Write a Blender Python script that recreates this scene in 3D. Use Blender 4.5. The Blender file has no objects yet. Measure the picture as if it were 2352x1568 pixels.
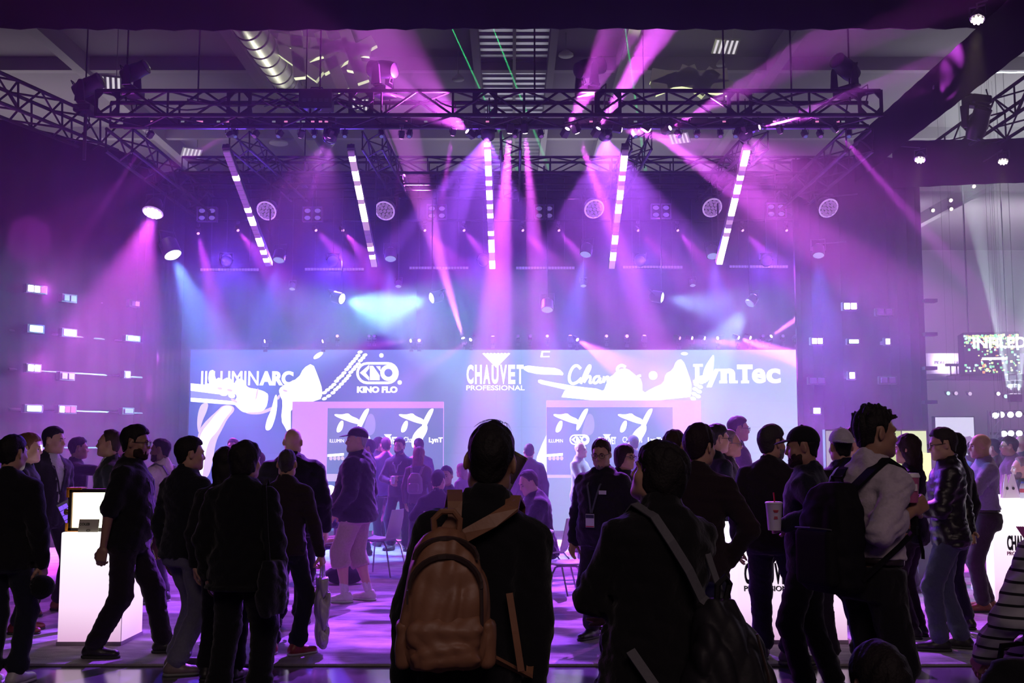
import bpy, bmesh, math, random
import numpy as np
from mathutils import Vector, Matrix, Euler

# ---------------------------------------------------------------- camera
sc = bpy.context.scene
F, CX, CY, HOR = 2500.0, 1176.0, 784.0, 1030.0        # focal length and centre in pixels of the 2352x1568 photograph
EYE = 1.6
PITCH = math.atan((HOR - CY) / F)
cam = bpy.data.cameras.new('camera')
cam_ob = bpy.data.objects.new('camera', cam)
sc.collection.objects.link(cam_ob)
cam.sensor_width = 36.0
cam.lens = 36.0 * F / 2352.0
cam.clip_end = 300
cam_ob.location = (0, 0, EYE)
cam_ob.rotation_euler = (math.pi / 2 + PITCH, 0, 0)
sc.camera = cam_ob

# ---------------------------------------------------------------- world, exposure
world = bpy.data.worlds.new('hall_dark')
sc.world = world
world.use_nodes = True
world.node_tree.nodes['Background'].inputs[0].default_value = (0.55, 0.42, 0.70, 1)
world.node_tree.nodes['Background'].inputs[1].default_value = 0.03
sc.view_settings.view_transform = 'Standard'
sc.view_settings.look = 'None'
sc.view_settings.exposure = -0.12
sc.view_settings.gamma = 1.0
sc.view_settings.use_curve_mapping = False
cy = sc.cycles
cy.max_bounces = 5
cy.diffuse_bounces = 2
cy.glossy_bounces = 3
cy.transmission_bounces = 3
cy.volume_bounces = 0
cy.use_light_tree = True
cy.sample_clamp_indirect = 4.0
cy.caustics_reflective = False
cy.caustics_refractive = False

def link(o):
    sc.collection.objects.link(o)
    return o

# unseen area lights added to brighten the hall's ceiling, far wall and floor
def hall_fill(loc, rot, size, watts, col):
    l = bpy.data.lights.new('hall_fill_light', 'AREA')
    l.shape = 'RECTANGLE'; l.size, l.size_y = size
    l.energy = watts; l.color = col
    o = link(bpy.data.objects.new('hall_fill_light', l))
    o.location = loc; o.rotation_euler = rot
    return o
hall_fill((-16, 36, 9.5), (math.pi, 0, 0), (10, 10), 380, (1.0, 0.92, 0.95))
hall_fill((2, 40, 9.5), (math.pi, 0, 0), (10, 10), 420, (0.92, 0.9, 1.0))
hall_fill((18, 34, 9.5), (math.pi, 0, 0), (10, 10), 800, (0.95, 0.97, 1.0))
hall_fill((24, 50, 9.0), (math.radians(115), 0, 0), (14, 3), 1500, (0.95, 0.93, 1.0))
def hall_spot(p, t, deg, watts, col):
    l = bpy.data.lights.new('hall_spot', 'SPOT'); l.energy = watts; l.color = col; l.spot_size = math.radians(deg); l.spot_blend = 0.5
    o = link(bpy.data.objects.new('hall_spot', l)); o.location = p; o.rotation_euler = (Vector(t) - Vector(p)).to_track_quat('-Z', 'Y').to_euler()
hall_spot((-6.5, 34.0, 3.2), (-4.4, 27.0, 11.2), 26, 9000, (0.95, 1.0, 0.70))       # unseen spots added to light the roof steelwork
hall_spot((6.5, 34.0, 3.2), (4.5, 27.0, 10.8), 22, 9000, (0.95, 1.0, 0.62))
# unseen warm fill added behind the camera to brighten the people's backs
hall_fill((2.0, -9.0, 11.0), (math.radians(42), 0, 0), (7, 5), 430, (1.0, 0.74, 0.70))
hall_fill((20, 24, 9.0), (0, 0, 0), (6, 6), 1500, (0.9, 0.72, 1.0))  # fill added over the neighbouring part of the hall

# ---------------------------------------------------------------- pixel helpers
_cp, _sp = math.cos(PITCH), math.sin(PITCH)
def at(px, py, d):
    """point at distance d in front of the camera along the pixel's direction"""
    u = (px - CX) / F; v = (CY - py) / F
    dy = _cp - v * _sp; dz = _sp + v * _cp
    return Vector((u / dy * d, d, EYE + dz / dy * d))
def ground(px, py, z=0.0):
    u = (px - CX) / F; v = (CY - py) / F
    dy = _cp - v * _sp; dz = _sp + v * _cp
    d = (z - EYE) / (dz / dy)
    return Vector((u / dy * d, d, z))
def px_of(X, d):
    return CX + F * X / d

# ---------------------------------------------------------------- materials
MATS = {}
def mat(name, col=(0.5, 0.5, 0.5), rough=0.7, metal=0.0, var=0.0, scale=20.0, bump=0.0, emit=None, power=0.0, sheen=0.0, spec=0.5, coat=0.0, trans=0.0, sampled=False):
    if name in MATS: return MATS[name]
    m = bpy.data.materials.new(name); m.use_nodes = True
    nt = m.node_tree; b = nt.nodes['Principled BSDF']
    b.inputs['Base Color'].default_value = (*col, 1)
    b.inputs['Roughness'].default_value = rough
    b.inputs['Metallic'].default_value = metal
    b.inputs['Specular IOR Level'].default_value = spec
    b.inputs['Coat Weight'].default_value = coat
    b.inputs['Transmission Weight'].default_value = trans
    if sheen: b.inputs['Sheen Weight'].default_value = sheen
    if emit:
        b.inputs['Emission Color'].default_value = (*emit, 1)
        b.inputs['Emission Strength'].default_value = power
        m.cycles.emission_sampling = 'AUTO' if sampled else 'NONE'
    if var or bump:
        tc = nt.nodes.new('ShaderNodeTexCoord'); n = nt.nodes.new('ShaderNodeTexNoise')
        n.inputs['Scale'].default_value = scale; n.inputs['Detail'].default_value = 4
        nt.links.new(tc.outputs['Object'], n.inputs['Vector'])
        if var:
            mx = nt.nodes.new('ShaderNodeMix'); mx.data_type = 'RGBA'
            mx.inputs[6].default_value = (*[c * (1 - var) for c in col], 1)
            mx.inputs[7].default_value = (*[min(1, c * (1 + var)) for c in col], 1)
            nt.links.new(n.outputs['Fac'], mx.inputs[0]); nt.links.new(mx.outputs[2], b.inputs['Base Color'])
        if bump:
            bp = nt.nodes.new('ShaderNodeBump'); bp.inputs['Strength'].default_value = bump; bp.inputs['Distance'].default_value = 0.01
            nt.links.new(n.outputs['Fac'], bp.inputs['Height']); nt.links.new(bp.outputs[0], b.inputs['Normal'])
    MATS[name] = m
    return m
def glow(name, col, power, sampled=False):
    if name in MATS: return MATS[name]
    m = bpy.data.materials.new(name); m.use_nodes = True
    nt = m.node_tree; nt.nodes.clear()
    o = nt.nodes.new('ShaderNodeOutputMaterial'); e = nt.nodes.new('ShaderNodeEmission')
    e.inputs[0].default_value = (*col, 1); e.inputs[1].default_value = power
    nt.links.new(e.outputs[0], o.inputs[0])
    m.cycles.emission_sampling = 'AUTO' if sampled else 'NONE'
    MATS[name] = m
    return m
def srgb(r, g, b):
    f = lambda c: (c / 255 / 12.92) if c <= 10 else ((c / 255 + 0.055) / 1.055) ** 2.4
    return (f(r), f(g), f(b))

# ---------------------------------------------------------------- objects
def thing(name, label, cat, loc=(0, 0, 0), rotz=0.0, group=None):
    o = link(bpy.data.objects.new(name, None))
    o.empty_display_size = 0.1
    o.location = loc; o.rotation_euler = (0, 0, rotz)
    o['label'] = label; o['category'] = cat
    if group: o['group'] = group
    return o
def tag(o, label, cat, group=None):
    o['label'] = label; o['category'] = cat
    if group: o['group'] = group
    return o
def struct(o):
    o['kind'] = 'structure'
    return o
def dup(root, loc=None, label=None, group=None, parent=None):
    r = root.copy(); link(r)
    if parent is not None: r.parent = parent
    if loc is not None: r.location = loc
    if label: r['label'] = label
    if group: r['group'] = group
    for ch in list(root.children): dup(ch, parent=r)
    return r
def inst(name, mesh, parent=None, mw=None):
    o = link(bpy.data.objects.new(name, mesh))
    if parent is not None: o.parent = parent
    if mw is not None: o.matrix_basis = mw
    return o

class MB:
    """collects simple solids into one mesh"""
    def __init__(self): self.v = []; self.f = []
    def add(self, vs, fs):
        n = len(self.v); self.v += [tuple(p) for p in vs]; self.f += [tuple(i + n for i in q) for q in fs]; return self
    def box(self, lo, hi, M=None):
        vs = [Vector((x, y, z)) for x in (lo[0], hi[0]) for y in (lo[1], hi[1]) for z in (lo[2], hi[2])]
        if M is not None: vs = [M @ p for p in vs]
        return self.add(vs, [(0, 1, 3, 2), (4, 6, 7, 5), (0, 4, 5, 1), (2, 3, 7, 6), (0, 2, 6, 4), (1, 5, 7, 3)])
    def bar(self, a, b, r, n=6, r2=None):
        return self.tube([a, b], [r, r if r2 is None else r2], n)
    def tube(self, pts, r, n=8, closed=False, flat=None):
        """round tube along pts; r number or list; flat=(wx, wy) gives an elliptical/ribbon section with side vector"""
        pts = [Vector(p) for p in pts]; k = len(pts)
        rs = r if isinstance(r, (list, tuple)) else [r] * k
        vs = []; prev = None
        for i, p in enumerate(pts):
            t = (pts[(i + 1) % k] - pts[i - 1]) if closed else (pts[min(i + 1, k - 1)] - pts[max(i - 1, 0)])
            if t.length < 1e-9: t = Vector((0, 0, 1))
            t.normalize()
            if prev is None:
                u = t.orthogonal().normalized()
            else:
                u = prev - t * prev.dot(t)
                u = u.normalized() if u.length > 1e-6 else t.orthogonal().normalized()
            prev = u; w = t.cross(u)
            for j in range(n):
                a = 2 * math.pi * j / n
                vs.append(p + (u * math.cos(a) + w * math.sin(a)) * rs[i])
        fs = []
        m = k if closed else k - 1
        for i in range(m):
            for j in range(n):
                i2 = (i + 1) % k
                fs.append((i * n + j, i * n + (j + 1) % n, i2 * n + (j + 1) % n, i2 * n + j))
        if not closed:
            fs.append(tuple(range(n - 1, -1, -1))); fs.append(tuple((k - 1) * n + j for j in range(n)))
        return self.add(vs, fs)
    def ribbon(self, pts, sides, w, t):
        """flat strap: centre points, side unit vectors, width w, thickness t"""
        pts = [Vector(p) for p in pts]; k = len(pts); vs = []
        for i, p in enumerate(pts):
            d = (pts[min(i + 1, k - 1)] - pts[max(i - 1, 0)]).normalized()
            s = Vector(sides[i] if isinstance(sides, list) else sides); s = (s - d * s.dot(d)).normalized(); n = d.cross(s)
            ww = w[i] if isinstance(w, (list, tuple)) else w
            for a, b in ((-1, -1), (1, -1), (1, 1), (-1, 1)): vs.append(p + s * (a * ww / 2) + n * (b * t / 2))
        fs = []
        for i in range(k - 1):
            for j in range(4): fs.append((i * 4 + j, i * 4 + (j + 1) % 4, (i + 1) * 4 + (j + 1) % 4, (i + 1) * 4 + j))
        fs += [(3, 2, 1, 0), tuple((k - 1) * 4 + j for j in range(4))]
        return self.add(vs, fs)
    def lathe(self, prof, M=None, n=20):
        """profile of (radius, z) turned about z"""
        vs = []
        for r, z in prof:
            for j in range(n):
                a = 2 * math.pi * j / n; vs.append(Vector((r * math.cos(a), r * math.sin(a), z)))
        if M is not None: vs = [M @ p for p in vs]
        fs = []
        for i in range(len(prof) - 1):
            for j in range(n): fs.append((i * n + j, i * n + (j + 1) % n, (i + 1) * n + (j + 1) % n, (i + 1) * n + j))
        fs.append(tuple(range(n - 1, -1, -1))); fs.append(tuple((len(prof) - 1) * n + j for j in range(n)))
        return self.add(vs, fs)
    def ball(self, c, r, n=10, m=7):
        c = Vector(c); r = Vector(r) if hasattr(r, '__len__') else Vector((r, r, r))
        prof = [(math.sin(math.pi * i / m), -math.cos(math.pi * i / m)) for i in range(m + 1)]
        prof[0] = (0.02, -1); prof[-1] = (0.02, 1)
        return self.lathe(prof, Matrix.Translation(c) @ Matrix.Diagonal((*r, 1)), n)
    def prism(self, poly, thick, M=None):
        """polygon in local xz, extruded along -y by thick"""
        k = len(poly)
        vs = [Vector((x, 0, z)) for x, z in poly] + [Vector((x, thick, z)) for x, z in poly]
        if M is not None: vs = [M @ p for p in vs]
        fs = [tuple(range(k)), tuple(range(2 * k - 1, k - 1, -1))]
        for i in range(k): fs.append((i, i + k, (i + 1) % k + k, (i + 1) % k))
        return self.add(vs, fs)
    def mesh(self, name, m, smooth=False):
        me = bpy.data.meshes.new(name); me.from_pydata(self.v, [], self.f)
        bm = bmesh.new(); bm.from_mesh(me); bmesh.ops.recalc_face_normals(bm, faces=bm.faces); bm.to_mesh(me); bm.free()
        if m is not None: me.materials.append(m)
        if smooth:
            me.polygons.foreach_set('use_smooth', [True] * len(me.polygons))
            try: me.set_sharp_from_angle(angle=math.radians(40))
            except Exception: pass
        return me
    def build(self, name, m, parent=None, smooth=False, bevel=0.0):
        o = link(bpy.data.objects.new(name, self.mesh(name, m, smooth)))
        if parent is not None: o.parent = parent
        if bevel:
            md = o.modifiers.new('edge', 'BEVEL'); md.width = bevel; md.segments = 2; md.limit_method = 'ANGLE'
        return o

def text_mesh(s, size, depth, m, bold=0.0, sx=1.0, shear=0.0, space=1.0, align='CENTER'):
    """lettering as a mesh: lies in local xz, faces -y, baseline on z=0"""
    cu = bpy.data.curves.new('lettering', 'FONT'); cu.body = s; cu.size = size; cu.extrude = depth; cu.offset = bold
    cu.align_x = align; cu.shear = shear; cu.space_character = space; cu.resolution_u = 4
    tmp = link(bpy.data.objects.new('lettering', cu))
    dg = bpy.context.evaluated_depsgraph_get(); dg.update()
    me = bpy.data.meshes.new_from_object(tmp.evaluated_get(dg))
    bpy.data.objects.remove(tmp); bpy.data.curves.remove(cu)
    me.transform(Matrix.Rotation(math.pi / 2, 4, 'X') @ Matrix.Diagonal((sx, 1, 1, 1)))
    me.materials.clear(); me.materials.append(m)
    return me

def aim(p, t):
    return (Vector(t) - Vector(p)).normalized().to_track_quat('-Z', 'Y')
def spot(p, t, deg, watts, col, parent=None, blend=0.35, size=0.05):
    l = bpy.data.lights.new('beam', 'SPOT')
    l.energy = watts; l.color = col; l.spot_size = math.radians(deg); l.spot_blend = blend; l.shadow_soft_size = size
    o = link(bpy.data.objects.new('beam', l))
    M = Matrix.Translation(Vector(p)) @ aim(p, t).to_matrix().to_4x4()
    if parent is not None:
        o.parent = parent
        bpy.context.view_layer.update()
        o.matrix_basis = parent.matrix_world.inverted() @ M
    else:
        o.matrix_world = M
    return o
MAGENTA, VIOLET, BLUE, ICE, PINK = (0.78, 0.07, 0.95), (0.42, 0.16, 1.0), (0.16, 0.12, 1.0), (0.55, 0.9, 1.0), (1.0, 0.5, 0.95)
# ================================================================ the setting
def drape(name, path, z0, z1, m, fold=0.05, period=0.35, hem=0.0, seed=0):
    """hanging cloth along a ground path, with folds and real thickness"""
    rng = random.Random(seed); pts = []
    for (x0, y0), (x1, y1) in zip(path[:-1], path[1:]):
        L = math.hypot(x1 - x0, y1 - y0); n = max(2, int(L / (period / 4)))
        nx, ny = -(y1 - y0) / L, (x1 - x0) / L
        for i in range(n):
            t = i / n; w = fold * math.sin(2 * math.pi * t * L / period + rng.uniform(-0.5, 0.5))
            pts.append((x0 + (x1 - x0) * t + nx * w, y0 + (y1 - y0) * t + ny * w))
    pts.append(path[-1])
    vs = []; fs = []; k = len(pts); rows = 3
    for side in (0, 1):
        for r in range(rows):
            for i, (x, y) in enumerate(pts):
                zl = z0 + hem * (math.sin(i * 0.11 + seed) + 0.6 * math.sin(i * 0.043 + 2 * seed)) if r == 0 else z0 + (z1 - z0) * r / (rows - 1)
                vs.append((x, y + side * 0.02, zl))
    for side in (0, 1):
        b = side * rows * k
        for r in range(rows - 1):
            for i in range(k - 1): fs.append((b + r * k + i, b + r * k + i + 1, b + (r + 1) * k + i + 1, b + (r + 1) * k + i))
    for i in range(k - 1): fs.append((i, i + 1, rows * k + i + 1, rows * k + i))
    mb = MB(); mb.add(vs, fs)
    return mb.build(name, m, None, True)

def floor_mat():
    m = mat('polished_concrete', (0.10, 0.09, 0.11), 0.16, var=0.3, scale=3.0)
    return m
def carpet_mat():
    m = bpy.data.materials.new('mottled_carpet'); m.use_nodes = True; nt = m.node_tree; b = nt.nodes['Principled BSDF']
    tc = nt.nodes.new('ShaderNodeTexCoord'); mp = nt.nodes.new('ShaderNodeMapping'); mp.inputs['Scale'].default_value = (1.0, 2.6, 1)
    n1 = nt.nodes.new('ShaderNodeTexNoise'); n1.inputs['Scale'].default_value = 2.2; n1.inputs['Detail'].default_value = 8; n1.inputs['Roughness'].default_value = 0.7
    n2 = nt.nodes.new('ShaderNodeTexNoise'); n2.inputs['Scale'].default_value = 160; n2.inputs['Detail'].default_value = 2
    cr = nt.nodes.new('ShaderNodeValToRGB'); cr.color_ramp.elements[0].position = 0.35; cr.color_ramp.elements[0].color = (0.24, 0.20, 0.24, 1); cr.color_ramp.elements[1].position = 0.62; cr.color_ramp.elements[1].color = (0.42, 0.38, 0.42, 1)
    bp = nt.nodes.new('ShaderNodeBump'); bp.inputs['Strength'].default_value = 0.5; bp.inputs['Distance'].default_value = 0.01
    L = nt.links
    L.new(tc.outputs['Object'], mp.inputs[0]); L.new(mp.outputs[0], n1.inputs['Vector']); L.new(tc.outputs['Object'], n2.inputs['Vector'])
    L.new(n1.outputs['Fac'], cr.inputs[0]); L.new(cr.outputs[0], b.inputs['Base Color']); L.new(n2.outputs['Fac'], bp.inputs['Height']); L.new(bp.outputs[0], b.inputs['Normal'])
    b.inputs['Roughness'].default_value = 0.95; b.inputs['Specular IOR Level'].default_value = 0.1
    return m
BLACK_DRAPE = mat('black_drape', (0.006, 0.0055, 0.007), 0.95, spec=0.05)
BLACK_METAL = mat('black_metal', (0.006, 0.005, 0.007), 0.6, spec=0.25)
STEEL = mat('steel', (0.35, 0.35, 0.38), 0.35, 0.8)
struct(MB().box((-40, -4, -0.12), (40, 66, 0.0)).build('floor', floor_mat()))
CARPET_Y = ground(1176, 1531).y
tag(MB().box((-11.5, CARPET_Y, 0.0), (9.5, 21.9, 0.022)).build('carpet', carpet_mat(), bevel=0.008), 'mottled pale grey exhibition carpet lying over the polished concrete floor', 'carpet')
GZ = 0.022                                             # top of the carpet
struct(drape('wall_back', [(-10.2, 22.3), (7.6, 22.3)], 0.0, 7.35, BLACK_DRAPE, 0.03, 0.45, 0, 1))
struct(drape('wall_left', [(-13.0, 9.2), (-6.5, 19.0), (-6.75, 22.1)], 0.0, 6.75, BLACK_DRAPE, 0.025, 0.4, 0, 2))
struct(drape('wall_right', [(5.80, 22.1), (5.74, 21.2), (5.16, 19.60), (7.42, 19.45)], 0.0, 6.9, BLACK_DRAPE, 0.04, 0.35, 0, 3))
VAL_Y = 13.6
z_h = at(1176, 66, VAL_Y).z
o = drape('trim_1', [(-11.5, VAL_Y), (9.5, VAL_Y)], z_h, 10.4, BLACK_DRAPE, 0.03, 0.5, 0.010, 4); struct(o)
o = drape('trim_2', [(5.98, 7.0), (5.98, 18.6)], 6.22, 6.98, BLACK_DRAPE, 0.006, 0.5, 0.004, 5); struct(o)
o = drape('trim_3', [(6.9, 19.3), (14.5, 18.6)], 6.30, 7.15, BLACK_DRAPE, 0.02, 0.5, 0.03, 6); struct(o)
# the hall beyond the booth
CEIL = 13.0
CEIL_M = mat('hall_ceiling', (0.22, 0.20, 0.22), 0.9, var=0.15, scale=0.6)
struct(MB().box((-45, 4, CEIL), (45, 66, CEIL + 0.3)).build('ceiling', CEIL_M))
struct(MB().box((-45, 62, 0), (45, 62.4, CEIL)).build('wall_far', mat('hall_wall', (0.16, 0.13, 0.17), 0.9, var=0.2, scale=0.4)))
struct(MB().box((44, -4, 0), (44.4, 62, CEIL)).build('wall_side', mat('hall_wall')))

def cz(px, py): # point on the hall ceiling plane through a pixel
    return ground(px, py, CEIL)
# ceiling beams
CB = mat('ceiling_beam', (0.30, 0.28, 0.30), 0.7)
for i, x in enumerate((-21, -12.5, -7.5, 3.2, 7.6, 13.5, 20)):
    struct(MB().box((x - 0.16, 8, CEIL - 0.55), (x + 0.16, 60, CEIL)).build('trim_%d' % (10 + i), CB))
for i, y in enumerate((24, 31, 38, 46)):
    struct(MB().box((-44, y - 0.13, CEIL - 0.4), (44, y + 0.13, CEIL)).build('trim_%d' % (20 + i), CB))
# open steel ceiling bay with bright corrugated decking
deck = thing('ceiling_deck', 'bright corrugated metal decking between two grey beams in the hall ceiling', 'ceiling panel', (0, 0, 0))
a, b = cz(1100, 62), cz(1262, 62)
DX0, DX1 = a.x, b.x
DM = mat('deck_metal', (0.62, 0.62, 0.68), 0.35, 0.6)
rib = MB(); rib.box((0, -0.10, 0), (DX1 - DX0, 0.10, 0.06)); rib.box((0, -0.17, 0.05), (DX1 - DX0, 0.17, 0.08)); ribm = rib.mesh('rib', DM)
for i in range(36):
    inst('rib', ribm, deck, Matrix.Translation((DX0, 27.0 + i * 0.48, CEIL - 0.16)))
for x in (DX0 - 0.2, (DX0 + DX1) / 2 - 0.04, DX1):
    MB().box((x, 26, CEIL - 0.62), (x + 0.2 if x != (DX0 + DX1) / 2 - 0.04 else x + 0.09, 46, CEIL - 0.12)).build('beam', CB, deck)
# spiral air duct
dk = thing('air_duct', 'wide spiral metal air duct hanging below the hall ceiling', 'duct')
A, B = at(570, 60, 25.5), at(700, 250, 31.0)
A.z -= 0.0
DU = mat('duct_metal', (0.42, 0.40, 0.42), 0.4, 0.5)
mb = MB(); mb.tube([A + (A - B) * 0.6, A, A.lerp(B, 0.55)], 0.36, 20); mb.build('pipe', DU, dk, True)
mb = MB(); mb.tube([A.lerp(B, 0.5), A.lerp(B, 0.75), B + (B - A) * 0.5], 0.30, 20); mb.build('pipe', DU, dk, True)
dirv = (B - A).normalized(); q = dirv.to_track_quat('Z', 'Y').to_matrix().to_4x4()
hoop = MB(); hoop.tube([(0.37 * math.cos(t), 0.37 * math.sin(t), 0) for t in np.linspace(0, 2 * math.pi, 25)[:-1]], 0.02, 5, closed=True); hm = hoop.mesh('hoop', DU, True)
for i in range(14): inst('hoop', hm, dk, Matrix.Translation(A.lerp(B, -0.3 + i * 0.1)) @ q)
# white braced steelwork seen through the gap
WS = mat('white_steel', (0.75, 0.78, 0.62), 0.6)
def steelwork(label, pts, r=0.07):
    t = thing('roof_truss', label, 'roof truss')
    for (p, q_) in pts:
        d = (q_ - p); M = Matrix.Translation(p) @ d.to_track_quat('Z', 'Y').to_matrix().to_4x4()
        MB().box((-r, -r * 1.5, 0), (r, r * 1.5, d.length), M).build('strut', WS, t)
    return t
D1 = 27.0
g = lambda x, y: at(x, y, D1)
steelwork('white painted roof steelwork crossing beside the spiral air duct', [(g(610, 90), g(735, 178)), (g(735, 75), g(790, 210)), (g(640, 92), g(850, 118)), (g(700, 130), g(800, 100)), (g(790, 65), g(835, 190)), (g(740, 160), g(860, 95)), (g(680, 70), g(690, 180)), (g(800, 150), g(850, 160))], 0.10)
steelwork('white painted roof steelwork beyond the bright corrugated decking', [(g(1495, 175), g(1680, 205)), (g(1500, 205), g(1600, 165)), (g(1560, 165), g(1650, 200)), (g(1530, 190), g(1670, 175)), (g(1640, 165), g(1600, 215))], 0.12)
# louvred ceiling luminaires
def luminaire(where, px, py, d, rot, tilt=0.5):
    p = at(px, py, d)
    t = thing('ceiling_luminaire', 'louvred fluorescent hall luminaire ' + where, 'ceiling light', p, rot, 'louvred ceiling luminaires')
    R = Matrix.Rotation(-tilt, 4, 'X')
    MB().box((-0.34, -0.24, 0.0), (0.34, 0.24, 0.06), R).build('housing', mat('luminaire_white', (0.5, 0.5, 0.5), 0.5), t)
    bm_ = MB().box((-0.028, -0.22, -0.012), (0.028, 0.22, 0.0), R).mesh('tube', glow('tube_glow', (1.0, 0.93, 1.0), 0.9))
    for i in range(5): inst('tube', bm_, t, Matrix.Translation((-0.26 + i * 0.13, 0, 0)))
    MB().bar((0.2, 0, 0), (0.2, 0, CEIL - p.z), 0.012, 6).build('hanger', STEEL, t)
for a in (('behind the moving head at the truss corner', 248, 192, 27, 0.3), ('hanging high over the white steelwork', 1667, 108, 28, 0.1), ('seen through an octagonal joint plate of the front truss', 832, 240, 33, 0.2), ('seen under the front truss over the script lettering', 1560, 318, 36, -0.4), ('seen under the front truss beside the mostly dark batten', 440, 352, 38, 0.5)): luminaire(*a)
# smooth hanging acoustic discs
for px, py, d, r in ((1052, 183, 30, 0.17), (640, 330, 38, 0.32), (1300, 128, 29, 0.2), (1655, 150, 30, 0.12)):
    p = at(px, py, d)
    t = thing('ceiling_dome', 'pale round lamp dome hanging below the hall ceiling', 'ceiling light', p, 0, 'round lamp domes on the hall ceiling')
    MB().lathe([(r * 0.3, 0.16), (r, 0.05), (r * 1.05, 0.0), (r * 0.9, -0.02)], None, 18).build('dome', mat('dome_white', (0.6, 0.6, 0.58), 0.5), t, True)
    MB().bar((0, 0, 0.1), (0, 0, CEIL - p.z), 0.015, 6).build('hanger', STEEL, t)

# ---- haze: the fog machines' output filling the booth
def haze_mat(name, dens, aniso=0.35, col=(1, 1, 1)):
    m = bpy.data.materials.new(name); m.use_nodes = True; nt = m.node_tree; nt.nodes.clear()
    o = nt.nodes.new('ShaderNodeOutputMaterial'); v = nt.nodes.new('ShaderNodeVolumeScatter')
    v.inputs['Color'].default_value = (*col, 1); v.inputs['Density'].default_value = dens; v.inputs['Anisotropy'].default_value = aniso
    nt.links.new(v.outputs[0], o.inputs['Volume'])
    return m
o = MB().box((-14.0, 10.2, 0.03), (10.0, 27.0, 12.4)).build('haze', haze_mat('booth_haze', 0.014)); o['kind'] = 'stuff'
o['label'] = 'thin theatrical haze hanging in the booth'; o['category'] = 'haze'
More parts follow.
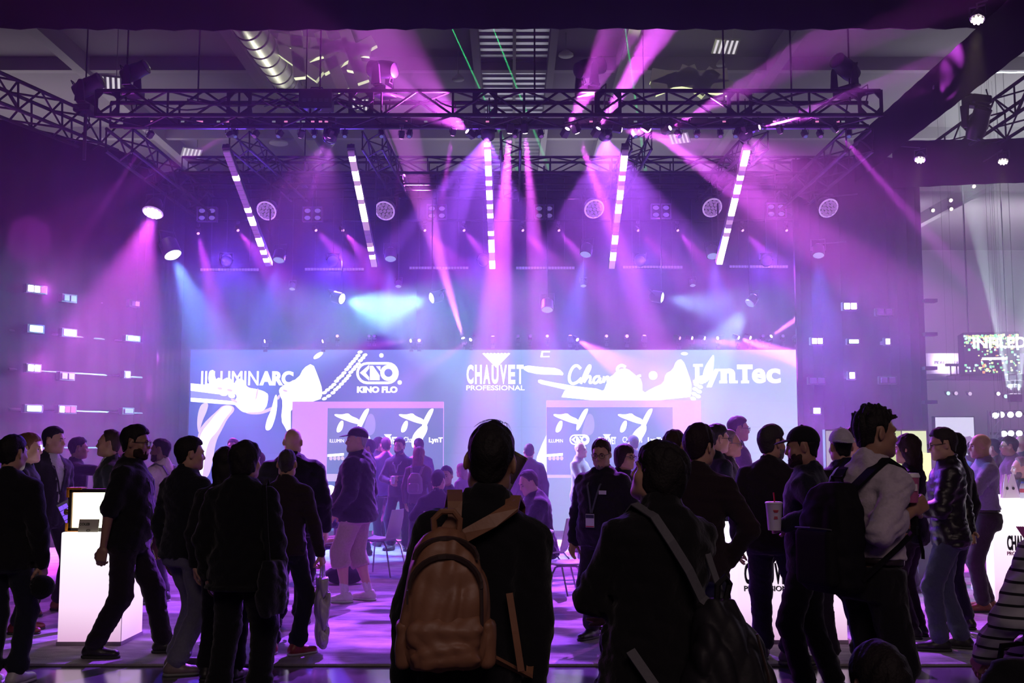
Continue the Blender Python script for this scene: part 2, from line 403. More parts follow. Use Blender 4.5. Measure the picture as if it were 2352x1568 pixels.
# ================================================================ people: smooth blended bodies meshed on a grid
def _v(*a): return np.array(a, dtype=np.float64)
def smin(a, b, k):
    h = np.maximum(k - np.abs(a - b), 0.0) / k
    return np.minimum(a, b) - h * h * k * 0.25
def smax(a, b, k): return -smin(-a, -b, k)
class Field:
    def __init__(self, lo, hi, h):
        self.h = h; self.lo = np.array(lo, float) - 2 * h
        self.n = np.maximum(np.ceil((np.array(hi, float) + 2 * h - self.lo) / h).astype(int) + 1, 4)
        self.d = np.full(self.n, 0.5, np.float32)
    def sub(self, lo, hi):
        a = np.clip(np.floor((np.array(lo) - self.lo) / self.h).astype(int), 0, self.n)
        b = np.clip(np.ceil((np.array(hi) - self.lo) / self.h).astype(int) + 1, 0, self.n)
        sl = tuple(slice(a[i], max(a[i], b[i])) for i in range(3))
        g = [(self.lo[i] + self.h * np.arange(sl[i].start, sl[i].stop)).astype(np.float32) for i in range(3)]
        return sl, g[0][:, None, None], g[1][None, :, None], g[2][None, None, :]
    def put(self, sl, val, k, op):
        if op == 'u': self.d[sl] = smin(self.d[sl], val, k)
        elif op == 's': self.d[sl] = smax(self.d[sl], -val, k)
        else: self.d[sl] = smax(self.d[sl], val, k)
    def capsule(self, a, b, ra, rb=None, k=0.02, ax=None, s=1.0, op='u'):
        rb = ra if rb is None else rb
        a = np.array(a, float); b = np.array(b, float); m = max(ra, rb) + k + 2 * self.h
        if s < 1: m = max(ra, rb) / s + k + 2 * self.h
        sl, X, Y, Z = self.sub(np.minimum(a, b) - m, np.maximum(a, b) + m)
        if self.d[sl].size == 0: return self
        ba = b - a; L = max(float(ba @ ba), 1e-9)
        qx, qy, qz = X - a[0], Y - a[1], Z - a[2]
        t = np.clip((qx * ba[0] + qy * ba[1] + qz * ba[2]) / L, 0, 1)
        qx = qx - t * ba[0]; qy = qy - t * ba[1]; qz = qz - t * ba[2]
        d2 = qx * qx + qy * qy + qz * qz
        if ax is not None:
            pr = qx * ax[0] + qy * ax[1] + qz * ax[2]; d2 = d2 + (s * s - 1) * pr * pr
        self.put(sl, np.sqrt(d2) - (ra + (rb - ra) * t), k, op)
        return self
    def ell(self, c, r, k=0.02, R=None, op='u'):
        c = np.array(c, float); r = np.array(r, float); m = max(r) + k + 2 * self.h
        sl, X, Y, Z = self.sub(c - m, c + m)
        if self.d[sl].size == 0: return self
        q = [X - c[0], Y - c[1], Z - c[2]]
        if R is not None: q = [q[0] * R[0][i] + q[1] * R[1][i] + q[2] * R[2][i] for i in range(3)]
        e = np.sqrt((q[0] / r[0]) ** 2 + (q[1] / r[1]) ** 2 + (q[2] / r[2]) ** 2)
        self.put(sl, (e - 1) * min(r), k, op)
        return self
    def rbox(self, c, hs, rad, k=0.01, R=None, op='u'):
        c = np.array(c, float); hs = np.array(hs, float); m = float(np.linalg.norm(hs)) + k + 2 * self.h
        sl, X, Y, Z = self.sub(c - m, c + m)
        if self.d[sl].size == 0: return self
        q = [X - c[0], Y - c[1], Z - c[2]]
        if R is not None: q = [q[0] * R[0][i] + q[1] * R[1][i] + q[2] * R[2][i] for i in range(3)]
        q = [np.abs(q[i]) - (hs[i] - rad) for i in range(3)]
        out = np.sqrt(sum(np.maximum(x, 0) ** 2 for x in q)); ins = np.minimum(np.maximum(np.maximum(q[0], q[1]), q[2]), 0)
        self.put(sl, out + ins - rad, k, op)
        return self
    def loft(self, o, R, prof, k=0.03, op='u', sq=2.3):
        """torso-like solid: R columns = side, front, up; prof rows (z, half width, half depth, front shift)"""
        prof = np.array(prof, float); z0, z1 = prof[0, 0], prof[-1, 0]; w = prof[:, 1:3].max() + 0.03
        cs = np.array([o + R @ _v(sx * w, sy * w, z) for sx in (-1, 1) for sy in (-1, 1) for z in (z0, z1)])
        m = k + 2 * self.h + 0.01
        sl, X, Y, Z = self.sub(cs.min(0) - m, cs.max(0) + m)
        if self.d[sl].size == 0: return self
        q = [X - o[0], Y - o[1], Z - o[2]]
        l = [q[0] * R[0, i] + q[1] * R[1, i] + q[2] * R[2, i] for i in range(3)]
        zc = np.clip(l[2], z0, z1)
        wx = np.interp(zc, prof[:, 0], prof[:, 1]); wy = np.interp(zc, prof[:, 0], prof[:, 2]); sh = np.interp(zc, prof[:, 0], prof[:, 3])
        e = ((np.abs(l[0]) / wx) ** sq + (np.abs(l[1] - sh) / wy) ** sq) ** (1 / sq)
        d = (e - 1) * np.minimum(wx, wy)
        dz = np.abs(l[2] - zc)
        d = np.where(dz > 0, np.sqrt(np.maximum(d, 0) ** 2 + dz ** 2) + np.minimum(d, 0) * 0, d)
        self.put(sl, d.astype(np.float32), k, op)
        return self
    def plane(self, p, n, k=0.01):
        """keep the side the normal points away from"""
        X, Y, Z = [(self.lo[i] + self.h * np.arange(self.n[i])).astype(np.float32) for i in range(3)]
        n = np.array(n, float); n /= np.linalg.norm(n)
        self.d = smax(self.d, ((X[:, None, None] - p[0]) * n[0] + (Y[None, :, None] - p[1]) * n[1] + (Z[None, None, :] - p[2]) * n[2]).astype(np.float32), k)
        return self
    def grid(self):
        return [(self.lo[i] + self.h * np.arange(self.n[i])).astype(np.float32).reshape([-1 if j == i else 1 for j in range(3)]) for i in range(3)]
    def wrinkle(self, amp, freq, seed, zs=1.0):
        idx = np.nonzero(np.abs(self.d) < amp + 2.5 * self.h)
        if len(idx[0]) == 0: return self
        rng = np.random.RandomState(seed)
        P = np.stack([(self.lo[i] + self.h * idx[i]) for i in range(3)], 1); P[:, 2] *= zs
        n = np.zeros(len(P))
        for j in range(3):
            k1 = rng.normal(size=3); k1 *= freq * (1 + 0.6 * j) / np.linalg.norm(k1)
            k2 = rng.normal(size=3); k2 *= freq * 0.7 / np.linalg.norm(k2)
            n += (1.27 - 2 * np.abs(np.sin(0.5 * (P @ k1) + rng.rand() * 6 + 0.9 * np.sin(P @ k2 + rng.rand() * 6)))) / (1 + 0.5 * j)
        self.d[idx] += (amp * 0.5 * n).astype(np.float32)
        return self
    def mesh(self):
        d = self.d; d[0] = d[-1] = 0.3; d[:, 0] = d[:, -1] = 0.3; d[:, :, 0] = d[:, :, -1] = 0.3
        s = d < 0
        n = self.n
        c = [d[x:n[0] - 1 + x, y:n[1] - 1 + y, z:n[2] - 1 + z] for x in (0, 1) for y in (0, 1) for z in (0, 1)]
        cs = np.zeros(c[0].shape, np.int8)
        for q in c: cs += (q < 0)
        act = (cs > 0) & (cs < 8)
        I = np.nonzero(act)
        N = len(I[0])
        if N == 0: return np.zeros((0, 3)), np.zeros((0, 4), int)
        vid = np.full(act.shape, -1, np.int64); vid[I] = np.arange(N)
        cv = np.stack([q[I] for q in c], 1)
        off = np.array([(x, y, z) for x in (0, 1) for y in (0, 1) for z in (0, 1)], float)
        acc = np.zeros((N, 3)); cnt = np.zeros(N)
        for a in range(8):
            for b in range(a + 1, 8):
                if np.abs(off[a] - off[b]).sum() == 1:
                    va, vb = cv[:, a], cv[:, b]; cr = (va < 0) != (vb < 0)
                    t = np.where(cr, va / np.where(cr, va - vb, 1), 0)
                    acc += np.where(cr[:, None], off[a] + t[:, None] * (off[b] - off[a]), 0); cnt += cr
        V = (np.stack(I, 1) + acc / cnt[:, None]) * self.h + self.lo
        Fs = []
        for ax in range(3):
            sa = [slice(1, -1)] * 3; sb = [slice(1, -1)] * 3; sa[ax] = slice(0, n[ax] - 1); sb[ax] = slice(1, n[ax])
            A, B = s[tuple(sa)], s[tuple(sb)]
            o1, o2 = [(1, 2), (2, 0), (0, 1)][ax]
            for sgn in (True, False):
                E = np.nonzero((A == sgn) & (B != sgn))
                if len(E[0]) == 0: continue
                ix = [E[0].copy(), E[1].copy(), E[2].copy()]
                for j in range(3):
                    if j != ax: ix[j] += 1
                def g(d1, d2):
                    jx = [x.copy() for x in ix]; jx[o1] -= d1; jx[o2] -= d2; return vid[tuple(jx)]
                q = np.stack([g(1, 1), g(0, 1), g(0, 0), g(1, 0)], 1)
                Fs.append(q if sgn else q[:, ::-1])
        Fa = np.concatenate(Fs)
        return V, Fa[(Fa >= 0).all(1)]

def mesh_np(name, V, Q, m):
    me = bpy.data.meshes.new(name)
    me.vertices.add(len(V)); me.vertices.foreach_set('co', np.asarray(V, np.float32).ravel())
    me.loops.add(Q.size); me.loops.foreach_set('vertex_index', Q.ravel().astype(np.int32))
    me.polygons.add(len(Q)); me.polygons.foreach_set('loop_start', np.arange(0, Q.size, 4, dtype=np.int32))
    me.polygons.foreach_set('use_smooth', np.ones(len(Q), bool))
    me.update(calc_edges=True)
    if m is not None: me.materials.append(m)
    return me
def join_np(parts):
    V = []; Q = []; n = 0
    for v, q in parts:
        V.append(v); Q.append(q + n); n += len(v)
    return np.concatenate(V), np.concatenate(Q)
def relax(V, Q, it=1, f=0.5):
    for _ in range(it):
        acc = np.zeros_like(V); cnt = np.zeros(len(V))
        for a, b in ((0, 1), (1, 2), (2, 3), (3, 0)):
            np.add.at(acc, Q[:, a], V[Q[:, b]]); np.add.at(cnt, Q[:, a], 1)
        V = V + f * (acc / np.maximum(cnt, 1)[:, None] - V)
    return V
def sub_mesh(V, Q, keep):
    q = Q[keep]; u, inv = np.unique(q, return_inverse=True)
    return V[u], inv.reshape(q.shape)

def rotm(ax, deg):
    a = math.radians(deg); c, s = math.cos(a), math.sin(a)
    return np.array({'x': [[1, 0, 0], [0, c, -s], [0, s, c]], 'y': [[c, 0, s], [0, 1, 0], [-s, 0, c]], 'z': [[c, -s, 0], [s, c, 0], [0, 0, 1]]}[ax])
def unit(v): return v / max(np.linalg.norm(v), 1e-9)
def ik(a, t, l1, l2, pole):
    d = t - a; L = np.linalg.norm(d)
    if L > (l1 + l2) * 0.995: d = d * ((l1 + l2) * 0.995 / L); L = np.linalg.norm(d)
    u = d / L; x = (l1 * l1 - l2 * l2 + L * L) / (2 * L); h = math.sqrt(max(l1 * l1 - x * x, 0))
    p = np.array(pole, float); p = unit(p - u * (p @ u))
    return a + u * x + p * h, a + d

# ---- head, in its own frame: x side, y face, z up; centre between the ears
def head_mesh(h, jaw=1.0, nose=1.0, ears=1.0):
    f = Field((-0.10, -0.13, -0.22), (0.10, 0.14, 0.14), h)
    f.ell((0, -0.012, 0.036), (0.075, 0.097, 0.086), 0.02)
    f.ell((0, 0.022, -0.03), (0.063 * jaw, 0.074, 0.088), 0.035)
    f.ell((0, 0.045, -0.083), (0.044 * jaw, 0.042, 0.034), 0.035)
    f.ell((0, 0.078, -0.100), (0.02 * jaw, 0.016, 0.016), 0.025)
    for s in (-1, 1):
        f.ell((s * 0.045 * jaw, 0.062, -0.028), (0.022, 0.02, 0.022), 0.025)
        f.ell((s * 0.054 * jaw, 0.0, -0.07), (0.018, 0.028, 0.026), 0.03)
    f.capsule((-0.034, 0.082, 0.022), (0.034, 0.082, 0.022), 0.012, k=0.02)
    for s in (-1, 1): f.ell((s * 0.032, 0.101, 0.002), (0.017, 0.017, 0.012), 0.014, op='s')
    f.capsule((0, 0.088, 0.010), (0, 0.106, -0.028), 0.008, 0.0135 * nose, k=0.014)
    for s in (-1, 1): f.ell((s * 0.012, 0.100, -0.033), (0.009, 0.010, 0.008), 0.008)
    f.capsule((-0.018, 0.088, -0.057), (0.018, 0.088, -0.057), 0.0085, k=0.008)
    f.capsule((-0.015, 0.087, -0.068), (0.015, 0.087, -0.068), 0.0085, k=0.008)
    f.capsule((-0.024, 0.100, -0.0625), (0.024, 0.100, -0.0625), 0.0042, k=0.005, op='s')
    for s in (-1, 1):
        R = rotm('z', s * 24) @ rotm('x', -12)
        f.ell((s * 0.081 * (0.5 + 0.5 * ears), -0.012, -0.004), (0.009, 0.020, 0.033), 0.010, R=R)
        f.ell((s * 0.092, -0.004, -0.002), (0.007, 0.010, 0.018), 0.006, R=R, op='s')
    f.capsule((0, -0.025, -0.05), (0, -0.04, -0.20), 0.052, 0.058, k=0.03)
    V, Q = f.mesh()
    return relax(V, Q, 1, 0.4), Q
HAIRLINE = {  # y along the head -> lowest z that grows hair
    'short': ([-0.12, -0.09, -0.045, -0.035, 0.0, 0.012, 0.03, 0.05, 0.085, 0.12], [-0.080, -0.075, -0.040, 0.035, 0.035, -0.015, 0.045, 0.066, 0.082, 0.086]),
    'receding': ([-0.12, -0.09, -0.045, -0.035, 0.0, 0.012, 0.03, 0.05, 0.06, 0.12], [-0.085, -0.080, -0.045, 0.03, 0.03, -0.01, 0.06, 0.10, 0.13, 0.16]),
    'bob': ([-0.12, -0.05, 0.0, 0.03, 0.06, 0.085, 0.12], [-0.115, -0.115, -0.085, -0.06, 0.03, 0.045, 0.05]),
}
def hair_mesh(h, style, seed, vol=0.014, length=0.0):
    f = Field((-0.13, -0.16, -0.16 - length), (0.13, 0.15, 0.19), h)
    line = 'short'
    if style in ('receding', 'bob'): line = style
    if style == 'long': line = 'bob'
    t = vol
    sd_ = 0.6 if style in ('short', 'receding', 'spiky') else 1.0
    f.ell((0, -0.014, 0.040), (0.076 + t * sd_, 0.099 + t, 0.087 + t * 1.25), 0.02)
    if style != 'receding': f.ell((0, 0.015, 0.050), (0.060 + t * sd_, 0.071 + t * sd_, 0.074 + t), 0.02)
    if style in ('short', 'receding', 'spiky'): f.ell((0, -0.03, -0.04), (0.062 + t * .4, 0.062 + t * .5, 0.07), 0.02)
    if style == 'spiky':
        rng = np.random.RandomState(seed)
        for i in range(60):
            a = rng.rand() * 6.28; e = 0.35 + rng.rand() * 1.1
            n = _v(math.cos(a) * math.cos(e), math.sin(a) * math.cos(e), math.sin(e))
            p = _v(0, -0.012, 0.04) + n * _v(0.083, 0.104, 0.093)
            f.capsule(p, p + unit(n + 0.5 * rng.normal(size=3) * .5 + _v(0, .3, .3)) * 0.028, 0.010, 0.003, k=0.012)
    if style == 'bob':
        f.ell((0, -0.025, -0.02), (0.092, 0.098, 0.115), 0.02)
    if style == 'long':
        f.ell((0, -0.03, -0.03), (0.090, 0.088, 0.13), 0.02)
        f.capsule((-0.045, -0.055, -0.05), (-0.05, -0.075, -0.12 - length), 0.05, 0.042, k=0.03)
        f.capsule((0.045, -0.055, -0.05), (0.05, -0.075, -0.12 - length), 0.05, 0.042, k=0.03)
        f.capsule((0, -0.07, -0.05), (0, -0.085, -0.13 - length), 0.055, 0.042, k=0.03)
    if style == 'bun': f.ell((0, -0.115, 0.05), (0.035, 0.035, 0.035), 0.015)
    # face stays free
    X, Y, Z = f.grid()
    zl = np.interp(Y.ravel(), *HAIRLINE[line]).reshape(Y.shape)
    if style == 'long': zl = np.where(Y < 0.0, zl - 0.3 - length, zl)
    f.d = smax(f.d, (zl - Z + 0.006 * np.sin(X * 160 + seed)).astype(np.float32), 0.012)
    f.wrinkle(0.006 if style not in ('short', 'receding') else 0.004, 95, seed, 0.45)
    V, Q = f.mesh()
    return V, Q
def beard_mesh(h, seed, full=True):
    f = Field((-0.09, -0.03, -0.16), (0.09, 0.13, 0.02), h)
    f.ell((0, 0.022, -0.03), (0.0655, 0.0765, 0.092), 0.03); f.ell((0, 0.046, -0.086), (0.047, 0.0465, 0.039), 0.03)
    f.ell((0, 0.078, -0.104), (0.024, 0.020, 0.020), 0.02)
    for q in (-1, 1):
        f.ell((q * 0.054, 0.002, -0.07), (0.024, 0.034, 0.032), 0.03); f.ell((q * 0.047, 0.062, -0.04), (0.024, 0.022, 0.024), 0.02)
    X, Y, Z = f.grid()
    if full: top = np.interp(np.abs(X).ravel(), [0, 0.02, 0.04, 0.055, 0.08], [-0.043, -0.046, -0.066, -0.055, -0.02]).reshape(X.shape)
    else: top = np.interp(np.abs(X).ravel(), [0, 0.03, 0.036, 0.08], [-0.042, -0.045, -0.12, -0.3]).reshape(X.shape)
    f.d = smax(f.d, (Z - top).astype(np.float32), 0.006); f.d = smax(f.d, (0.004 - Y + 0 * X + 0 * Z).astype(np.float32), 0.01)
    f.ell((0, 0.105, -0.0625), (0.024, 0.022, 0.009), 0.004, op='s')
    f.wrinkle(0.003, 140, seed)
    return f.mesh()
def cap_mesh(h, brim=True, back=False):
    f = Field((-0.12, -0.15, -0.02), (0.12, 0.20, 0.17), h)
    f.ell((0, -0.012, 0.045), (0.088, 0.112, 0.104), 0.02)
    f.plane((0, 0, 0.040), (0, 0.12, -1), 0.008)
    f.ell((0, -0.012, 0.030), (0.079, 0.102, 0.092), 0.01, op='s')
    f.ell((0, -0.012, 0.152), (0.008, 0.008, 0.006), 0.004)
    if brim:
        sg = -1 if back else 1
        g = Field((-0.11, -0.2, -0.02), (0.11, 0.21, 0.12), h * 0.8)
        R = rotm('x', sg * -9)
        g.ell((0, sg * 0.095, 0.042), (0.078, 0.092, 0.020), 0.005, R=R)
        g.ell((0, sg * 0.095, 0.030), (0.086, 0.10, 0.0225), 0.004, R=R, op='s')
        g.plane((0, sg * 0.065, 0), (0, -sg, 0), 0.004)
        vv = join_np([f.mesh(), g.mesh()])
        return vv
    return f.mesh()
# ---- hand: origin wrist, -z along fingers, y palm side normal, x thumb side (mirrored for the other hand)
def hand_field(h, curl, side, spread=1.0, point=False):
    f = Field((-0.10, -0.07, -0.22), (0.10, 0.12, 0.05), h)
    f.capsule((0, 0, 0.04), (0, 0, -0.01), 0.027, 0.025, k=0.01, ax=(0, 1, 0), s=1.2)
    f.rbox((0.0, 0, -0.052), (0.041, 0.016, 0.048), 0.014, 0.02)
    L = (0.072, 0.080, 0.074, 0.058)
    for i in range(4):
        x = side * (0.031 - 0.0205 * i); p = _v(x, 0, -0.092 + 0.004 * abs(i - 1.3)); a = curl * (0.75 + 0.08 * i); dr = _v(side * (0.06 - 0.04 * i) * spread, 0, -1)
        if point and i == 0: a = 0.1
        r = 0.0098 if i < 3 else 0.0085
        ang = 0.0
        for j in range(3):
            ang += a * (0.8, 1.0, 0.75)[j]
            q = p + L[i] * (0.46, 0.30, 0.24)[j] * _v(dr[0] * math.cos(ang), math.sin(ang), -math.cos(ang))
            f.capsule(p, q, r * (1 - 0.07 * j), r * (0.93 - 0.07 * j), k=0.004 if j else 0.008); p = q
    p = _v(side * 0.03, 0.006, -0.022)
    for j, (l, dx, dy, dz) in enumerate(((0.042, 0.62, 0.42, -0.66), (0.034, 0.30, 0.35 + curl * 0.35, -0.85), (0.026, 0.05 - 0.2 * curl, 0.3 + curl * 0.5, -0.9))):
        q = p + l * unit(_v(side * dx, dy, dz)); f.capsule(p, q, 0.0145 - 0.002 * j, 0.0125 - 0.002 * j, k=0.008); p = q
    return f
CACHE = {}
def cached(key, fn):
    if key not in CACHE: CACHE[key] = fn()
    return CACHE[key]

TORSO = [(-0.12, 0.150, 0.105, -0.010), (-0.04, 0.172, 0.122, -0.015), (0.04, 0.168, 0.118, -0.005), (0.13, 0.150, 0.108, 0.004), (0.21, 0.143, 0.106, 0.006),
         (0.31, 0.153, 0.114, 0.004), (0.40, 0.164, 0.118, 0.002), (0.47, 0.160, 0.106, -0.006), (0.52, 0.135, 0.085, -0.016), (0.56, 0.085, 0.066, -0.02), (0.60, 0.06, 0.06, -0.018)]
SKIN = {'pale': (0.62, 0.36, 0.27), 'fair': (0.52, 0.29, 0.21), 'tan': (0.36, 0.19, 0.13), 'brown': (0.16, 0.08, 0.05)}
def skin_mat(t): return mat('skin_' + t, SKIN[t], 0.5, var=0.08, scale=30)
def cloth(col, kind='cloth'):
    key = '%s_%02x%02x%02x' % (kind, *[int(255 * min(1, c)) for c in col]) + ('%.4f' % sum(col))
    if kind == 'leather': return mat(key, col, 0.42, var=0.15, scale=35, bump=0.25)
    return mat(key, col, 0.92, var=0.18, scale=60, bump=0.35, sheen=0.15, spec=0.2)
PN = [0]
def lens_mat():
    if 'glasses_lens' in MATS: return MATS['glasses_lens']
    m = bpy.data.materials.new('glasses_lens'); m.use_nodes = True; nt = m.node_tree; nt.nodes.clear()
    o = nt.nodes.new('ShaderNodeOutputMaterial'); a = nt.nodes.new('ShaderNodeBsdfTransparent'); g = nt.nodes.new('ShaderNodeBsdfGlossy'); g.inputs['Roughness'].default_value = 0.05; x = nt.nodes.new('ShaderNodeMixShader'); x.inputs[0].default_value = 0.10
    nt.links.new(a.outputs[0], x.inputs[1]); nt.links.new(g.outputs[0], x.inputs[2]); nt.links.new(x.outputs[0], o.inputs[0]); MATS['glasses_lens'] = m
    return m
def front0(prof, e, T, x, z):
    w = np.interp(z, [q[0] for q in prof], [q[1] for q in prof]) + e; dd = np.interp(z, [q[0] for q in prof], [q[2] for q in prof]) + e; sf = np.interp(z, [q[0] for q in prof], [q[3] for q in prof])
    return T(x, sf + dd * max(0.05, 1 - (abs(x) / w) ** 2.3) ** (1 / 2.3) + 0.014, z)
def arm_to(world, px, d, yaw, H, sd):
    """hand target of a standing person (given by its place and turn) from a point in the room"""
    P = at(px, HOR, d); v = (np.array(world) - _v(P.x, P.y, 0)) / (H / 1.75); v = rotm('z', -yaw) @ v - _v(0, 0, 0.925)
    return (sd * v[0], v[1], v[2])
def person(label, px, ytop, d, yaw, *, H=None, base=None, lift=0.015, girth=1.0, belly=0.0, vox=None, skin='fair', hair=('short', (0.012, 0.008, 0.008)), hvol=0.014, hlen=0.0,
           top=('shirt', (0.02, 0.02, 0.03)), ease=0.014, hem=-0.10, sleeve=1.0, coat=0.0, collar=True, vfront=None, trousers=(0.015, 0.015, 0.02), tfit=1.0, shorts=0.0, shoes=(0.02, 0.018, 0.018), sole=None, socks=None,
           lean=0.0, twist=0.0, side=0.0, head=(0, 0), roll=0.0, feet=((-0.11, 0.0, 8), (0.11, 0.0, -8)), sit=None, arms=(None, None), poles=(None, None), curl=(0.45, 0.45), glasses=None, beard=None, cap=None,
           lanyard=None, badge=None, belt=None, jaw=1.0, stripes=None, nohead=False, shrug=0.0, group=None, drop=0.0, name='person', stack=True, hunch=0.0, sleevefit=1.0, nametag=None):
    PN[0] += 1; seed = PN[0] * 17 + 3
    P = base if base is not None else at(px, HOR, d)
    d = P[1]; gz = GZ if d > CARPET_Y + 0.12 else 0.0; P = Vector((P[0], P[1], gz))
    if H is None:
        H = at(px, ytop, d).z - lift - gz
        if cap: H -= 0.012
    s = H / 1.75
    vox = vox or (0.011 if d < 6 else 0.0155 if d < 9.6 else 0.019 if d < 12.5 else 0.025)
    vs = vox / s
    root = thing(name, label, 'person', P, math.radians(yaw), group)
    root.scale = (s, s, s)
    hz = (sit if sit else 0.925) - drop
    hip = _v(0, 0, hz)
    Rt = rotm('z', twist) @ rotm('x', -lean) @ rotm('y', side)
    T = lambda x, y, z: hip + Rt @ _v(x, y, z)
    g = girth
    sh_w = 0.172 * (0.6 + 0.4 * g)
    J = {}
    for i, sd in enumerate((-1, 1)):
        J['sh', sd] = T(sd * sh_w, -0.012 + 0.03 * hunch, 0.462 + shrug)
        tg = arms[i]
        tg = _v(sd * (sh_w + 0.075 + 0.06 * (g - 1)), 0.035, -0.055) + _v(0, 0, 0) if tg is None else _v(sd * tg[0], tg[1], tg[2])
        tgw = hip + Rt @ tg if arms[i] is None else T(*tg)
        pole = poles[i] if poles[i] is not None else (0.55, -0.8, -0.25)
        J['el', sd], J['wr', sd] = ik(J['sh', sd], tgw, 0.285, 0.255, Rt @ _v(sd * pole[0], pole[1], pole[2]))
        hp = hip + Rt @ _v(sd * 0.088, 0, -0.02)
        fx, fy, fyaw = feet[i][:3]; fz = feet[i][3] if len(feet[i]) > 3 else 0.0; fp = feet[i][4] if len(feet[i]) > 4 else 0.0
        fd = rotm('z', fyaw) @ _v(0, 1, 0)
        J['hip', sd] = hp
        ank = _v(fx, fy, 0.085 + fz)
        J['kn', sd], J['an', sd] = ik(hp, ank, 0.425, 0.425, fd + _v(sd * (0.05 if not sit else 0.25), 0.1, 0.2 if sit else 0))
        J['fd', sd] = fd; J['fp', sd] = fp
    neck = T(0, -0.018 + 0.05 * hunch, 0.555)
    Rh = Rt @ rotm('z', head[0]) @ rotm('x', head[1]) @ rotm('y', roll)
    hc = neck + Rt @ _v(0, 0.004 + 0.05 * hunch, 0.075) + Rh @ _v(0, 0.03, 0.085)
    def W(V): return V @ Rh.T + hc
    prof = [(z, w * (1 + (g - 1) * (1.0 if z < 0.45 else 0.6)), (dd + (belly * math.exp(-((z - 0.12) / 0.16) ** 2)) * 0.5) * (1 + (g - 1) * 0.8), sft + belly * 0.5 * math.exp(-((z - 0.12) / 0.16) ** 2)) for z, w, dd, sft in TORSO]
    tl = top[0]; tcol = top[1]
    sk = skin_mat(skin)
    # ---------------- body: trunk, limbs, head and hands as one skin
    allp = np.array([J[k] for k in J if k[0] in ('sh', 'el', 'wr', 'hip', 'kn', 'an')] + [hc, neck, hip])
    lo, hi = allp.min(0) - 0.2, allp.max(0) + 0.2
    bare = sleeve < 0.9 or shorts > 0
    f = Field(lo, hi, (max(vs, 0.016) if bare else 0.030))
    f.loft(hip, Rt, [(z, w * 0.86, dd * 0.84, sft) for z, w, dd, sft in prof], 0.03)
    f.capsule(neck - Rt @ _v(0, 0, 0.03), hc + Rh @ _v(0, -0.03, -0.06), 0.06, 0.05, 0.02)
    for sd in (-1, 1):
        f.capsule(neck - Rt @ _v(0, 0, .04), J['sh', sd], 0.045, 0.045, 0.04)
        ca = 1.0 if sleeve < 0.9 else 0.8; cl_ = 1.0 if shorts else 0.55 if coat else 0.72
        f.capsule(J['sh', sd], J['el', sd], 0.040 * g ** .5, 0.038 * g ** .5 * ca, 0.02); f.capsule(J['el', sd], J['wr', sd], 0.039 * g ** .5 * ca, 0.026, 0.015)
        f.capsule(J['hip', sd], J['kn', sd], 0.062 * g ** .5, 0.053 * g ** .5 * cl_, 0.03)
        m = J['kn', sd] * 0.68 + J['an', sd] * 0.32 - J['fd', sd] * 0.012
        f.capsule(J['kn', sd], m, 0.050 * cl_, 0.054 * g ** .5 * cl_, 0.02); f.capsule(m, J['an', sd], 0.053 * g ** .5 * cl_, 0.034 * cl_, 0.02)
    parts = [f.mesh()]
    if not nohead:
        hh = 0.005 if d < 6 else 0.0068 if d < 9.6 else 0.0085 if d < 13 else 0.0105
        hv, hq = cached(('head', hh, jaw), lambda: head_mesh(hh, jaw))
        parts.append((W(hv), hq))
    for i, sd in enumerate((-1, 1)):
        cl = curl[i]
        if cl is None: continue
        hh = 0.005 if d < 6 else 0.0062 if d < 10 else 0.008
        hv, hq = cached(('hand', hh, sd, round(cl, 2)), lambda: hand_field(hh, cl, -sd).mesh())
        ad = unit(J['wr', sd] - J['el', sd])
        # palm faces the body, thumb to the front
        nrm = Rt @ _v(-sd, 0.15, 0)
        if arms[i] is not None and len(arms[i]) > 3: nrm = Rt @ _v(sd * arms[i][3], arms[i][4], arms[i][5])
        nrm = unit(nrm - ad * (nrm @ ad))
        zx = -ad; yx = nrm; xx = np.cross(yx, zx)
        # thumb side is local x*(-sd): make it point forward/up
        R = np.stack([xx, yx, zx], 1)
        hv2 = hv
        parts.append((hv2 @ R.T + J['wr', sd] + ad * 0.012, hq))
    V, Q = join_np(parts)
    o = inst('body', mesh_np('body', V, Q, sk), root)
    # ---------------- trousers
    if trousers is not None:
        tm = cloth(trousers); e = 0.012 * tfit
        f = Field(lo - 0.05, hi + 0.05, vs)
        f.loft(hip, Rt, [(z, w + e, dd + e, sft) for z, w, dd, sft in prof if z < 0.12], 0.03)
        for sd in (-1, 1):
            kn, an, hp = J['kn', sd], J['an', sd], J['hip', sd]
            f.capsule(hp + _v(0, 0, 0.0), kn, (0.086 * g ** .6 + e * .6), (0.064 * g ** .5 + e), 0.035)
            if shorts:
                en = kn + (an - kn) * shorts
                f.capsule(kn, en, 0.066 * g ** .5 + e, 0.070 * g ** .5 + e, 0.02)
            else:
                en = kn + (an - kn) * 0.93
                f.capsule(kn, en, 0.062 * g ** .5 + e, 0.055 + e * 0.9, 0.03)
                if stack:
                    for q in (0.80, 0.90): f.capsule(kn + (an - kn) * q - _v(0.02, 0, 0), kn + (an - kn) * q + _v(0.02, 0, 0), 0.057 + e * .8, None, 0.015, ax=(0, 0, 1), s=1.8)
        f.wrinkle(0.008, 60, seed, 1.5)
        if shorts:
            for sd in (-1, 1):
                dv = unit(J['an', sd] - J['kn', sd]); en = J['kn', sd] + (J['an', sd] - J['kn', sd]) * shorts
                f.capsule(en + dv * 0.145, en + dv * 0.3, 0.125, None, 0.006, op='s')
        if coat: f.plane(T(0, 0, -0.12 - coat + 0.02), Rt[:, 2])
        elif hem < 0.03: f.plane(T(0, 0, hem + 0.05), Rt[:, 2])
        V, Q = f.mesh()
        inst('shorts' if shorts else 'trousers', mesh_np('trousers', relax(V, Q, 1, .4), Q, tm), root)
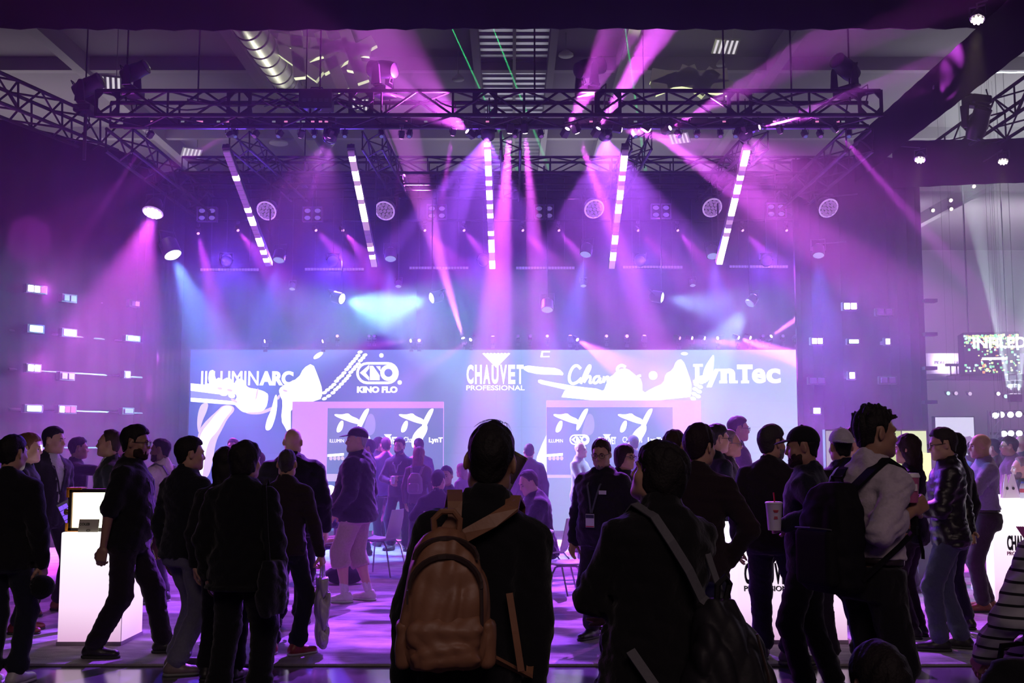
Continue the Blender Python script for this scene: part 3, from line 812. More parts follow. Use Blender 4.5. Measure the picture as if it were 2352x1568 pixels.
    # ---------------- upper garment
    tm = cloth(tcol, 'leather' if tl == 'leather' else 'cloth')
    if stripes: tm = stripes
    e = ease
    f = Field(lo - 0.06, hi + 0.06, vs)
    pr = [(z, w + e, dd + e, sft) for z, w, dd, sft in prof if z >= hem - 0.001]
    if coat:
        z0, w0, d0, s0 = prof[0][0], prof[0][1] + e, prof[0][2] + e, prof[0][3]
        n = 5; pr = [(z0 - coat * (1 - i / n), w0 + 0.03 + 0.09 * (1 - i / n) * coat / 0.4, d0 + 0.04 + 0.09 * (1 - i / n) * coat / 0.4, s0) for i in range(n)] + [q for q in pr]
    elif pr[0][0] > hem + 0.005:
        a0 = [np.interp(hem, [q[0] for q in prof], [q[j] for q in prof]) for j in (1, 2, 3)]
        pr = [(hem, a0[0] + e + 0.006, a0[1] + e + 0.006, a0[2])] + pr
    f.loft(hip, Rt, pr, 0.03)
    f.capsule(T(0, -0.02 + .05 * hunch, 0.50), neck + Rt @ _v(0, 0, 0.0), 0.075, 0.060, 0.03)
    sg = sleevefit
    for sd in (-1, 1):
        S, E_, W_ = J['sh', sd], J['el', sd], J['wr', sd]
        f.capsule(T(0, -0.03 + .05 * hunch, 0.530), S + Rt @ _v(0, 0, 0.008), 0.050, 0.050 + e * .5, 0.05)
        ru = (0.056 * g ** .5 + e * 0.9) * sg
        if sleeve <= 0.5:
            en = S + (E_ - S) * (sleeve * 2); f.capsule(S, en, ru, ru * 0.97, 0.035)
        else:
            f.capsule(S, E_, ru, (0.046 * g ** .5 + e * 0.9) * sg, 0.035)
            en = E_ + (W_ - E_) * ((sleeve - 0.5) * 2)
            f.capsule(E_, en, (0.045 * g ** .5 + e * .9) * sg, (0.036 + e * .8) * sg, 0.025)
    if collar:
        c = neck + Rt @ _v(0, 0.0, 0.020)
        Rc = Rt @ rotm('x', -14)
        n = 14
        ring = [c + Rc @ _v(0.064 * math.cos(a), 0.064 * math.sin(a) + .004, 0.012 - 0.012 * math.sin(a)) for a in np.linspace(0, 2 * math.pi, n + 1)]
        rr = 0.017 if collar is True else 0.017 * collar
        for a, b in zip(ring[:-1], ring[1:]): f.capsule(a, b, rr, None, 0.012, ax=Rt[:, 2], s=0.7)
    f.wrinkle(0.006 + ease * 0.2, 52, seed + 5, 1.2)
    # neck opening
    f.capsule(neck + Rt @ _v(0, 0.012, 0.03), neck + Rt @ _v(0, 0.03, 0.12), 0.050, 0.06, 0.008, op='s')
    V, Q = f.mesh(); V = relax(V, Q, 1, .4)
    nm = {'shirt': 'shirt', 'tee': 'shirt', 'jacket': 'jacket', 'blazer': 'jacket', 'leather': 'jacket', 'coat': 'coat', 'sweater': 'sweater', 'hoodie': 'jacket'}[tl]
    if nametag:
        c = front0(prof, e, T, *nametag); M = Matrix.Translation(Vector(c)) @ Matrix(Rt.tolist()).to_4x4()
        MB().box((-0.036, -0.002, -0.017), (0.036, 0.003, 0.017), M).build('name_tag', mat('badge_card', (0.72, 0.70, 0.74), 0.4), root)
    if vfront:
        L = (V[Q].mean(1) - hip) @ Rt
        w = np.interp(L[:, 2], [0.10, 0.18, 0.40, 0.52, 0.60], [0.0, 0.012, 0.05, 0.062, 0.07])
        inV = (np.abs(L[:, 0]) < w) & (L[:, 1] > 0.02) & (L[:, 2] > 0.10) & (L[:, 2] < 0.66)
        v2, q2 = sub_mesh(V, Q, inV); v2 = v2 - (Rt @ _v(0, 0.004, 0))
        inst('shirt_front', mesh_np('shirt_front', v2, q2, cloth(vfront)), root)
        V, Q = sub_mesh(V, Q, ~inV)
    inst(nm, mesh_np(nm, V, Q, tm), root)
    if belt:
        f = Field(hip - 0.3, hip + 0.3, vs)
        zb = hem + 0.005
        a0 = [np.interp(zb, [q[0] for q in prof], [q[j] for q in prof]) for j in (1, 2, 3)]
        f.loft(hip, Rt, [(zb - 0.035, a0[0] + 0.02, a0[1] + 0.02, a0[2]), (zb, a0[0] + 0.02, a0[1] + 0.02, a0[2])], 0.005)
        V, Q = f.mesh(); inst('belt', mesh_np('belt', V, Q, cloth(belt, 'leather')), root)
    # ---------------- shoes
    for sd in (-1, 1):
        an, fd = J['an', sd], J['fd', sd]
        if an[2] < 0.0: continue
        def shoe(part):
            hs = max(0.008, vs * 0.75)
            f = Field((-0.08, -0.13, -0.02), (0.08, 0.26, 0.18), hs)
            if part == 'u':
                f.capsule((0, -0.045, 0.045), (0, 0.05, 0.042), 0.040, 0.045, 0.03)
                f.capsule((0, 0.05, 0.040), (0, 0.165, 0.030), 0.046, 0.040, 0.03, ax=(0, 0, 1), s=1.15)
                f.capsule((0, -0.02, 0.05), (0, -0.012, 0.10), 0.044, 0.046, 0.03)
                f.plane((0, 0, 0.016), (0, 0, -1), 0.004); f.plane((0, 0, 0.12), (0, -.2, 1), 0.008)
            else:
                f.capsule((0, -0.045, 0.012), (0, 0.05, 0.012), 0.044, 0.046, 0.01); f.capsule((0, 0.05, 0.012), (0, 0.170, 0.012), 0.048, 0.041, 0.01)
                f.plane((0, 0, 0.0), (0, 0, -1), 0.002); f.plane((0, 0, 0.024), (0, 0, 1), 0.002)
            return f.mesh()
        hs = round(max(0.008, vs * 0.75), 4)
        pit = rotm('x', J['fp', sd])
        yawr = np.stack([_v(fd[1], -fd[0], 0), fd, _v(0, 0, 1)], 1)
        sx = 1.0
        def put(v): return ((v * _v(sx, 1, 1) - _v(0, 0, 0.085)) @ pit.T @ yawr.T) + _v(an[0], an[1], an[2])
        v, q = cached(('shoe', hs), lambda: shoe('u')); so = inst('shoe', mesh_np('shoe', put(v), q, cloth(shoes, 'leather')), root)
        v, q = cached(('sole', hs), lambda: shoe('s')); inst('sole', mesh_np('sole', put(v), q, mat('sole_%.2f' % (sole or 0.03), ((sole or 0.03),) * 3, 0.7)), so)
        if socks:
            f = Field(an - 0.1, an + 0.2, vs); dv = unit(J['kn', sd] - an); f.capsule(an - dv * 0.02, an + dv * 0.11, 0.045, 0.046, 0.01); f.plane(an + dv * 0.125, dv)
            v, q = f.mesh(); inst('sock', mesh_np('sock', v, q, cloth(socks)), root)
    if nohead: return root, J, dict(T=T, W=W, Rt=Rt, Rh=Rh, hc=hc, hip=hip, neck=neck, s=s, prof=prof, e=e)
    # ---------------- head extras
    hh = 0.006 if d < 6 else 0.008 if d < 9.6 else 0.010 if d < 13 else 0.013
    if hair and hair[0] != 'bald':
        hm = mat('hair_%.3f_%.3f' % (hair[1][0], hair[1][2]), hair[1], 0.7, var=0.3, scale=90, bump=0.5, spec=0.3)
        v, q = hair_mesh(hh, hair[0], seed, hvol, hlen); inst('hair', mesh_np('hair', W(v), q, hm), root)
        bc = hair[1]
    else: bc = (0.05, 0.03, 0.02)
    if beard:
        bm_ = mat('hair_%.3f_%.3f' % (beard[1][0], beard[1][2]), beard[1], 0.8, var=0.3, scale=90, bump=0.5, spec=0.2)
        v, q = beard_mesh(hh * 0.9, seed, beard[0] == 'full'); inst('beard', mesh_np('beard', W(v), q, bm_), root)
    for sx_ in (-1, 1):
        mb = MB(); mb.ball((sx_ * 0.032, 0.0815, 0.000), (0.0120, 0.0090, 0.0055), 10, 6)
        mb.v = [tuple(W(np.array([p]))[0]) for p in mb.v]
        eye = mb.build('eye', mat('eye_white', (0.32, 0.29, 0.28), 0.25), root, True)
        mb = MB(); mb.ball((sx_ * 0.032, 0.0875, 0.001), (0.0058, 0.0045, 0.0055), 8, 5)
        mb.v = [tuple(W(np.array([p]))[0]) for p in mb.v]; mb.build('iris', mat('iris', (0.02, 0.012, 0.01), 0.15), eye, True)
        mb = MB(); mb.tube([(sx_ * 0.014, 0.0965, 0.020), (sx_ * 0.032, 0.096, 0.026), (sx_ * 0.048, 0.084, 0.020)], [0.0035, 0.004, 0.002], 6)
        mb.v = [tuple(W(np.array([p]))[0]) for p in mb.v]; mb.build('eyebrow', mat('hair_%.3f_%.3f' % (bc[0], bc[2]), bc, 0.6), root, True)
    if glasses:
        mb = MB()
        for sx_ in (-1, 1):
            ring = [(sx_ * 0.034 + 0.025 * math.copysign(abs(math.cos(a)) ** .7, math.cos(a)), 0.112 - 0.012 * abs(math.cos(a) + sx_ * .5) * .5, 0.001 + 0.018 * math.copysign(abs(math.sin(a)) ** .7, math.sin(a))) for a in np.linspace(0, 2 * math.pi, 17)[:-1]]
            mb.tube(ring, 0.0022, 5, closed=True)
            mb.tube([(sx_ * 0.059, 0.106, 0.008), (sx_ * 0.078, 0.05, 0.010), (sx_ * 0.083, -0.005, 0.010), (sx_ * 0.084, -0.025, -0.008)], 0.0024, 5)
        mb.tube([(-0.010, 0.113, 0.006), (0, 0.117, 0.009), (0.010, 0.113, 0.006)], 0.0022, 5)
        mb.v = [tuple(W(np.array([p]))[0]) for p in mb.v]; gl = mb.build('glasses', mat('glasses_frame', (0.015, 0.015, 0.02), 0.3), root, True)
        for sx_ in (-1, 1):
            mb = MB(); mb.lathe([(0.022, -0.0006), (0.022, 0.0006)], Matrix.Translation((sx_ * 0.034, 0.110, 0.001)) @ Matrix.Rotation(math.pi / 2, 4, 'X') @ Matrix.Diagonal((1, .75, 1, 1)), 14)
            mb.v = [tuple(W(np.array([p]))[0]) for p in mb.v]; mb.build('lens', lens_mat(), gl)
    if cap:
        v, q = cached(('cap', hh, len(cap) > 1), lambda: cap_mesh(hh * 0.8, True, len(cap) > 1)); inst('cap', mesh_np('cap', W(v), q, cloth(cap[0])), root)
    # ---------------- lanyard and badge
    def front(x, z): # point on the chest
        w = np.interp(z, [q[0] for q in prof], [q[1] for q in prof]) + e; dd = np.interp(z, [q[0] for q in prof], [q[2] for q in prof]) + e; sf = np.interp(z, [q[0] for q in prof], [q[3] for q in prof])
        return T(x, sf + dd * max(0.05, 1 - (abs(x) / w) ** 2.3) ** (1 / 2.3) + 0.012, z)
    if lanyard:
        zl = lanyard[1] if len(lanyard) > 1 else 0.22
        pts = []
        for sx_ in (-1, 1):
            seq = [front(sx_ * 0.004, zl), front(sx_ * 0.03, zl + 0.12), front(sx_ * 0.062, 0.44), T(sx_ * 0.08, 0.035, 0.545), T(sx_ * 0.074, -0.03, 0.588), T(sx_ * 0.04, -0.090, 0.575), T(0, -0.098, 0.572)]
            pts.append(seq)
        full = pts[0] + pts[1][::-1][1:]
        mb = MB(); mb.ribbon([Vector(p) for p in full], [Vector(Rt @ _v(1, 0, 0))] * 5 + [Vector(Rt @ _v(.3, 0, 1))] * 3 + [Vector(Rt @ _v(1, 0, 0))] * 5, 0.017, 0.003)
        ly = mb.build('lanyard', cloth(lanyard[0]), root)
        if badge:
            c = Vector(front(0, zl - 0.065)) + Vector(Rt @ _v(0, 0.012, 0))
            M = Matrix.Translation(c) @ Matrix(Rt.tolist()).to_4x4()
            mb = MB().box((-0.042, -0.002, -0.058), (0.042, 0.002, 0.058), M); mb.build('badge', mat('badge_card', (0.72, 0.70, 0.74), 0.4), ly)
            mb = MB().box((-0.040, 0.002, 0.022), (0.040, 0.0035, 0.052), M); mb.build('badge_header', mat('badge_header', (0.05, 0.05, 0.09), 0.4), ly)
            mb = MB().box((-0.040, 0.002, -0.055), (0.040, 0.0035, -0.046), M); mb.build('badge_stripe', mat('badge_stripe', (0.5, 0.03, 0.05), 0.4), ly)
    return root, J, dict(T=T, W=W, Rt=Rt, Rh=Rh, hc=hc, hip=hip, neck=neck, s=s, prof=prof, e=e, front=front)
# ================================================================ lighting rig
CAPM = BLACK_METAL
def ring_plate(w, h, m, name='end_plate'):
    """flat plate w x h with an octagonal opening, in the xz plane"""
    outer = [(-w / 2, -h / 2), (w / 2, -h / 2), (w / 2, h / 2), (-w / 2, h / 2)]
    r = min(w, h) * 0.46; rx = w * 0.40
    inner = [(rx * math.cos(math.pi / 8 + i * math.pi / 4), r * math.sin(math.pi / 8 + i * math.pi / 4)) for i in range(8)]
    mb = MB(); vs = [(x, y, z) for y in (-0.012, 0.012) for x, z in outer + inner]; fs = []
    mp = {0: (4 + 1, 4 + 2), 1: (0, 0)}
    def corner(i): # nearest inner vertices for an outer corner
        return sorted(range(8), key=lambda k: (inner[k][0] - outer[i][0]) ** 2 + (inner[k][1] - outer[i][1]) ** 2)[:2]
    for o_ in (0, 12):
        for i in range(4):
            a, b = corner(i); fs.append((o_ + i, o_ + 4 + a, o_ + 4 + b))
            j = (i + 1) % 4; c = corner(j)
            pr = min(((x, y) for x in (a, b) for y in c), key=lambda q: (inner[q[0]][0] - inner[q[1]][0]) ** 2 + (inner[q[0]][1] - inner[q[1]][1]) ** 2)
            fs.append((o_ + i, o_ + j, o_ + 4 + pr[1], o_ + 4 + pr[0]))
    for i in range(4): fs.append((i, (i + 1) % 4, 12 + (i + 1) % 4, 12 + i))
    for i in range(8): fs.append((4 + i, 4 + (i + 1) % 8, 16 + (i + 1) % 8, 16 + i))
    mb.add(vs, fs)
    return mb.mesh(name, m)
def truss(label, p0, p1, w=0.52, h=0.36, bay=0.55, r=0.03, group=None, plates=()):
    """box truss from p0 to p1 (centre line)"""
    p0, p1 = Vector(p0), Vector(p1); L = (p1 - p0).length
    t = thing('truss', label, 'truss', p0, 0, group)
    X = (p1 - p0).normalized(); Zv = Vector((0, 0, 1)); Y = Zv.cross(X).normalized(); Z = X.cross(Y)
    R = Matrix((X, Y, Z)).transposed().to_4x4()
    cm = MB().bar((0, 0, 0), (L, 0, 0), r, 8).mesh('chord', CAPM, True)
    for sy in (-1, 1):
        for sz in (-1, 1): inst('chord', cm, t, R @ Matrix.Translation((0, sy * w / 2, sz * h / 2)))
    n = max(2, round(L / bay)); b = L / n
    dia = MB().bar((0, 0, -h / 2), (b, 0, h / 2), r * 0.55, 6).mesh('brace', CAPM); dia2 = MB().bar((0, 0, h / 2), (b, 0, -h / 2), r * 0.55, 6).mesh('brace', CAPM)
    ver = MB().bar((0, 0, -h / 2), (0, 0, h / 2), r * 0.55, 6).mesh('brace', CAPM)
    hd = MB().bar((0, -w / 2, 0), (b, w / 2, 0), r * 0.55, 6).mesh('brace', CAPM); hd2 = MB().bar((0, w / 2, 0), (b, -w / 2, 0), r * 0.55, 6).mesh('brace', CAPM)
    for i in range(n):
        for sy in (-1, 1):
            inst('brace', (dia, dia2)[i % 2], t, R @ Matrix.Translation((i * b, sy * w / 2, 0)))
            if i % 2 == 0: inst('brace', ver, t, R @ Matrix.Translation((i * b, sy * w / 2, 0)))
        for sz in (-1, 1): inst('brace', (hd, hd2)[i % 2], t, R @ Matrix.Translation((i * b, 0, sz * h / 2)))
    if plates:
        pm = ring_plate(0.36, h + 0.03, CAPM)
        for x in plates: inst('end_plate', pm, t, R @ Matrix.Translation((x, -w / 2, 0)))
    return t
FD = 15.6                                               # distance of the front truss
fz = at(1176, 250, FD).z
FX0, FX1 = at(238, 250, FD).x, at(2008, 250, FD).x
truss('long black box truss across the front of the rig with octagonal joint plates', (FX0, FD, fz), (FX1, FD, fz), 0.55, 0.36, 0.52, 0.032, plates=[at(x, 250, FD).x - FX0 for x in (262, 560, 835, 1115, 1395, 1690, 1985)])
truss('black box truss hanging behind the others above the backdrop drape', (at(425, 384, 20.9).x, 20.9, at(1176, 384, 20.9).z), (at(1962, 384, 20.9).x, 20.9, at(1176, 384, 20.9).z), 0.4, 0.3, 0.6, 0.025)
side_z = fz - 0.35
truss('black side truss over the wall of blinders', (FX0 + 0.1, FD + 0.4, side_z), (FX0 + 0.1, 20.6, side_z), 0.4, 0.34, 0.6, 0.026)
truss('black side truss over the straight wing drape', (FX1 - 0.1, FD + 0.4, side_z), (FX1 - 0.1, 20.6, side_z), 0.4, 0.34, 0.6, 0.026)
CROSS = [-4.10, -2.10, -0.02, 1.95, 3.70]
for x, wd in zip(CROSS, ('mostly dark batten over ILLUMINARC', 'lit batten over KINO FLO', 'lit batten over the CHAUVET triangle', 'lit batten over the script lettering', 'lit batten over LynTec')): truss('black cross truss carrying the %s' % wd, (x, FD + 0.4, fz - 0.36), (x, 20.6, fz - 0.10), 0.30, 0.26, 0.6, 0.02, group='cross trusses of the rig')
truss('black truss running back beside the spot wall from the front corner', at(-260, 110, 12.8), at(238, 318, 18.2), 0.5, 0.42, 0.6, 0.03)
truss('black truss crossing in front of the pale hall gap past the side valance', (8.5, 14.5, 7.30), (8.5, 21.0, 7.30), 0.5, 0.5, 0.7, 0.03)
# steel ropes that carry the rig
ropes = [(290, 215, FD), (455, 215, FD), (735, 200, FD), (1228, 215, FD), (1663, 215, FD), (1818, 215, FD), (1952, 215, FD), (193, 300, 17.4), (700, 372, 20.9), (1480, 372, 20.9)]
for px, py, d in ropes:
    p = at(px, py, d)
    tag(MB().bar(p - Vector((0, 0, .12)), (p.x, p.y, CEIL), 0.013, 6).build('rigging_rope', BLACK_METAL), 'thin dark steel rope carrying the truss from the hall ceiling', 'rope', 'rigging ropes')

# ---- small square beam lights
BODY = mat('fixture_black', (0.02, 0.02, 0.024), 0.4)
LENS_LIT = glow('lens_lit', (1.0, 0.72, 1.0), 9.0)
LENS_MID = glow('lens_mid', (0.95, 0.35, 1.0), 2.4)
LENS_DIM = glow('lens_dim', (0.55, 0.18, 0.9), 0.35)
LENS_ICE = glow('lens_ice', (0.75, 0.95, 1.0), 3.0)
LENS_BLUE = glow('lens_blue', (0.25, 0.25, 0.9), 0.4)
def small_fixture(label, group, p, target, lens, size=0.10, deg=10, watts=0, col=MAGENTA, blend=0.4):
    p = Vector(p); t = thing('beam_light', label, 'stage light', p, 0, group)
    q = aim(p, target).to_matrix().to_4x4(); s = size
    MB().box((-s * .5, -s * .5, 0), (s * .5, s * .5, s * 1.3), q).build('housing', BODY, t, bevel=0.006)
    MB().lathe([(s * 0.5, 0.0), (s * 0.52, -0.015), (s * 0.42, -0.016)], q, 12).build('lens_rim', BODY, t)
    MB().lathe([(s * 0.44, -0.004), (s * 0.36, -0.022), (s * 0.1, -0.028)], q, 14).build('lens', lens, t, True)
    yk = MB()
    yk.tube([(-s * .62, 0, 0.03), (-s * .62, 0, s * 1.3), (s * .62, 0, s * 1.3), (s * .62, 0, 0.03)], s * 0.07, 5)
    yk.bar((0, 0, s * 1.3), (0, 0, s * 2.0), s * 0.12, 6); yk.box((-s * .4, -s * .3, s * 1.9), (s * .4, s * .3, s * 2.5))
    yk.build('yoke', BODY, t)
    if watts: spot(p + (Vector(target) - p).normalized() * 0.05, target, deg, watts, col, t, blend, s * 0.4)
    return t
LIT = 'beam light throwing a bright beam from under the front truss'
UNLIT = 'small square beam light glowing faintly under the front truss'
FG, FG2 = 'bright beam lights under the front truss', 'faint beam lights under the front truss'
# (px, py, target px, target py, target depth, cone, watts, lens)
K = 11.0
beams = [(342, 314, 285, 400, 16.2, 5, 900, LENS_MID), (525, 311, 470, 340, 16.0, 12, 350, LENS_MID), (690, 313, 640, 470, 16.4, 4, 1100, LENS_MID), (757, 313, 688, 530, 16.4, 4.5, 1500, LENS_MID),
         (922, 315, 903, 560, 16.5, 3.5, 900, LENS_MID), (1040, 308, 1008, 500, 16.4, 7, 1800, LENS_MID), (1075, 303, 935, 190, 15.2, 52, 600, LENS_LIT), (1171, 303, 1160, 440, 16.2, 13, 12000, LENS_LIT),
         (1206, 303, 1218, 440, 16.2, 10, 8000, LENS_LIT), (1302, 298, 1362, 190, 15.3, 24, 2200, LENS_LIT), (1325, 303, 1376, 440, 16.2, 10, 8000, LENS_LIT), (1373, 297, 1545, 20, 14.6, 15, 6500, LENS_LIT),
         (1425, 298, 1570, 322, 15.9, 24, 2000, LENS_LIT), (1490, 298, 1700, 440, 15.9, 15, 4200, LENS_LIT), (1537, 295, 1645, 238, 15.3, 14, 2200, LENS_LIT), (1742, 293, 1930, 237, 15.2, 16, 3600, LENS_LIT),
         (1713, 303, 1785, 510, 16.4, 4.5, 1700, LENS_MID), (1793, 303, 1850, 460, 16.4, 4, 1500, LENS_MID), (1921, 300, 2090, 490, 16.2, 6, 3200, LENS_MID)]
for px, py, tx, ty, td, deg, w, ln in beams:
    kind = ('narrow' if deg < 8 else 'broad') + ' beam ' + ('up toward the hall ceiling' if ty < py - 30 else 'sideways along the rig' if ty < py + 60 else 'down into the haze')
    small_fixture('small square light under the front truss throwing a ' + kind, 'front truss lights with a ' + kind, at(px, py, FD + 0.25), at(tx, ty, td), ln, 0.095 if ln is LENS_LIT else 0.075, deg, w * K * (1.35 if ln is LENS_LIT else 1.8), (0.80, 0.10, 0.95) if ln is LENS_LIT else MAGENTA)
for px in (540, 585, 640, 722, 792, 876, 940, 1100, 1183, 1243, 1395, 1460, 1560, 1600, 1655, 1690, 1850, 1885, 1950):
    p = at(px, 312, FD + 0.3); small_fixture(UNLIT, FG2, p, p + Vector((random.Random(px).uniform(-.4, .4), -0.6, -1)), LENS_DIM if px % 2 else LENS_BLUE, 0.075)
# ---- row of small lights half way up the backdrop, on a pipe
zr = at(1176, 526, 20.6).z
tag(MB().bar((at(430, 526, 20.7).x, 20.75, zr + 0.2), (at(1900, 526, 20.7).x, 20.75, zr + 0.2), 0.025, 8).build('fixture_pipe', BLACK_METAL), 'black pipe carrying a row of small magenta spots on the backdrop', 'pipe')
for i, px in enumerate((455, 546, 725, 787, 975, 1065, 1200, 1283, 1465, 1556, 1705, 1806)):
    p = at(px, (535 if i == 0 else 528), 20.6)
    small_fixture('small magenta spot fanning down from the pipe on the backdrop', 'magenta spots on the backdrop pipe', p, at(px + (20 if i == 0 else 75 if i % 2 else 90), 620, 19.8), LENS_MID, 0.07, 20 if i else 12, 5000 if i else 12000, MAGENTA, 0.6)
# ---- row standing on top of the LED wall
zt = at(1176, 783, 21.0).z
rowspec = [(610, 783, 470, 806, 20.6, 9, 1300, LENS_LIT), (743, 783, 600, 822, 20.6, 9, 1300, LENS_LIT), (945, 782, 800, 800, 20.4, 12, 1200, LENS_LIT), (963, 782, 0, 0, 0, 0, 0, LENS_MID), (1064, 778, 1000, 560, 20.0, 9, 17000, LENS_LIT),
           (1082, 779, 990, 840, 20.4, 14, 700, LENS_LIT), (1132, 774, 1128, 560, 20.6, 3, 1800, LENS_MID), (1310, 772, 1312, 560, 20.6, 3, 1300, LENS_MID), (1325, 779, 1410, 832, 20.4, 26, 1800, LENS_LIT), (1440, 772, 0, 0, 0, 0, 0, LENS_MID),
           (1480, 772, 1500, 620, 20.6, 3, 900, LENS_MID), (1560, 776, 1700, 812, 20.4, 12, 1500, LENS_MID), (1588, 776, 1750, 800, 20.4, 10, 1500, LENS_LIT), (1617, 776, 1790, 812, 20.4, 14, 4600, LENS_LIT), (1695, 775, 1880, 842, 20.2, 16, 7500, LENS_LIT),
           (1722, 775, 1870, 830, 20.2, 10, 2600, LENS_LIT), (1770, 773, 1960, 640, 19.6, 8, 13000, LENS_LIT), (1830, 772, 1895, 690, 20.3, 5, 1800, LENS_MID), (1650, 776, 1480, 812, 20.4, 10, 1200, LENS_LIT)]
for px, py, tx, ty, td, deg, w, ln in rowspec:
    p = at(px, py, 21.15); tg = at(tx, ty, td) if w else p + Vector((0, -1, 0.1))
    o = small_fixture('square light standing on top of the LED wall', 'lights on top of the LED wall', p, tg, ln, 0.085, deg, w * 6.5, (0.85, 0.16, 1.0))
    for c in o.children:
        if c.name.startswith('yoke'): c.matrix_basis = Matrix.Diagonal((1, 1, -1, 1))
for px in (775, 848, 860, 1190, 1218, 1257, 1393, 1752, 1798):
    p = at(px, 772, 21.15); o = small_fixture('faintly glowing square light standing on top of the LED wall', 'faint lights on top of the LED wall', p, p + Vector((0, -1, 0.2)), LENS_MID if px % 2 else LENS_DIM, 0.075)
    for c in o.children:
        if c.name.startswith('yoke'): c.matrix_basis = Matrix.Diagonal((1, 1, -1, 1))
# ---- pixel battens hung at a slant under the cross trusses
PIX_ON = glow('pixel_on', (1.0, 0.80, 1.0), 5.0); PIX_MID = glow('pixel_mid', (0.85, 0.45, 0.95), 0.7); PIX_OFF = mat('pixel_off', (0.25, 0.20, 0.30), 0.5, emit=(0.45, 0.2, 0.6), power=0.25)
rnd = random.Random(5)
for bi, (x0, y0, x1, y1) in enumerate(((520, 345, 617, 608), (806, 345, 860, 610), (1120, 343, 1131, 614), (1436, 343, 1405, 614), (1715, 345, 1652, 604))):
    A, B = at(x0, y0, 16.0), at(x1, y1, 18.4); L = (B - A).length
    t = thing('pixel_batten', 'hanging pixel batten mostly dark with a few lit cells' if bi == 0 else 'slanted pixel batten of bright pinkish white cells hanging over ' + ('', 'KINO FLO', 'the CHAUVET triangle', 'the script lettering', 'LynTec')[bi], 'LED batten', A, 0, 'slanted pixel battens')
    X = (B - A).normalized(); Y = Vector((1, 0, 0)); Y = (Y - X * Y.dot(X)).normalized(); Z = X.cross(Y)
    if Z.y > 0: Z = -Z
    R = Matrix((X, Y, Z)).transposed().to_4x4()
    MB().box((-0.05, -0.055, -0.08), (L + 0.03, 0.055, 0.0), R).build('housing', BODY, t)
    n = 26; pl = L / n; hw = 0.048
    for k in range(n):
        v = rnd.random()
        m_ = (PIX_ON if v > 0.45 else PIX_MID if v > 0.2 else PIX_OFF) if bi else (PIX_ON if (k > 13 and v > 0.5) or k in (5, 12) else PIX_OFF)
        MB().box((k * pl + 0.006, -hw, 0.0), ((k + 1) * pl - 0.006, hw, 0.035), R).build('pixel', m_, t)
    for k in (0.0, 1.0):
        c = R @ Vector((k * L, 0, -0.08)); MB().bar(c, c + Vector((0, 0, (fz - 0.40 + k * 0.2) - (A.z + c.z))), 0.015, 6).build('hanger', BODY, t)
# ---- round PAR cans with a cluster of small lenses
HANG = []
CHROME = mat('chrome_rim', (0.6, 0.6, 0.65), 0.25, 0.9)
def par(label, group, p, target, r, lens, rim, watts=0, deg=30, col=MAGENTA, n=12):
    t = thing('par_light', label, 'stage light', p, 0, group); q = aim(p, target).to_matrix().to_4x4()
    MB().lathe([(r * 0.5, r * 1.6), (r * 0.8, r * 1.1), (r, 0.05), (r, 0.0), (r * 0.9, 0.0), (r * 0.9, 0.02)], q, 20).build('housing', BODY, t, True)
    MB().tube([q @ Vector((r * math.cos(a), r * math.sin(a), 0)) for a in np.linspace(0, 2 * math.pi, 25)[:-1]], r * 0.09, 6, closed=True).build('rim', rim, t, True)
    lm = MB().lathe([(r * 0.19, -0.012), (r * 0.16, -0.03), (r * 0.05, -0.036)], None, 10).mesh('lens', lens, True)
    inst('lens', lm, t, q)
    for k, (cnt, rr) in enumerate(((6, 0.42), (n, 0.74))):
        for j in range(cnt):
            a = 2 * math.pi * j / cnt; inst('lens', lm, t, q @ Matrix.Translation((r * rr * math.cos(a), r * rr * math.sin(a), 0)))
    yk = MB().tube([q @ Vector((-r * 1.12, 0, 0.05)), q @ Vector((-r * 1.12, 0, r * 1.2)) + Vector((0, 0, r)), q @ Vector((r * 1.12, 0, r * 1.2)) + Vector((0, 0, r)), q @ Vector((r * 1.12, 0, 0.05))], 0.015, 5)
    yk.build('yoke', BODY, t)
    HANG.append((t, Vector(p), r))
    if watts: spot(Vector(p) + (Vector(target) - Vector(p)).normalized() * 0.06, target, deg, watts, col, t, 0.5, 0.06)
    return t
RIM_GLOW = mat('rim_glow', (0.75, 0.6, 0.85), 0.3, emit=(0.8, 0.5, 1.0), power=0.5)  # rim carries a weak glow of its own
PAR_L = glow('par_lens', (0.60, 0.30, 0.85), 0.45)
for pn, (px, py) in zip(('the end of ILLUMINARC', 'KINO FLO', 'the script lettering', 'the L of LynTec', 'the straight wing'), ((612, 484), (884, 484), (1365, 480), (1636, 477), (1903, 478))):
    p = at(px, py, 18.5); par('round LED par light with a pale rim hanging over ' + pn, 'round par lights in the rig', p, p + Vector((-0.25 * (1 if px < 1200 else -1), -1, -0.75)), 0.165, PAR_L, RIM_GLOW)
par('round par light blazing pink down over the blinder wall', None, at(351, 488, 18.3), at(285, 690, 17.6), 0.165, LENS_LIT, RIM_GLOW, 8500, 44, (0.85, 0.09, 0.95))
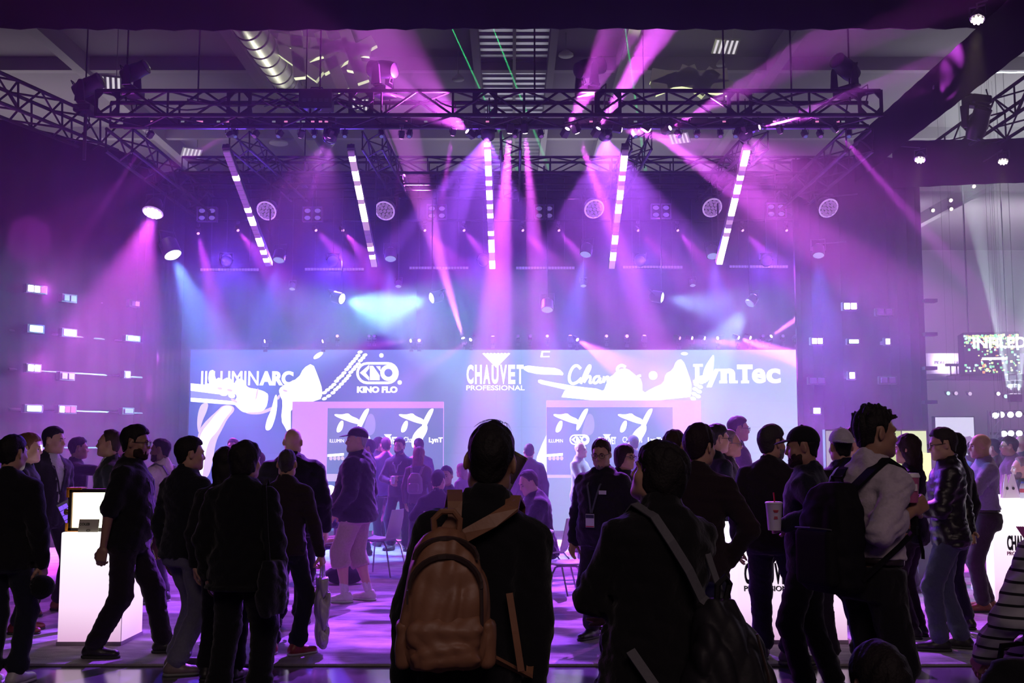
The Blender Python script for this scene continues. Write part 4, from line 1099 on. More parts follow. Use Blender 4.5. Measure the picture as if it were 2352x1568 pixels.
# ---- wash lights: blue-white lenses lower down
def wash(label, group, p, target, r, watts, deg, col, lens=LENS_ICE, blend=0.6):
    t = thing('wash_light', label, 'stage light', p, 0, group); q = aim(p, target).to_matrix().to_4x4()
    MB().lathe([(r * 0.6, r * 2.2), (r * 1.05, r * 1.8), (r * 1.1, 0.0), (r * 0.98, -0.01), (r * 0.98, 0.02)], q, 18).build('housing', BODY, t, True)
    MB().lathe([(r * 0.97, 0.0), (r * 0.7, -r * 0.22), (r * 0.05, -r * 0.32)], q, 18).build('lens', lens, t, True)
    MB().tube([q @ Vector((-r * 1.2, 0, r)), q @ Vector((-r * 1.2, 0, r * 2.2)) + Vector((0, 0, r)), q @ Vector((r * 1.2, 0, r * 2.2)) + Vector((0, 0, r)), q @ Vector((r * 1.2, 0, r))], 0.014, 5).build('yoke', BODY, t)
    HANG.append((t, Vector(p), r))
    if watts: spot(Vector(p) + (Vector(target) - Vector(p)).normalized() * (r * 0.4), target, deg, watts, col, t, blend, 0.05)
    return t
LENS_SOFT = glow('lens_soft_ice', (0.5, 0.62, 1.0), 0.55)
wl = 'wash light with a pale blue lens hanging low before the backdrop'
for px, py, tx, ty, w, dg in ((640, 597, 600, 800, 1200, 30), (897, 594, 890, 800, 1600, 26), (1345, 584, 1300, 800, 3000, 24), (1637, 588, 1655, 760, 1400, 30), (1880, 586, 1890, 800, 1600, 30), (1257, 711, 1255, 900, 500, 40)):
    wash(wl, 'blue wash lights before the backdrop', at(px, py, 19.2), at(tx, ty, 18.4), 0.10, w * 3.6, dg, (0.15, 0.12, 1.0), LENS_SOFT)
wash('wash light sending a broad icy cone down beside the blinder wall', None, at(397, 585, 18.6), at(462, 740, 18.2), 0.15, 14000, 32, (0.16, 0.34, 1.0), LENS_ICE)
wash('wash light throwing an icy cone sideways over the KINO FLO emblem', None, at(785, 686, 19.6), at(980, 740, 18.8), 0.10, 10000, 52, (0.24, 0.64, 0.80), LENS_ICE)
wash('wash light facing its icy twin above the LED wall', None, at(992, 684, 19.6), at(790, 735, 18.8), 0.10, 12000, 46, (0.24, 0.66, 0.80), LENS_ICE)
wash('wash light throwing a pale cone sideways above the script lettering', None, at(1520, 683, 19.6), at(1760, 725, 19.0), 0.10, 7000, 44, (0.32, 0.55, 1.0), LENS_ICE)
wash('wash light sending a pale cone down above the slab serif lettering', None, at(1722, 697, 19.6), at(1650, 800, 19.2), 0.09, 5000, 44, (0.45, 0.75, 1.0), LENS_SOFT)
for px, py in ((671, 663), (915, 657), (1340, 656), (1591, 655), (1848, 651)):
    p = at(px, py, 20.4); wash('tiny round light hanging in front of the backdrop', 'tiny round lights before the backdrop', p, p + Vector((0, -0.5, -1)), 0.055, 0, 10, BLUE, LENS_SOFT)
# ---- four-cell blinders in the rig
BL_L = mat('blinder_lens', (0.35, 0.3, 0.5), 0.3, emit=(0.35, 0.25, 0.7), power=0.35); BL_F = mat('blinder_frame', (0.10, 0.08, 0.14), 0.5)
PLACE = ['ILLUMINARC lettering', 'gap between ILLUMINARC and KINO FLO', 'gap between KINO FLO and CHAUVET', 'gap between CHAUVET and the script', 'end of the script lettering', 'LynTec lettering']
for pn, (px, py) in zip(PLACE, ((474, 491), (717, 491), (1003, 486), (1250, 486), (1519, 484), (1784, 482))):
    p = at(px, py, 20.2); t = thing('blinder', 'four-cell blinder hanging dark high over the ' + pn, 'stage light', p, 0, 'four-cell blinders before the backdrop')
    for cx in (-0.095, 0.095):
        mb = MB()
        for a, b in (((-0.09, -0.14), (0.09, -0.125)), ((-0.09, 0.125), (0.09, 0.14)), ((-0.09, -0.14), (-0.075, 0.14)), ((0.075, -0.14), (0.09, 0.14))): mb.box((cx + a[0], -0.02, a[1]), (cx + b[0], 0.06, b[1]))
        mb.build('frame', BL_F, t)
        for z in (-0.068, 0.068): MB().lathe([(0.058, 0.02), (0.05, -0.01), (0.01, -0.02)], Matrix.Translation((cx, 0.02, z)) @ Matrix.Rotation(math.pi / 2, 4, 'X') @ Matrix.Diagonal((1, .72, 1, 1)) @ Matrix.Rotation(math.pi, 4, 'X'), 14).build('lamp', BL_L, t, True)
    MB().box((-0.19, 0.055, -0.14), (0.19, 0.12, 0.14)).build('housing', BODY, t)
    MB().bar((0, 0.09, 0.14), (0, 0.09, 0.9), 0.018, 6).build('hanger', BODY, t)
# ---- slim horizontal strips
for pn, (x0, x1, y) in zip(PLACE, ((460, 595, 619), (700, 836, 618), (940, 1076, 615), (1185, 1320, 615), (1430, 1568, 613), (1675, 1810, 612))):
    a, b = at(x0, y, 21.4), at(x1, y, 21.4)
    t = thing('strip_light', 'slim dim light strip hung level over the ' + pn, 'light strip', a, 0, 'level light strips')
    MB().box((0, 0, -0.03), (b.x - a.x, 0.05, 0.03)).build('housing', BODY, t)
    n = 20; w = (b.x - a.x) / n; cm = MB().box((0.004, -0.008, -0.024), (w - 0.004, 0.0, 0.024)).mesh('cell', mat('strip_cell', (0.3, 0.25, 0.4), 0.4, emit=(0.55, 0.35, 0.95), power=0.30))
    for k in range(n): inst('cell', cm, t, Matrix.Translation((k * w, 0, 0)))
    for x in (0.2, b.x - a.x - 0.2): MB().tube([(x, 0.03, 0), (x, 0.03, at(1176, 384, 20.9).z - a.z - .3), (x, -0.3, at(1176, 384, 20.9).z - a.z - .15)], 0.008, 5).build('hanger', BODY, t)
# ---- blinders on the side wings
WHITE_B = glow('wing_white', (1.0, 0.75, 1.0), 6.0); ICE_B = glow('wing_ice', (0.62, 0.95, 1.0), 2.6); PINK_B = glow('wing_pink', (0.9, 0.3, 0.8), 1.0); DARK_B = mat('wing_dark', (0.20, 0.14, 0.26), 0.4)
def wing(label, group, p, rot, cells, m_list, w, h, light=None):
    t = thing('wing_blinder', label, 'stage light', p, rot, group)
    n = len(m_list); tw = w * n
    MB().box((-tw / 2 - 0.02, 0.0, -h / 2 - 0.02), (tw / 2 + 0.02, 0.10, h / 2 + 0.02)).build('housing', BODY, t, bevel=0.006)
    for i, m_ in enumerate(m_list):
        x = -tw / 2 + (i + 0.5) * w; MB().box((x - w * 0.43, -0.02, -h / 2), (x + w * 0.43, 0.0, h / 2)).build('cell', m_, t, bevel=0.012)
    MB().box((-0.03, 0.10, -0.03), (0.03, 0.52, 0.03)).build('bracket', BODY, t)
    if light:
        l = bpy.data.lights.new('cell_light', 'SPOT'); l.energy = light[0]; l.color = light[1]; l.spot_size = math.radians(165); l.spot_blend = 1.0; l.shadow_soft_size = 0.08
        lo_ = link(bpy.data.objects.new('cell_light', l)); lo_.parent = t; lo_.location = (0, -0.05, 0); lo_.rotation_euler = (-math.pi / 2, 0, 0)
    return t
LW = lambda d: -18.9 + 0.667 * d
lrot = -math.atan2(1.0, 0.667) + math.pi / 2
lrot = math.radians(56)
def left_pt(px, py):
    k = (px - CX) / F; d = 18.9 / (0.667 - k); return at(px, py, d)
for px, py, ml, w, h in ((85, 664, (WHITE_B, WHITE_B, PINK_B), 0.11, 0.10), (83, 755, (ICE_B,), 0.26, 0.10), (160, 764, (WHITE_B,), 0.24, 0.10), (306, 777, (ICE_B,), 0.26, 0.07), (78, 845, (WHITE_B, WHITE_B), 0.11, 0.10), (293, 860, (WHITE_B,), 0.10, 0.09),
                         (78, 938, (ICE_B,), 0.28, 0.09), (155, 940, (WHITE_B, PINK_B, PINK_B), 0.10, 0.10), (88, 1030, (WHITE_B,), 0.13, 0.11), (310, 697, (DARK_B, PINK_B), 0.09, 0.08), (155, 864, (DARK_B, DARK_B), 0.12, 0.10), (295, 944, (DARK_B,), 0.2, 0.08), (160, 685, (DARK_B, DARK_B), 0.12, 0.1)):
    lit = ml[0] is not DARK_B
    wing('glowing cell blinder mounted on the angled wing by the suited men' if lit else 'dark cell blinder mounted on the angled wing by the suited men', 'lit blinders on the angled wing' if lit else 'dark blinders on the angled wing', left_pt(px, py), lrot, 0, ml, w, h, (280, (0.8, 0.08, 0.95)) if ml[0] is WHITE_B and w > 0.1 else (110, (0.12, 0.06, 1.0)) if ml[0] is ICE_B else None)
for px, py, ml, w, h in ((1953, 703, (WHITE_B, WHITE_B), 0.12, 0.11), (1877, 783, (WHITE_B, WHITE_B), 0.10, 0.10), (1961, 784, (ICE_B,), 0.20, 0.07), (2039, 784, (WHITE_B,), 0.09, 0.10), (1957, 862, (WHITE_B,), 0.11, 0.11), (1876, 943, (WHITE_B,), 0.14, 0.10),
                         (2032, 716, (DARK_B, DARK_B), 0.14, 0.10), (1877, 874, (DARK_B, DARK_B), 0.14, 0.10), (2040, 873, (DARK_B, DARK_B), 0.14, 0.10)):
    lit = ml[0] is not DARK_B
    wing('glowing cell blinder mounted on the straight wing beside the slab serif lettering' if lit else 'dark cell blinder mounted on the straight wing beside the slab serif lettering', 'lit blinders on the straight wing' if lit else 'dark blinders on the straight wing', at(px, py, 19.2), 0, 0, ml, w, h, (190, (0.45, 0.08, 1.0)) if ml[0] is WHITE_B else None)
for py in (690, 767, 845, 923):
    p = at(2130, py, 19.35); tag(MB().box((p.x - .05, p.y - .03, p.z - .03), (p.x + .17, p.y + .15, p.z + .03)).build('wing_bracket', BODY), 'short black bracket sticking out past the wing drape edge', 'bracket', 'brackets on the wing edge')
# rails that carry the wing blinders
for py in (664, 755, 845, 938, 1028):
    a, b = left_pt(20, py), left_pt(330, py - 0); b.z = a.z; a, b = a + Vector((-0.1, 0.22, 0)), b + Vector((-0.1, 0.22, 0))
    tag(MB().bar(a, b, 0.02, 6).build('wing_rail', BODY), 'black rail carrying blinders on the angled wing', 'rail', 'rails on the angled wing')
# ---- moving heads standing on the trusses
def moving_head(label, p, tilt, yaw, sz=1.0, glowc=None, hang=False):
    t = thing('moving_head', label, 'moving light', p, yaw); t.scale = (sz, sz, -sz if hang else sz)
    MB().box((-0.20, -0.17, 0.0), (0.20, 0.17, 0.15)).build('base', BODY, t, bevel=0.03)
    for s in (-1, 1):
        MB().prism([(-0.10, 0.0), (0.10, 0.0), (0.065, 0.36), (0.03, 0.42), (-0.03, 0.42), (-0.065, 0.36)], 0.05, Matrix.Translation((s * 0.215 - 0.025, 0, 0.17)) @ Matrix.Rotation(math.pi / 2, 4, 'Z')).build('yoke_arm', BODY, t, bevel=0.012)
    MB().box((-0.235, -0.09, 0.15), (0.235, 0.09, 0.20)).build('yoke_base', BODY, t, bevel=0.015)
    M = Matrix.Translation((0, 0, 0.52)) @ Matrix.Rotation(tilt, 4, 'X')
    MB().lathe([(0.08, -0.26), (0.14, -0.24), (0.165, -0.12), (0.17, 0.06), (0.15, 0.18), (0.155, 0.30), (0.14, 0.31)], M, 18).build('head', BODY, t, True)
    MB().lathe([(0.135, 0.305), (0.10, 0.335), (0.02, 0.345)], M, 18).build('lens', mat('moving_lens', (0.10, 0.07, 0.12), 0.08, coat=1.0), t, True)
    MB().tube([M @ Vector((-0.05, 0.15, -0.2)), M @ Vector((-0.05, 0.24, -0.2)), M @ Vector((0.05, 0.24, -0.2)), M @ Vector((0.05, 0.15, -0.2))], 0.012, 5).build('handle', BODY, t)
    MB().tube([(0.18, 0.1, 0.1), (0.34, 0.12, 0.16), (0.36, 0.1, 0.0), (0.30, 0.1, -0.2)], 0.014, 5).build('cable', BODY, t)
zt_ = fz + 0.18
moving_head('moving head with a long round lamp leaning over the corner of the front truss', (at(305, 215, FD).x, FD, zt_), 1.2, 1.4, 0.72)
moving_head('moving head tipped forward on the front truss beside the white steelwork', (at(882, 215, FD).x, FD, zt_), -1.35, 1.1, 0.80)
moving_head('moving head tipped over on the front truss beyond the corrugated decking', (at(1352, 215, FD).x, FD, zt_), -1.2, -1.0, 0.84)
moving_head('moving head with a pale plate standing at the end of the front truss', (at(1946, 215, FD).x, FD, zt_), 1.25, -0.9, 0.82)
moving_head('slim moving head on a pole over the blinder wall truss', (at(197, 262, 17.0).x, 17.0, at(197, 262, 17.0).z), 1.1, 1.5, 0.85)
moving_head('black moving head hanging in front of the pale hall gap', (at(2243, 222, 15.0).x, 15.0, at(2243, 222, 15.0).z), 2.6, 0.3, 0.8, hang=True)
MB().bar((at(2243, 222, 15.0).x, 15.0, at(2243, 222, 15.0).z), (5.97, 15.0, 6.7), 0.03).build('rigging_pole', BODY)
tag(bpy.data.objects['rigging_pole'], 'short black pole holding the moving head by the pale hall gap', 'pole')
p = at(197, 262, 17.0); tag(MB().bar((p.x, p.y, p.z), (p.x, p.y, p.z - 0.75), 0.03).build('rigging_pole', BODY), 'short black pole under the slim moving head over the blinder wall', 'pole')
# power box on the truss
p = at(727, 232, FD - 0.2); t = thing('power_box', 'black power distribution box clamped on the front truss with a carry handle', 'power box', p)
MB().box((-0.24, -0.12, -0.14), (0.24, 0.12, 0.15)).build('case', BODY, t, bevel=0.02)
MB().tube([(-0.1, 0, 0.15), (-0.08, 0, 0.20), (0.08, 0, 0.20), (0.1, 0, 0.15)], 0.012, 6).build('handle', BODY, t)
for i in range(5): MB().box((-0.18 + i * 0.08, -0.135, -0.05), (-0.13 + i * 0.08, -0.12, 0.0)).build('socket', mat('socket_grey', (0.06, 0.06, 0.07), 0.5), t)
for x in (-0.30, 0.28): MB().tube([(x * .8, 0, 0.08), (x * 1.4, 0, 0.10), (x * 2.0, 0.05, 0.0), (x * 2.6, 0.1, -0.05)], 0.012, 5).build('cable', BODY, t)
# cables draped along the front truss
for k, (x0, x1, sag) in enumerate(((340, 520, 0.16), (600, 700, 0.12), (770, 860, 0.14), (1000, 1100, 0.12), (430, 640, 0.10), (1720, 1900, 0.1))):
    a, b = at(x0, 228, FD - .3), at(x1, 228, FD - .3)
    pts = [a.lerp(b, i / 8) - Vector((0, 0, sag * 4 * (i / 8) * (1 - i / 8))) for i in range(9)]
    tag(MB().tube(pts, 0.012, 5).build('truss_cable', BODY), 'black cable sagging along the front truss', 'cable', 'cables on the front truss')
# dark cable tray slung under the front truss
ct = thing('cable_tray', 'long black cable tray slung under the front truss behind the beam lights', 'cable tray', (FX0, FD + 0.42, at(1176, 296, FD + .42).z))
Lc = FX1 - FX0
MB().box((0.15, -0.03, 0.0), (Lc - 0.15, 0.03, 0.16)).build('tray', BODY, ct)
for i in range(12): MB().box((0.3 + i * Lc / 12.2, -0.16, 0.03), (0.3 + i * Lc / 12.2 + 0.28 + 0.2 * (i % 3), -0.03, 0.13)).build('driver_box', BODY, ct, bevel=0.01)
for i in range(7): MB().bar((0.3 + i * (Lc - .6) / 6, 0, 0.16), (0.3 + i * (Lc - .6) / 6, -0.18, 0.42), 0.012).build('tray_hanger', BODY, ct)
rnd2 = random.Random(8)
for i in range(26):
    x = rnd2.uniform(0.4, Lc - 0.4); MB().box((x, -0.17, 0.05), (x + 0.05, -0.165, 0.075)).build('status_light', glow('status_pink', (0.9, 0.25, 0.6), 0.9) if i % 3 else glow('status_pale', (0.5, 0.5, 0.6), 0.35), ct)
# ---- warm downlights on the valances
for px, py, d in ((2245, 44, 13.2), (2113, 366, 17.5), (2304, 370, 18.4)):
    p = at(px, py, d); wm = 'warm white downlight on the border drape with a beam straight down'
    wt = par(wm, 'warm downlights on the border drapes', p, p + Vector((-0.25, -0.35, -1)), 0.085, glow('warm_lens', (1.0, 0.88, 0.75), 4.0), CHROME, 250, 22, (1.0, 0.75, 0.5), 8)
# ---- stage wash: wash lights added in the rig to colour carpet, people and haze
def gobo(t, scale=4.2):
    """breakup pattern wheel in a profile light"""
    for c in t.children:
        if c.type == 'LIGHT':
            l = c.data; l.use_nodes = True; l.shadow_soft_size = 0.03; l.spot_blend = 0.25; nt = l.node_tree; e = [n for n in nt.nodes if n.type == 'EMISSION'][0]
            tc = nt.nodes.new('ShaderNodeTexCoord'); n = nt.nodes.new('ShaderNodeTexNoise'); n.inputs['Scale'].default_value = scale; n.inputs['Detail'].default_value = 2; cr = nt.nodes.new('ShaderNodeValToRGB')
            cr.color_ramp.elements[0].position = 0.46; cr.color_ramp.elements[0].color = (0.02, 0.02, 0.02, 1); cr.color_ramp.elements[1].position = 0.52; cr.color_ramp.elements[1].color = (1, 1, 1, 1)
            mp = nt.nodes.new('ShaderNodeMapping'); mp.inputs['Scale'].default_value = (1, 2.2, 1)
            nt.links.new(tc.outputs['Normal'], mp.inputs[0]); nt.links.new(mp.outputs[0], n.inputs['Vector']); nt.links.new(n.outputs['Fac'], cr.inputs[0]); nt.links.new(cr.outputs[0], e.inputs['Strength'])
def rig_wash(px, py, d, tgt, deg, watts, col):
    p = at(px, py, d)
    return wash('dark wash light added in the rig to colour carpet and haze', 'added wash lights in the rig', p, tgt, 0.10, watts, deg, col, mat('lens_dark', (0.03, 0.03, 0.05), 0.1), 1.0)
rig_wash(757, 318, FD + 0.3, Vector((-3.6, 12.0, 0)), 60, 1500, (0.70, 0.14, 1.0))
gobo(rig_wash(1120, 312, FD + 0.5, Vector((-0.9, 11.0, 0)), 44, 15000, (0.36, 0.08, 1.0)), 7.5)
gobo(rig_wash(1390, 312, FD + 0.5, Vector((1.4, 10.8, 0)), 44, 12000, (0.46, 0.09, 1.0)), 8.5)
rig_wash(1713, 312, FD + 0.3, Vector((4.4, 10.6, 0)), 70, 2600, (0.80, 0.13, 0.9))
for px, py, w in ((520, 600, 2000), (765, 600, 2000), (1110, 600, 1100), (1470, 600, 1000), (1760, 600, 1300)):  # low washes added for the blue glow in the haze
    rig_wash(px, py, 20.5, at(px, 760, 17.0), 105, w, (0.13, 0.045, 1.0) if px < 1000 else (0.22, 0.06, 1.0))
# green laser sheets high over the booth
GREEN = (0.05, 1.0, 0.30)
for (x0, y0, x1, y1, dd) in ((1000, 40, 1180, 372, 24), (1100, 40, 1255, 372, 24), (1424, 40, 1480, 372, 24), (500, 60, 760, 330, 24)):
    a, b = at(x0, y0 - 60, dd), at(x1, y1, dd); p = a
    t = thing('laser_projector', 'small laser projector high in the hall throwing a thin green line', 'laser', p, 0, 'green laser projectors')
    MB().box((-0.1, -0.1, 0), (0.1, 0.1, 0.16)).build('housing', BODY, t, bevel=0.01)
    MB().bar((0, 0, 0.16), (0, 0, CEIL - p.z), 0.015).build('hanger', BODY, t)
    spot(p + Vector((0, 0, -0.03)), b, 0.7, 800000, GREEN, t, 0.2, 0.01)
# ================================================================ the LED wall and what it shows
LD = 21.3
def P2(px, py, d=LD): return at(px, py, d)
wl0, wr0 = P2(438, 803).x, P2(1841, 803).x
wtop = P2(1140, 803).z
led = thing('led_wall', 'huge LED video wall showing a flute player in white and blue', 'video wall', ((wl0 + wr0) / 2, LD, 0))
def ledmat():
    m = bpy.data.materials.new('led_picture'); m.use_nodes = True; nt = m.node_tree; nt.nodes.clear(); L = nt.links
    o = nt.nodes.new('ShaderNodeOutputMaterial'); e = nt.nodes.new('ShaderNodeEmission'); tc = nt.nodes.new('ShaderNodeTexCoord'); sp = nt.nodes.new('ShaderNodeSeparateXYZ')
    mr = nt.nodes.new('ShaderNodeMapRange'); mr.inputs[1].default_value = -6.0; mr.inputs[2].default_value = 6.0
    cr = nt.nodes.new('ShaderNodeValToRGB'); el = cr.color_ramp.elements
    el[0].position = 0; el[0].color = (0.055, 0.085, 0.44, 1); el[1].position = 1; el[1].color = (0.42, 0.60, 0.66, 1)
    x = el.new(0.45); x.color = (0.19, 0.33, 0.52, 1); x = el.new(0.7); x.color = (0.34, 0.50, 0.62, 1)
    n = nt.nodes.new('ShaderNodeTexNoise'); n.inputs['Scale'].default_value = 0.35; n.inputs['Detail'].default_value = 3
    mx = nt.nodes.new('ShaderNodeMix'); mx.data_type = 'RGBA'; mx.blend_type = 'MULTIPLY'; mx.inputs[0].default_value = 0.5
    L.new(tc.outputs['Object'], sp.inputs[0]); L.new(sp.outputs[0], mr.inputs[0]); L.new(mr.outputs[0], cr.inputs[0]); L.new(tc.outputs['Object'], n.inputs['Vector'])
    ad = nt.nodes.new('ShaderNodeMath'); ad.operation = 'MULTIPLY_ADD'; ad.inputs[1].default_value = 1.0; ad.inputs[2].default_value = 0.45
    L.new(n.outputs['Fac'], ad.inputs[0]); L.new(cr.outputs[0], mx.inputs[6]); L.new(ad.outputs[0], mx.inputs[7]); L.new(mx.outputs[2], e.inputs[0]); e.inputs[1].default_value = 1.05
    L.new(e.outputs[0], o.inputs[0])
    return m
LEDM = ledmat()
hw = (wr0 - wl0) / 2
MB().box((-hw - 0.03, 0.012, 0.0), (hw + 0.03, 0.35, wtop + 0.02)).build('cabinet_frame', BODY, led)
# 24 x 7 LED tiles with fine gaps
nx, nz = 24, 7; tw, th = 2 * hw / nx, wtop / nz
for i in range(nx):
    for k in range(nz):
        x, z = -hw + i * tw, k * th
        MB().box((x + 0.0006, 0.0, z + 0.0006), (x + tw - 0.0006, 0.014, z + th - 0.0006)).build('led_tile', LEDM, led)
SCR_W = glow('picture_white', (1.0, 0.97, 1.0), 1.9); SCR_P = glow('picture_pink', (0.95, 0.72, 0.95), 0.95); SCR_B = glow('picture_lilac', (0.36, 0.36, 0.82), 0.9); SCR_D = glow('picture_dim', (0.42, 0.40, 0.80), 1.0)
def smooth_poly(pts, it=2):
    for _ in range(it):
        out = []
        for (x0, y0), (x1, y1) in zip(pts, pts[1:] + pts[:1]): out += [(0.75 * x0 + 0.25 * x1, 0.75 * y0 + 0.25 * y1), (0.25 * x0 + 0.75 * x1, 0.25 * y0 + 0.75 * y1)]
        pts = out
    return pts
LAYER = [0]
def flat(name, pts, m, parent, d=LD, thick=0.001, smooth=2, lay=None):
    """flat shape of the displayed picture, flush on its screen"""
    LAYER[0] += 1
    if smooth: pts = smooth_poly(list(pts), smooth)
    off = 0.0012 * (lay if lay is not None else 1)
    w = [at(x, y, d) for x, y in pts]; o = parent.location
    mb = MB(); mb.add([(p.x - o.x, d - off - o.y, p.z - o.z) for p in w], [tuple(range(len(w)))])
    return mb.build(name, m, parent)
def ellipse(cx_, cy_, rx, ry, ang=0, n=14):
    c, s = math.cos(ang), math.sin(ang)
    return [(cx_ + rx * math.cos(t) * c - ry * math.sin(t) * s, cy_ + rx * math.cos(t) * s + ry * math.sin(t) * c) for t in np.linspace(0, 2 * math.pi, n + 1)[:-1]]
F1 = 'picture_shape'
flat(F1, [(438, 896), (545, 905), (535, 925), (438, 914)], SCR_B, led, smooth=0, lay=1)
flat(F1, [(438, 880), (470, 883), (545, 893), (548, 905), (500, 905), (438, 897)], SCR_W, led, smooth=0, lay=2)
flat(F1, [(438, 913), (480, 916), (535, 921), (548, 930), (500, 927), (438, 922)], SCR_W, led, smooth=0, lay=2)
flat(F1, [(452, 975), (455, 945), (463, 926), (480, 924), (475, 945), (464, 968), (457, 1000)], SCR_P, led, lay=1)
flat(F1, [(500, 942), (512, 930), (533, 930), (541, 941), (523, 960), (511, 985), (496, 1012), (489, 1060), (478, 1100), (452, 1100), (450, 1030), (456, 990), (468, 972), (482, 958)], SCR_P, led, lay=2)
flat(F1, [(503, 944), (514, 932), (530, 932), (534, 941), (515, 962), (500, 990), (480, 1010), (470, 1050), (465, 1100), (456, 1100), (454, 1030), (462, 992), (480, 972), (492, 955)], SCR_W, led, lay=3)
flat(F1, [(478, 874), (480, 853), (487, 849), (493, 860), (497, 873), (503, 869), (510, 874), (517, 868), (526, 872), (535, 882), (545, 874), (553, 871), (562, 876), (568, 890), (590, 893), (612, 900), (617, 912), (612, 936), (600, 946), (580, 946), (560, 948), (546, 937), (536, 925), (548, 906), (520, 896), (500, 892), (484, 886)], SCR_W, led, lay=3)
flat(F1, [(578, 892), (614, 901), (617, 912), (611, 940), (580, 936), (575, 910)], SCR_W, led, smooth=1, lay=4)
flat(F1, [(560, 945), (600, 945), (632, 930), (630, 940), (600, 952), (570, 951)], SCR_P, led, lay=2)
flat(F1, [(640, 893), (655, 882), (686, 868), (697, 845), (718, 833), (730, 862), (742, 898), (735, 922), (668, 922), (668, 1010), (657, 985), (645, 965), (650, 922), (643, 908)], SCR_W, led, smooth=1, lay=3)
flat(F1, [(613, 962), (623, 942), (632, 905), (637, 908), (637, 935), (632, 962), (622, 988), (608, 988)], SCR_W, led, lay=4)
flat(F1, [(640, 1100), (655, 1060), (668, 1030), (668, 1100)], SCR_P, led, lay=2)
flat(F1, ellipse(731, 816, 13, 5, -0.6), SCR_W, led, smooth=0, lay=2)
rb = random.Random(3)
for i in range(16):
    t = i / 15.0; bx, by = 740 + 92 * t ** 0.8, 912 - 100 * t
    for sx in (-1, 1):
        flat('picture_bead', ellipse(bx + sx * 5.5 + rb.uniform(-1, 1), by + sx * 3 + rb.uniform(-1, 1), 6.0, 3.7, -0.25, 10), SCR_W, led, smooth=0, lay=2 + (i % 2))
for c in ((876, 816, 5), (918, 878, 5), (1500, 862, 10), (1252, 812, 0)):
    if c[2]: flat(F1, ellipse(c[0], c[1], c[2], c[2]), SCR_W, led, smooth=0, lay=2)
for c in ((487, 866, 6.5, 17, 0.1), (504, 879, 7, 12, -0.2), (523, 879, 11, 12, 0.0), (551, 883, 12, 14, 0.0), (513, 903, 10, 6, 0.2), (532, 908, 8, 6, 0.3)):
    flat(F1, ellipse(*c), SCR_W, led, smooth=0, lay=4)
for c in ((505, 892, 6, 3, 0.1), (528, 896, 7, 3, 0.2), (538, 920, 9, 3, 0.5), (590, 905, 2, 14, 0.2), (655, 897, 6, 2.5, 0.3), (640, 912, 3, 6, 0.4)):
    flat(F1, ellipse(*c), SCR_P, led, smooth=0, lay=5)
# right half of the picture
flat(F1, [(1203, 838), (1245, 843), (1283, 845), (1298, 862), (1275, 860), (1240, 860), (1203, 852)], SCR_W, led, smooth=1, lay=2)
flat(F1, [(1236, 870), (1260, 876), (1330, 888), (1382, 893), (1380, 905), (1330, 902), (1262, 886), (1236, 880)], SCR_W, led, smooth=1, lay=2)
flat(F1, [(1286, 919), (1300, 890), (1340, 896), (1385, 902), (1395, 875), (1420, 848), (1440, 845), (1460, 862), (1475, 872), (1475, 905), (1500, 890), (1525, 880), (1528, 858), (1545, 850), (1553, 828), (1568, 824), (1582, 860), (1590, 888), (1584, 919)], SCR_W, led, smooth=1, lay=3)
flat(F1, [(1241, 820), (1244, 806), (1263, 806), (1263, 809), (1247, 809), (1247, 818), (1262, 817), (1262, 820)], SCR_W, led, smooth=0, lay=2)
flat(F1, ellipse(1572, 812, 8, 3.5), SCR_W, led, smooth=0, lay=2)
flat(F1, [(1617, 845), (1632, 822), (1640, 812), (1640, 835), (1636, 862), (1622, 880), (1612, 872)], SCR_W, led, lay=2)
for i in range(10): flat('picture_bead', ellipse(1592 + (i % 2) * 10 + i * 1.2, 915 - i * 5.4, 6.5, 4.5, 0.3, 10), SCR_W, led, smooth=0, lay=2 + i % 2)
flat(F1, [(1256, 1095), (1230, 1095), (1233, 1050), (1245, 1020), (1256, 997)], SCR_W, led, smooth=0, lay=3)
flat(F1, [(1300, 1200), (1330, 1150), (1345, 1110), (1350, 1150), (1330, 1215), (1305, 1218)], SCR_P, led, lay=2)
flat(F1, [(744, 1118), (760, 1112), (772, 1120), (770, 1135), (752, 1140), (744, 1130)], SCR_W, led, lay=2)

# ---- raised white lettering and emblems on the wall
LETTER = mat('white_letter', (0.85, 0.84, 0.9), 0.4, emit=(1.0, 0.97, 1.0), power=1.25)
def fit_text(name, s, x0, x1, y0, y1, d, m, label, cat='lettering', bold=0.0, depth=0.02, parent=None, face=None):
    me = text_mesh(s, 1.0, depth, m, bold)
    co = np.array([v.co for v in me.vertices]); lo, hi = co.min(0), co.max(0)
    a, b = at(x0, y1, d), at(x1, y0, d)
    sx, sz = (b.x - a.x) / (hi[0] - lo[0]), (b.z - a.z) / (hi[2] - lo[2])
    M = Matrix.Translation((a.x, a.y, a.z)) @ Matrix.Diagonal((sx, 1, sz, 1)) @ Matrix.Translation((-lo[0], 0, -lo[2]))
    if face is not None: M = face @ M
    o = link(bpy.data.objects.new(name, me))
    if parent is not None:
        o.parent = parent; bpy.context.view_layer.update(); o.matrix_basis = parent.matrix_world.inverted() @ M
    else:
        o.matrix_world = M
        if label: tag(o, label, cat)
    return o
TD = LD - 0.06
def sign(label): return thing('wall_sign', label, 'sign', (0, 0, 0))
s1 = sign('raised white ILLUMINARC lettering on the LED wall'); fit_text('letters', 'ILLUMIN', 462, 594, 852, 885, TD, LETTER, None, parent=s1, bold=0.0); fit_text('letters', 'ARC', 596, 674, 852, 885, TD, LETTER, None, parent=s1, bold=0.045)
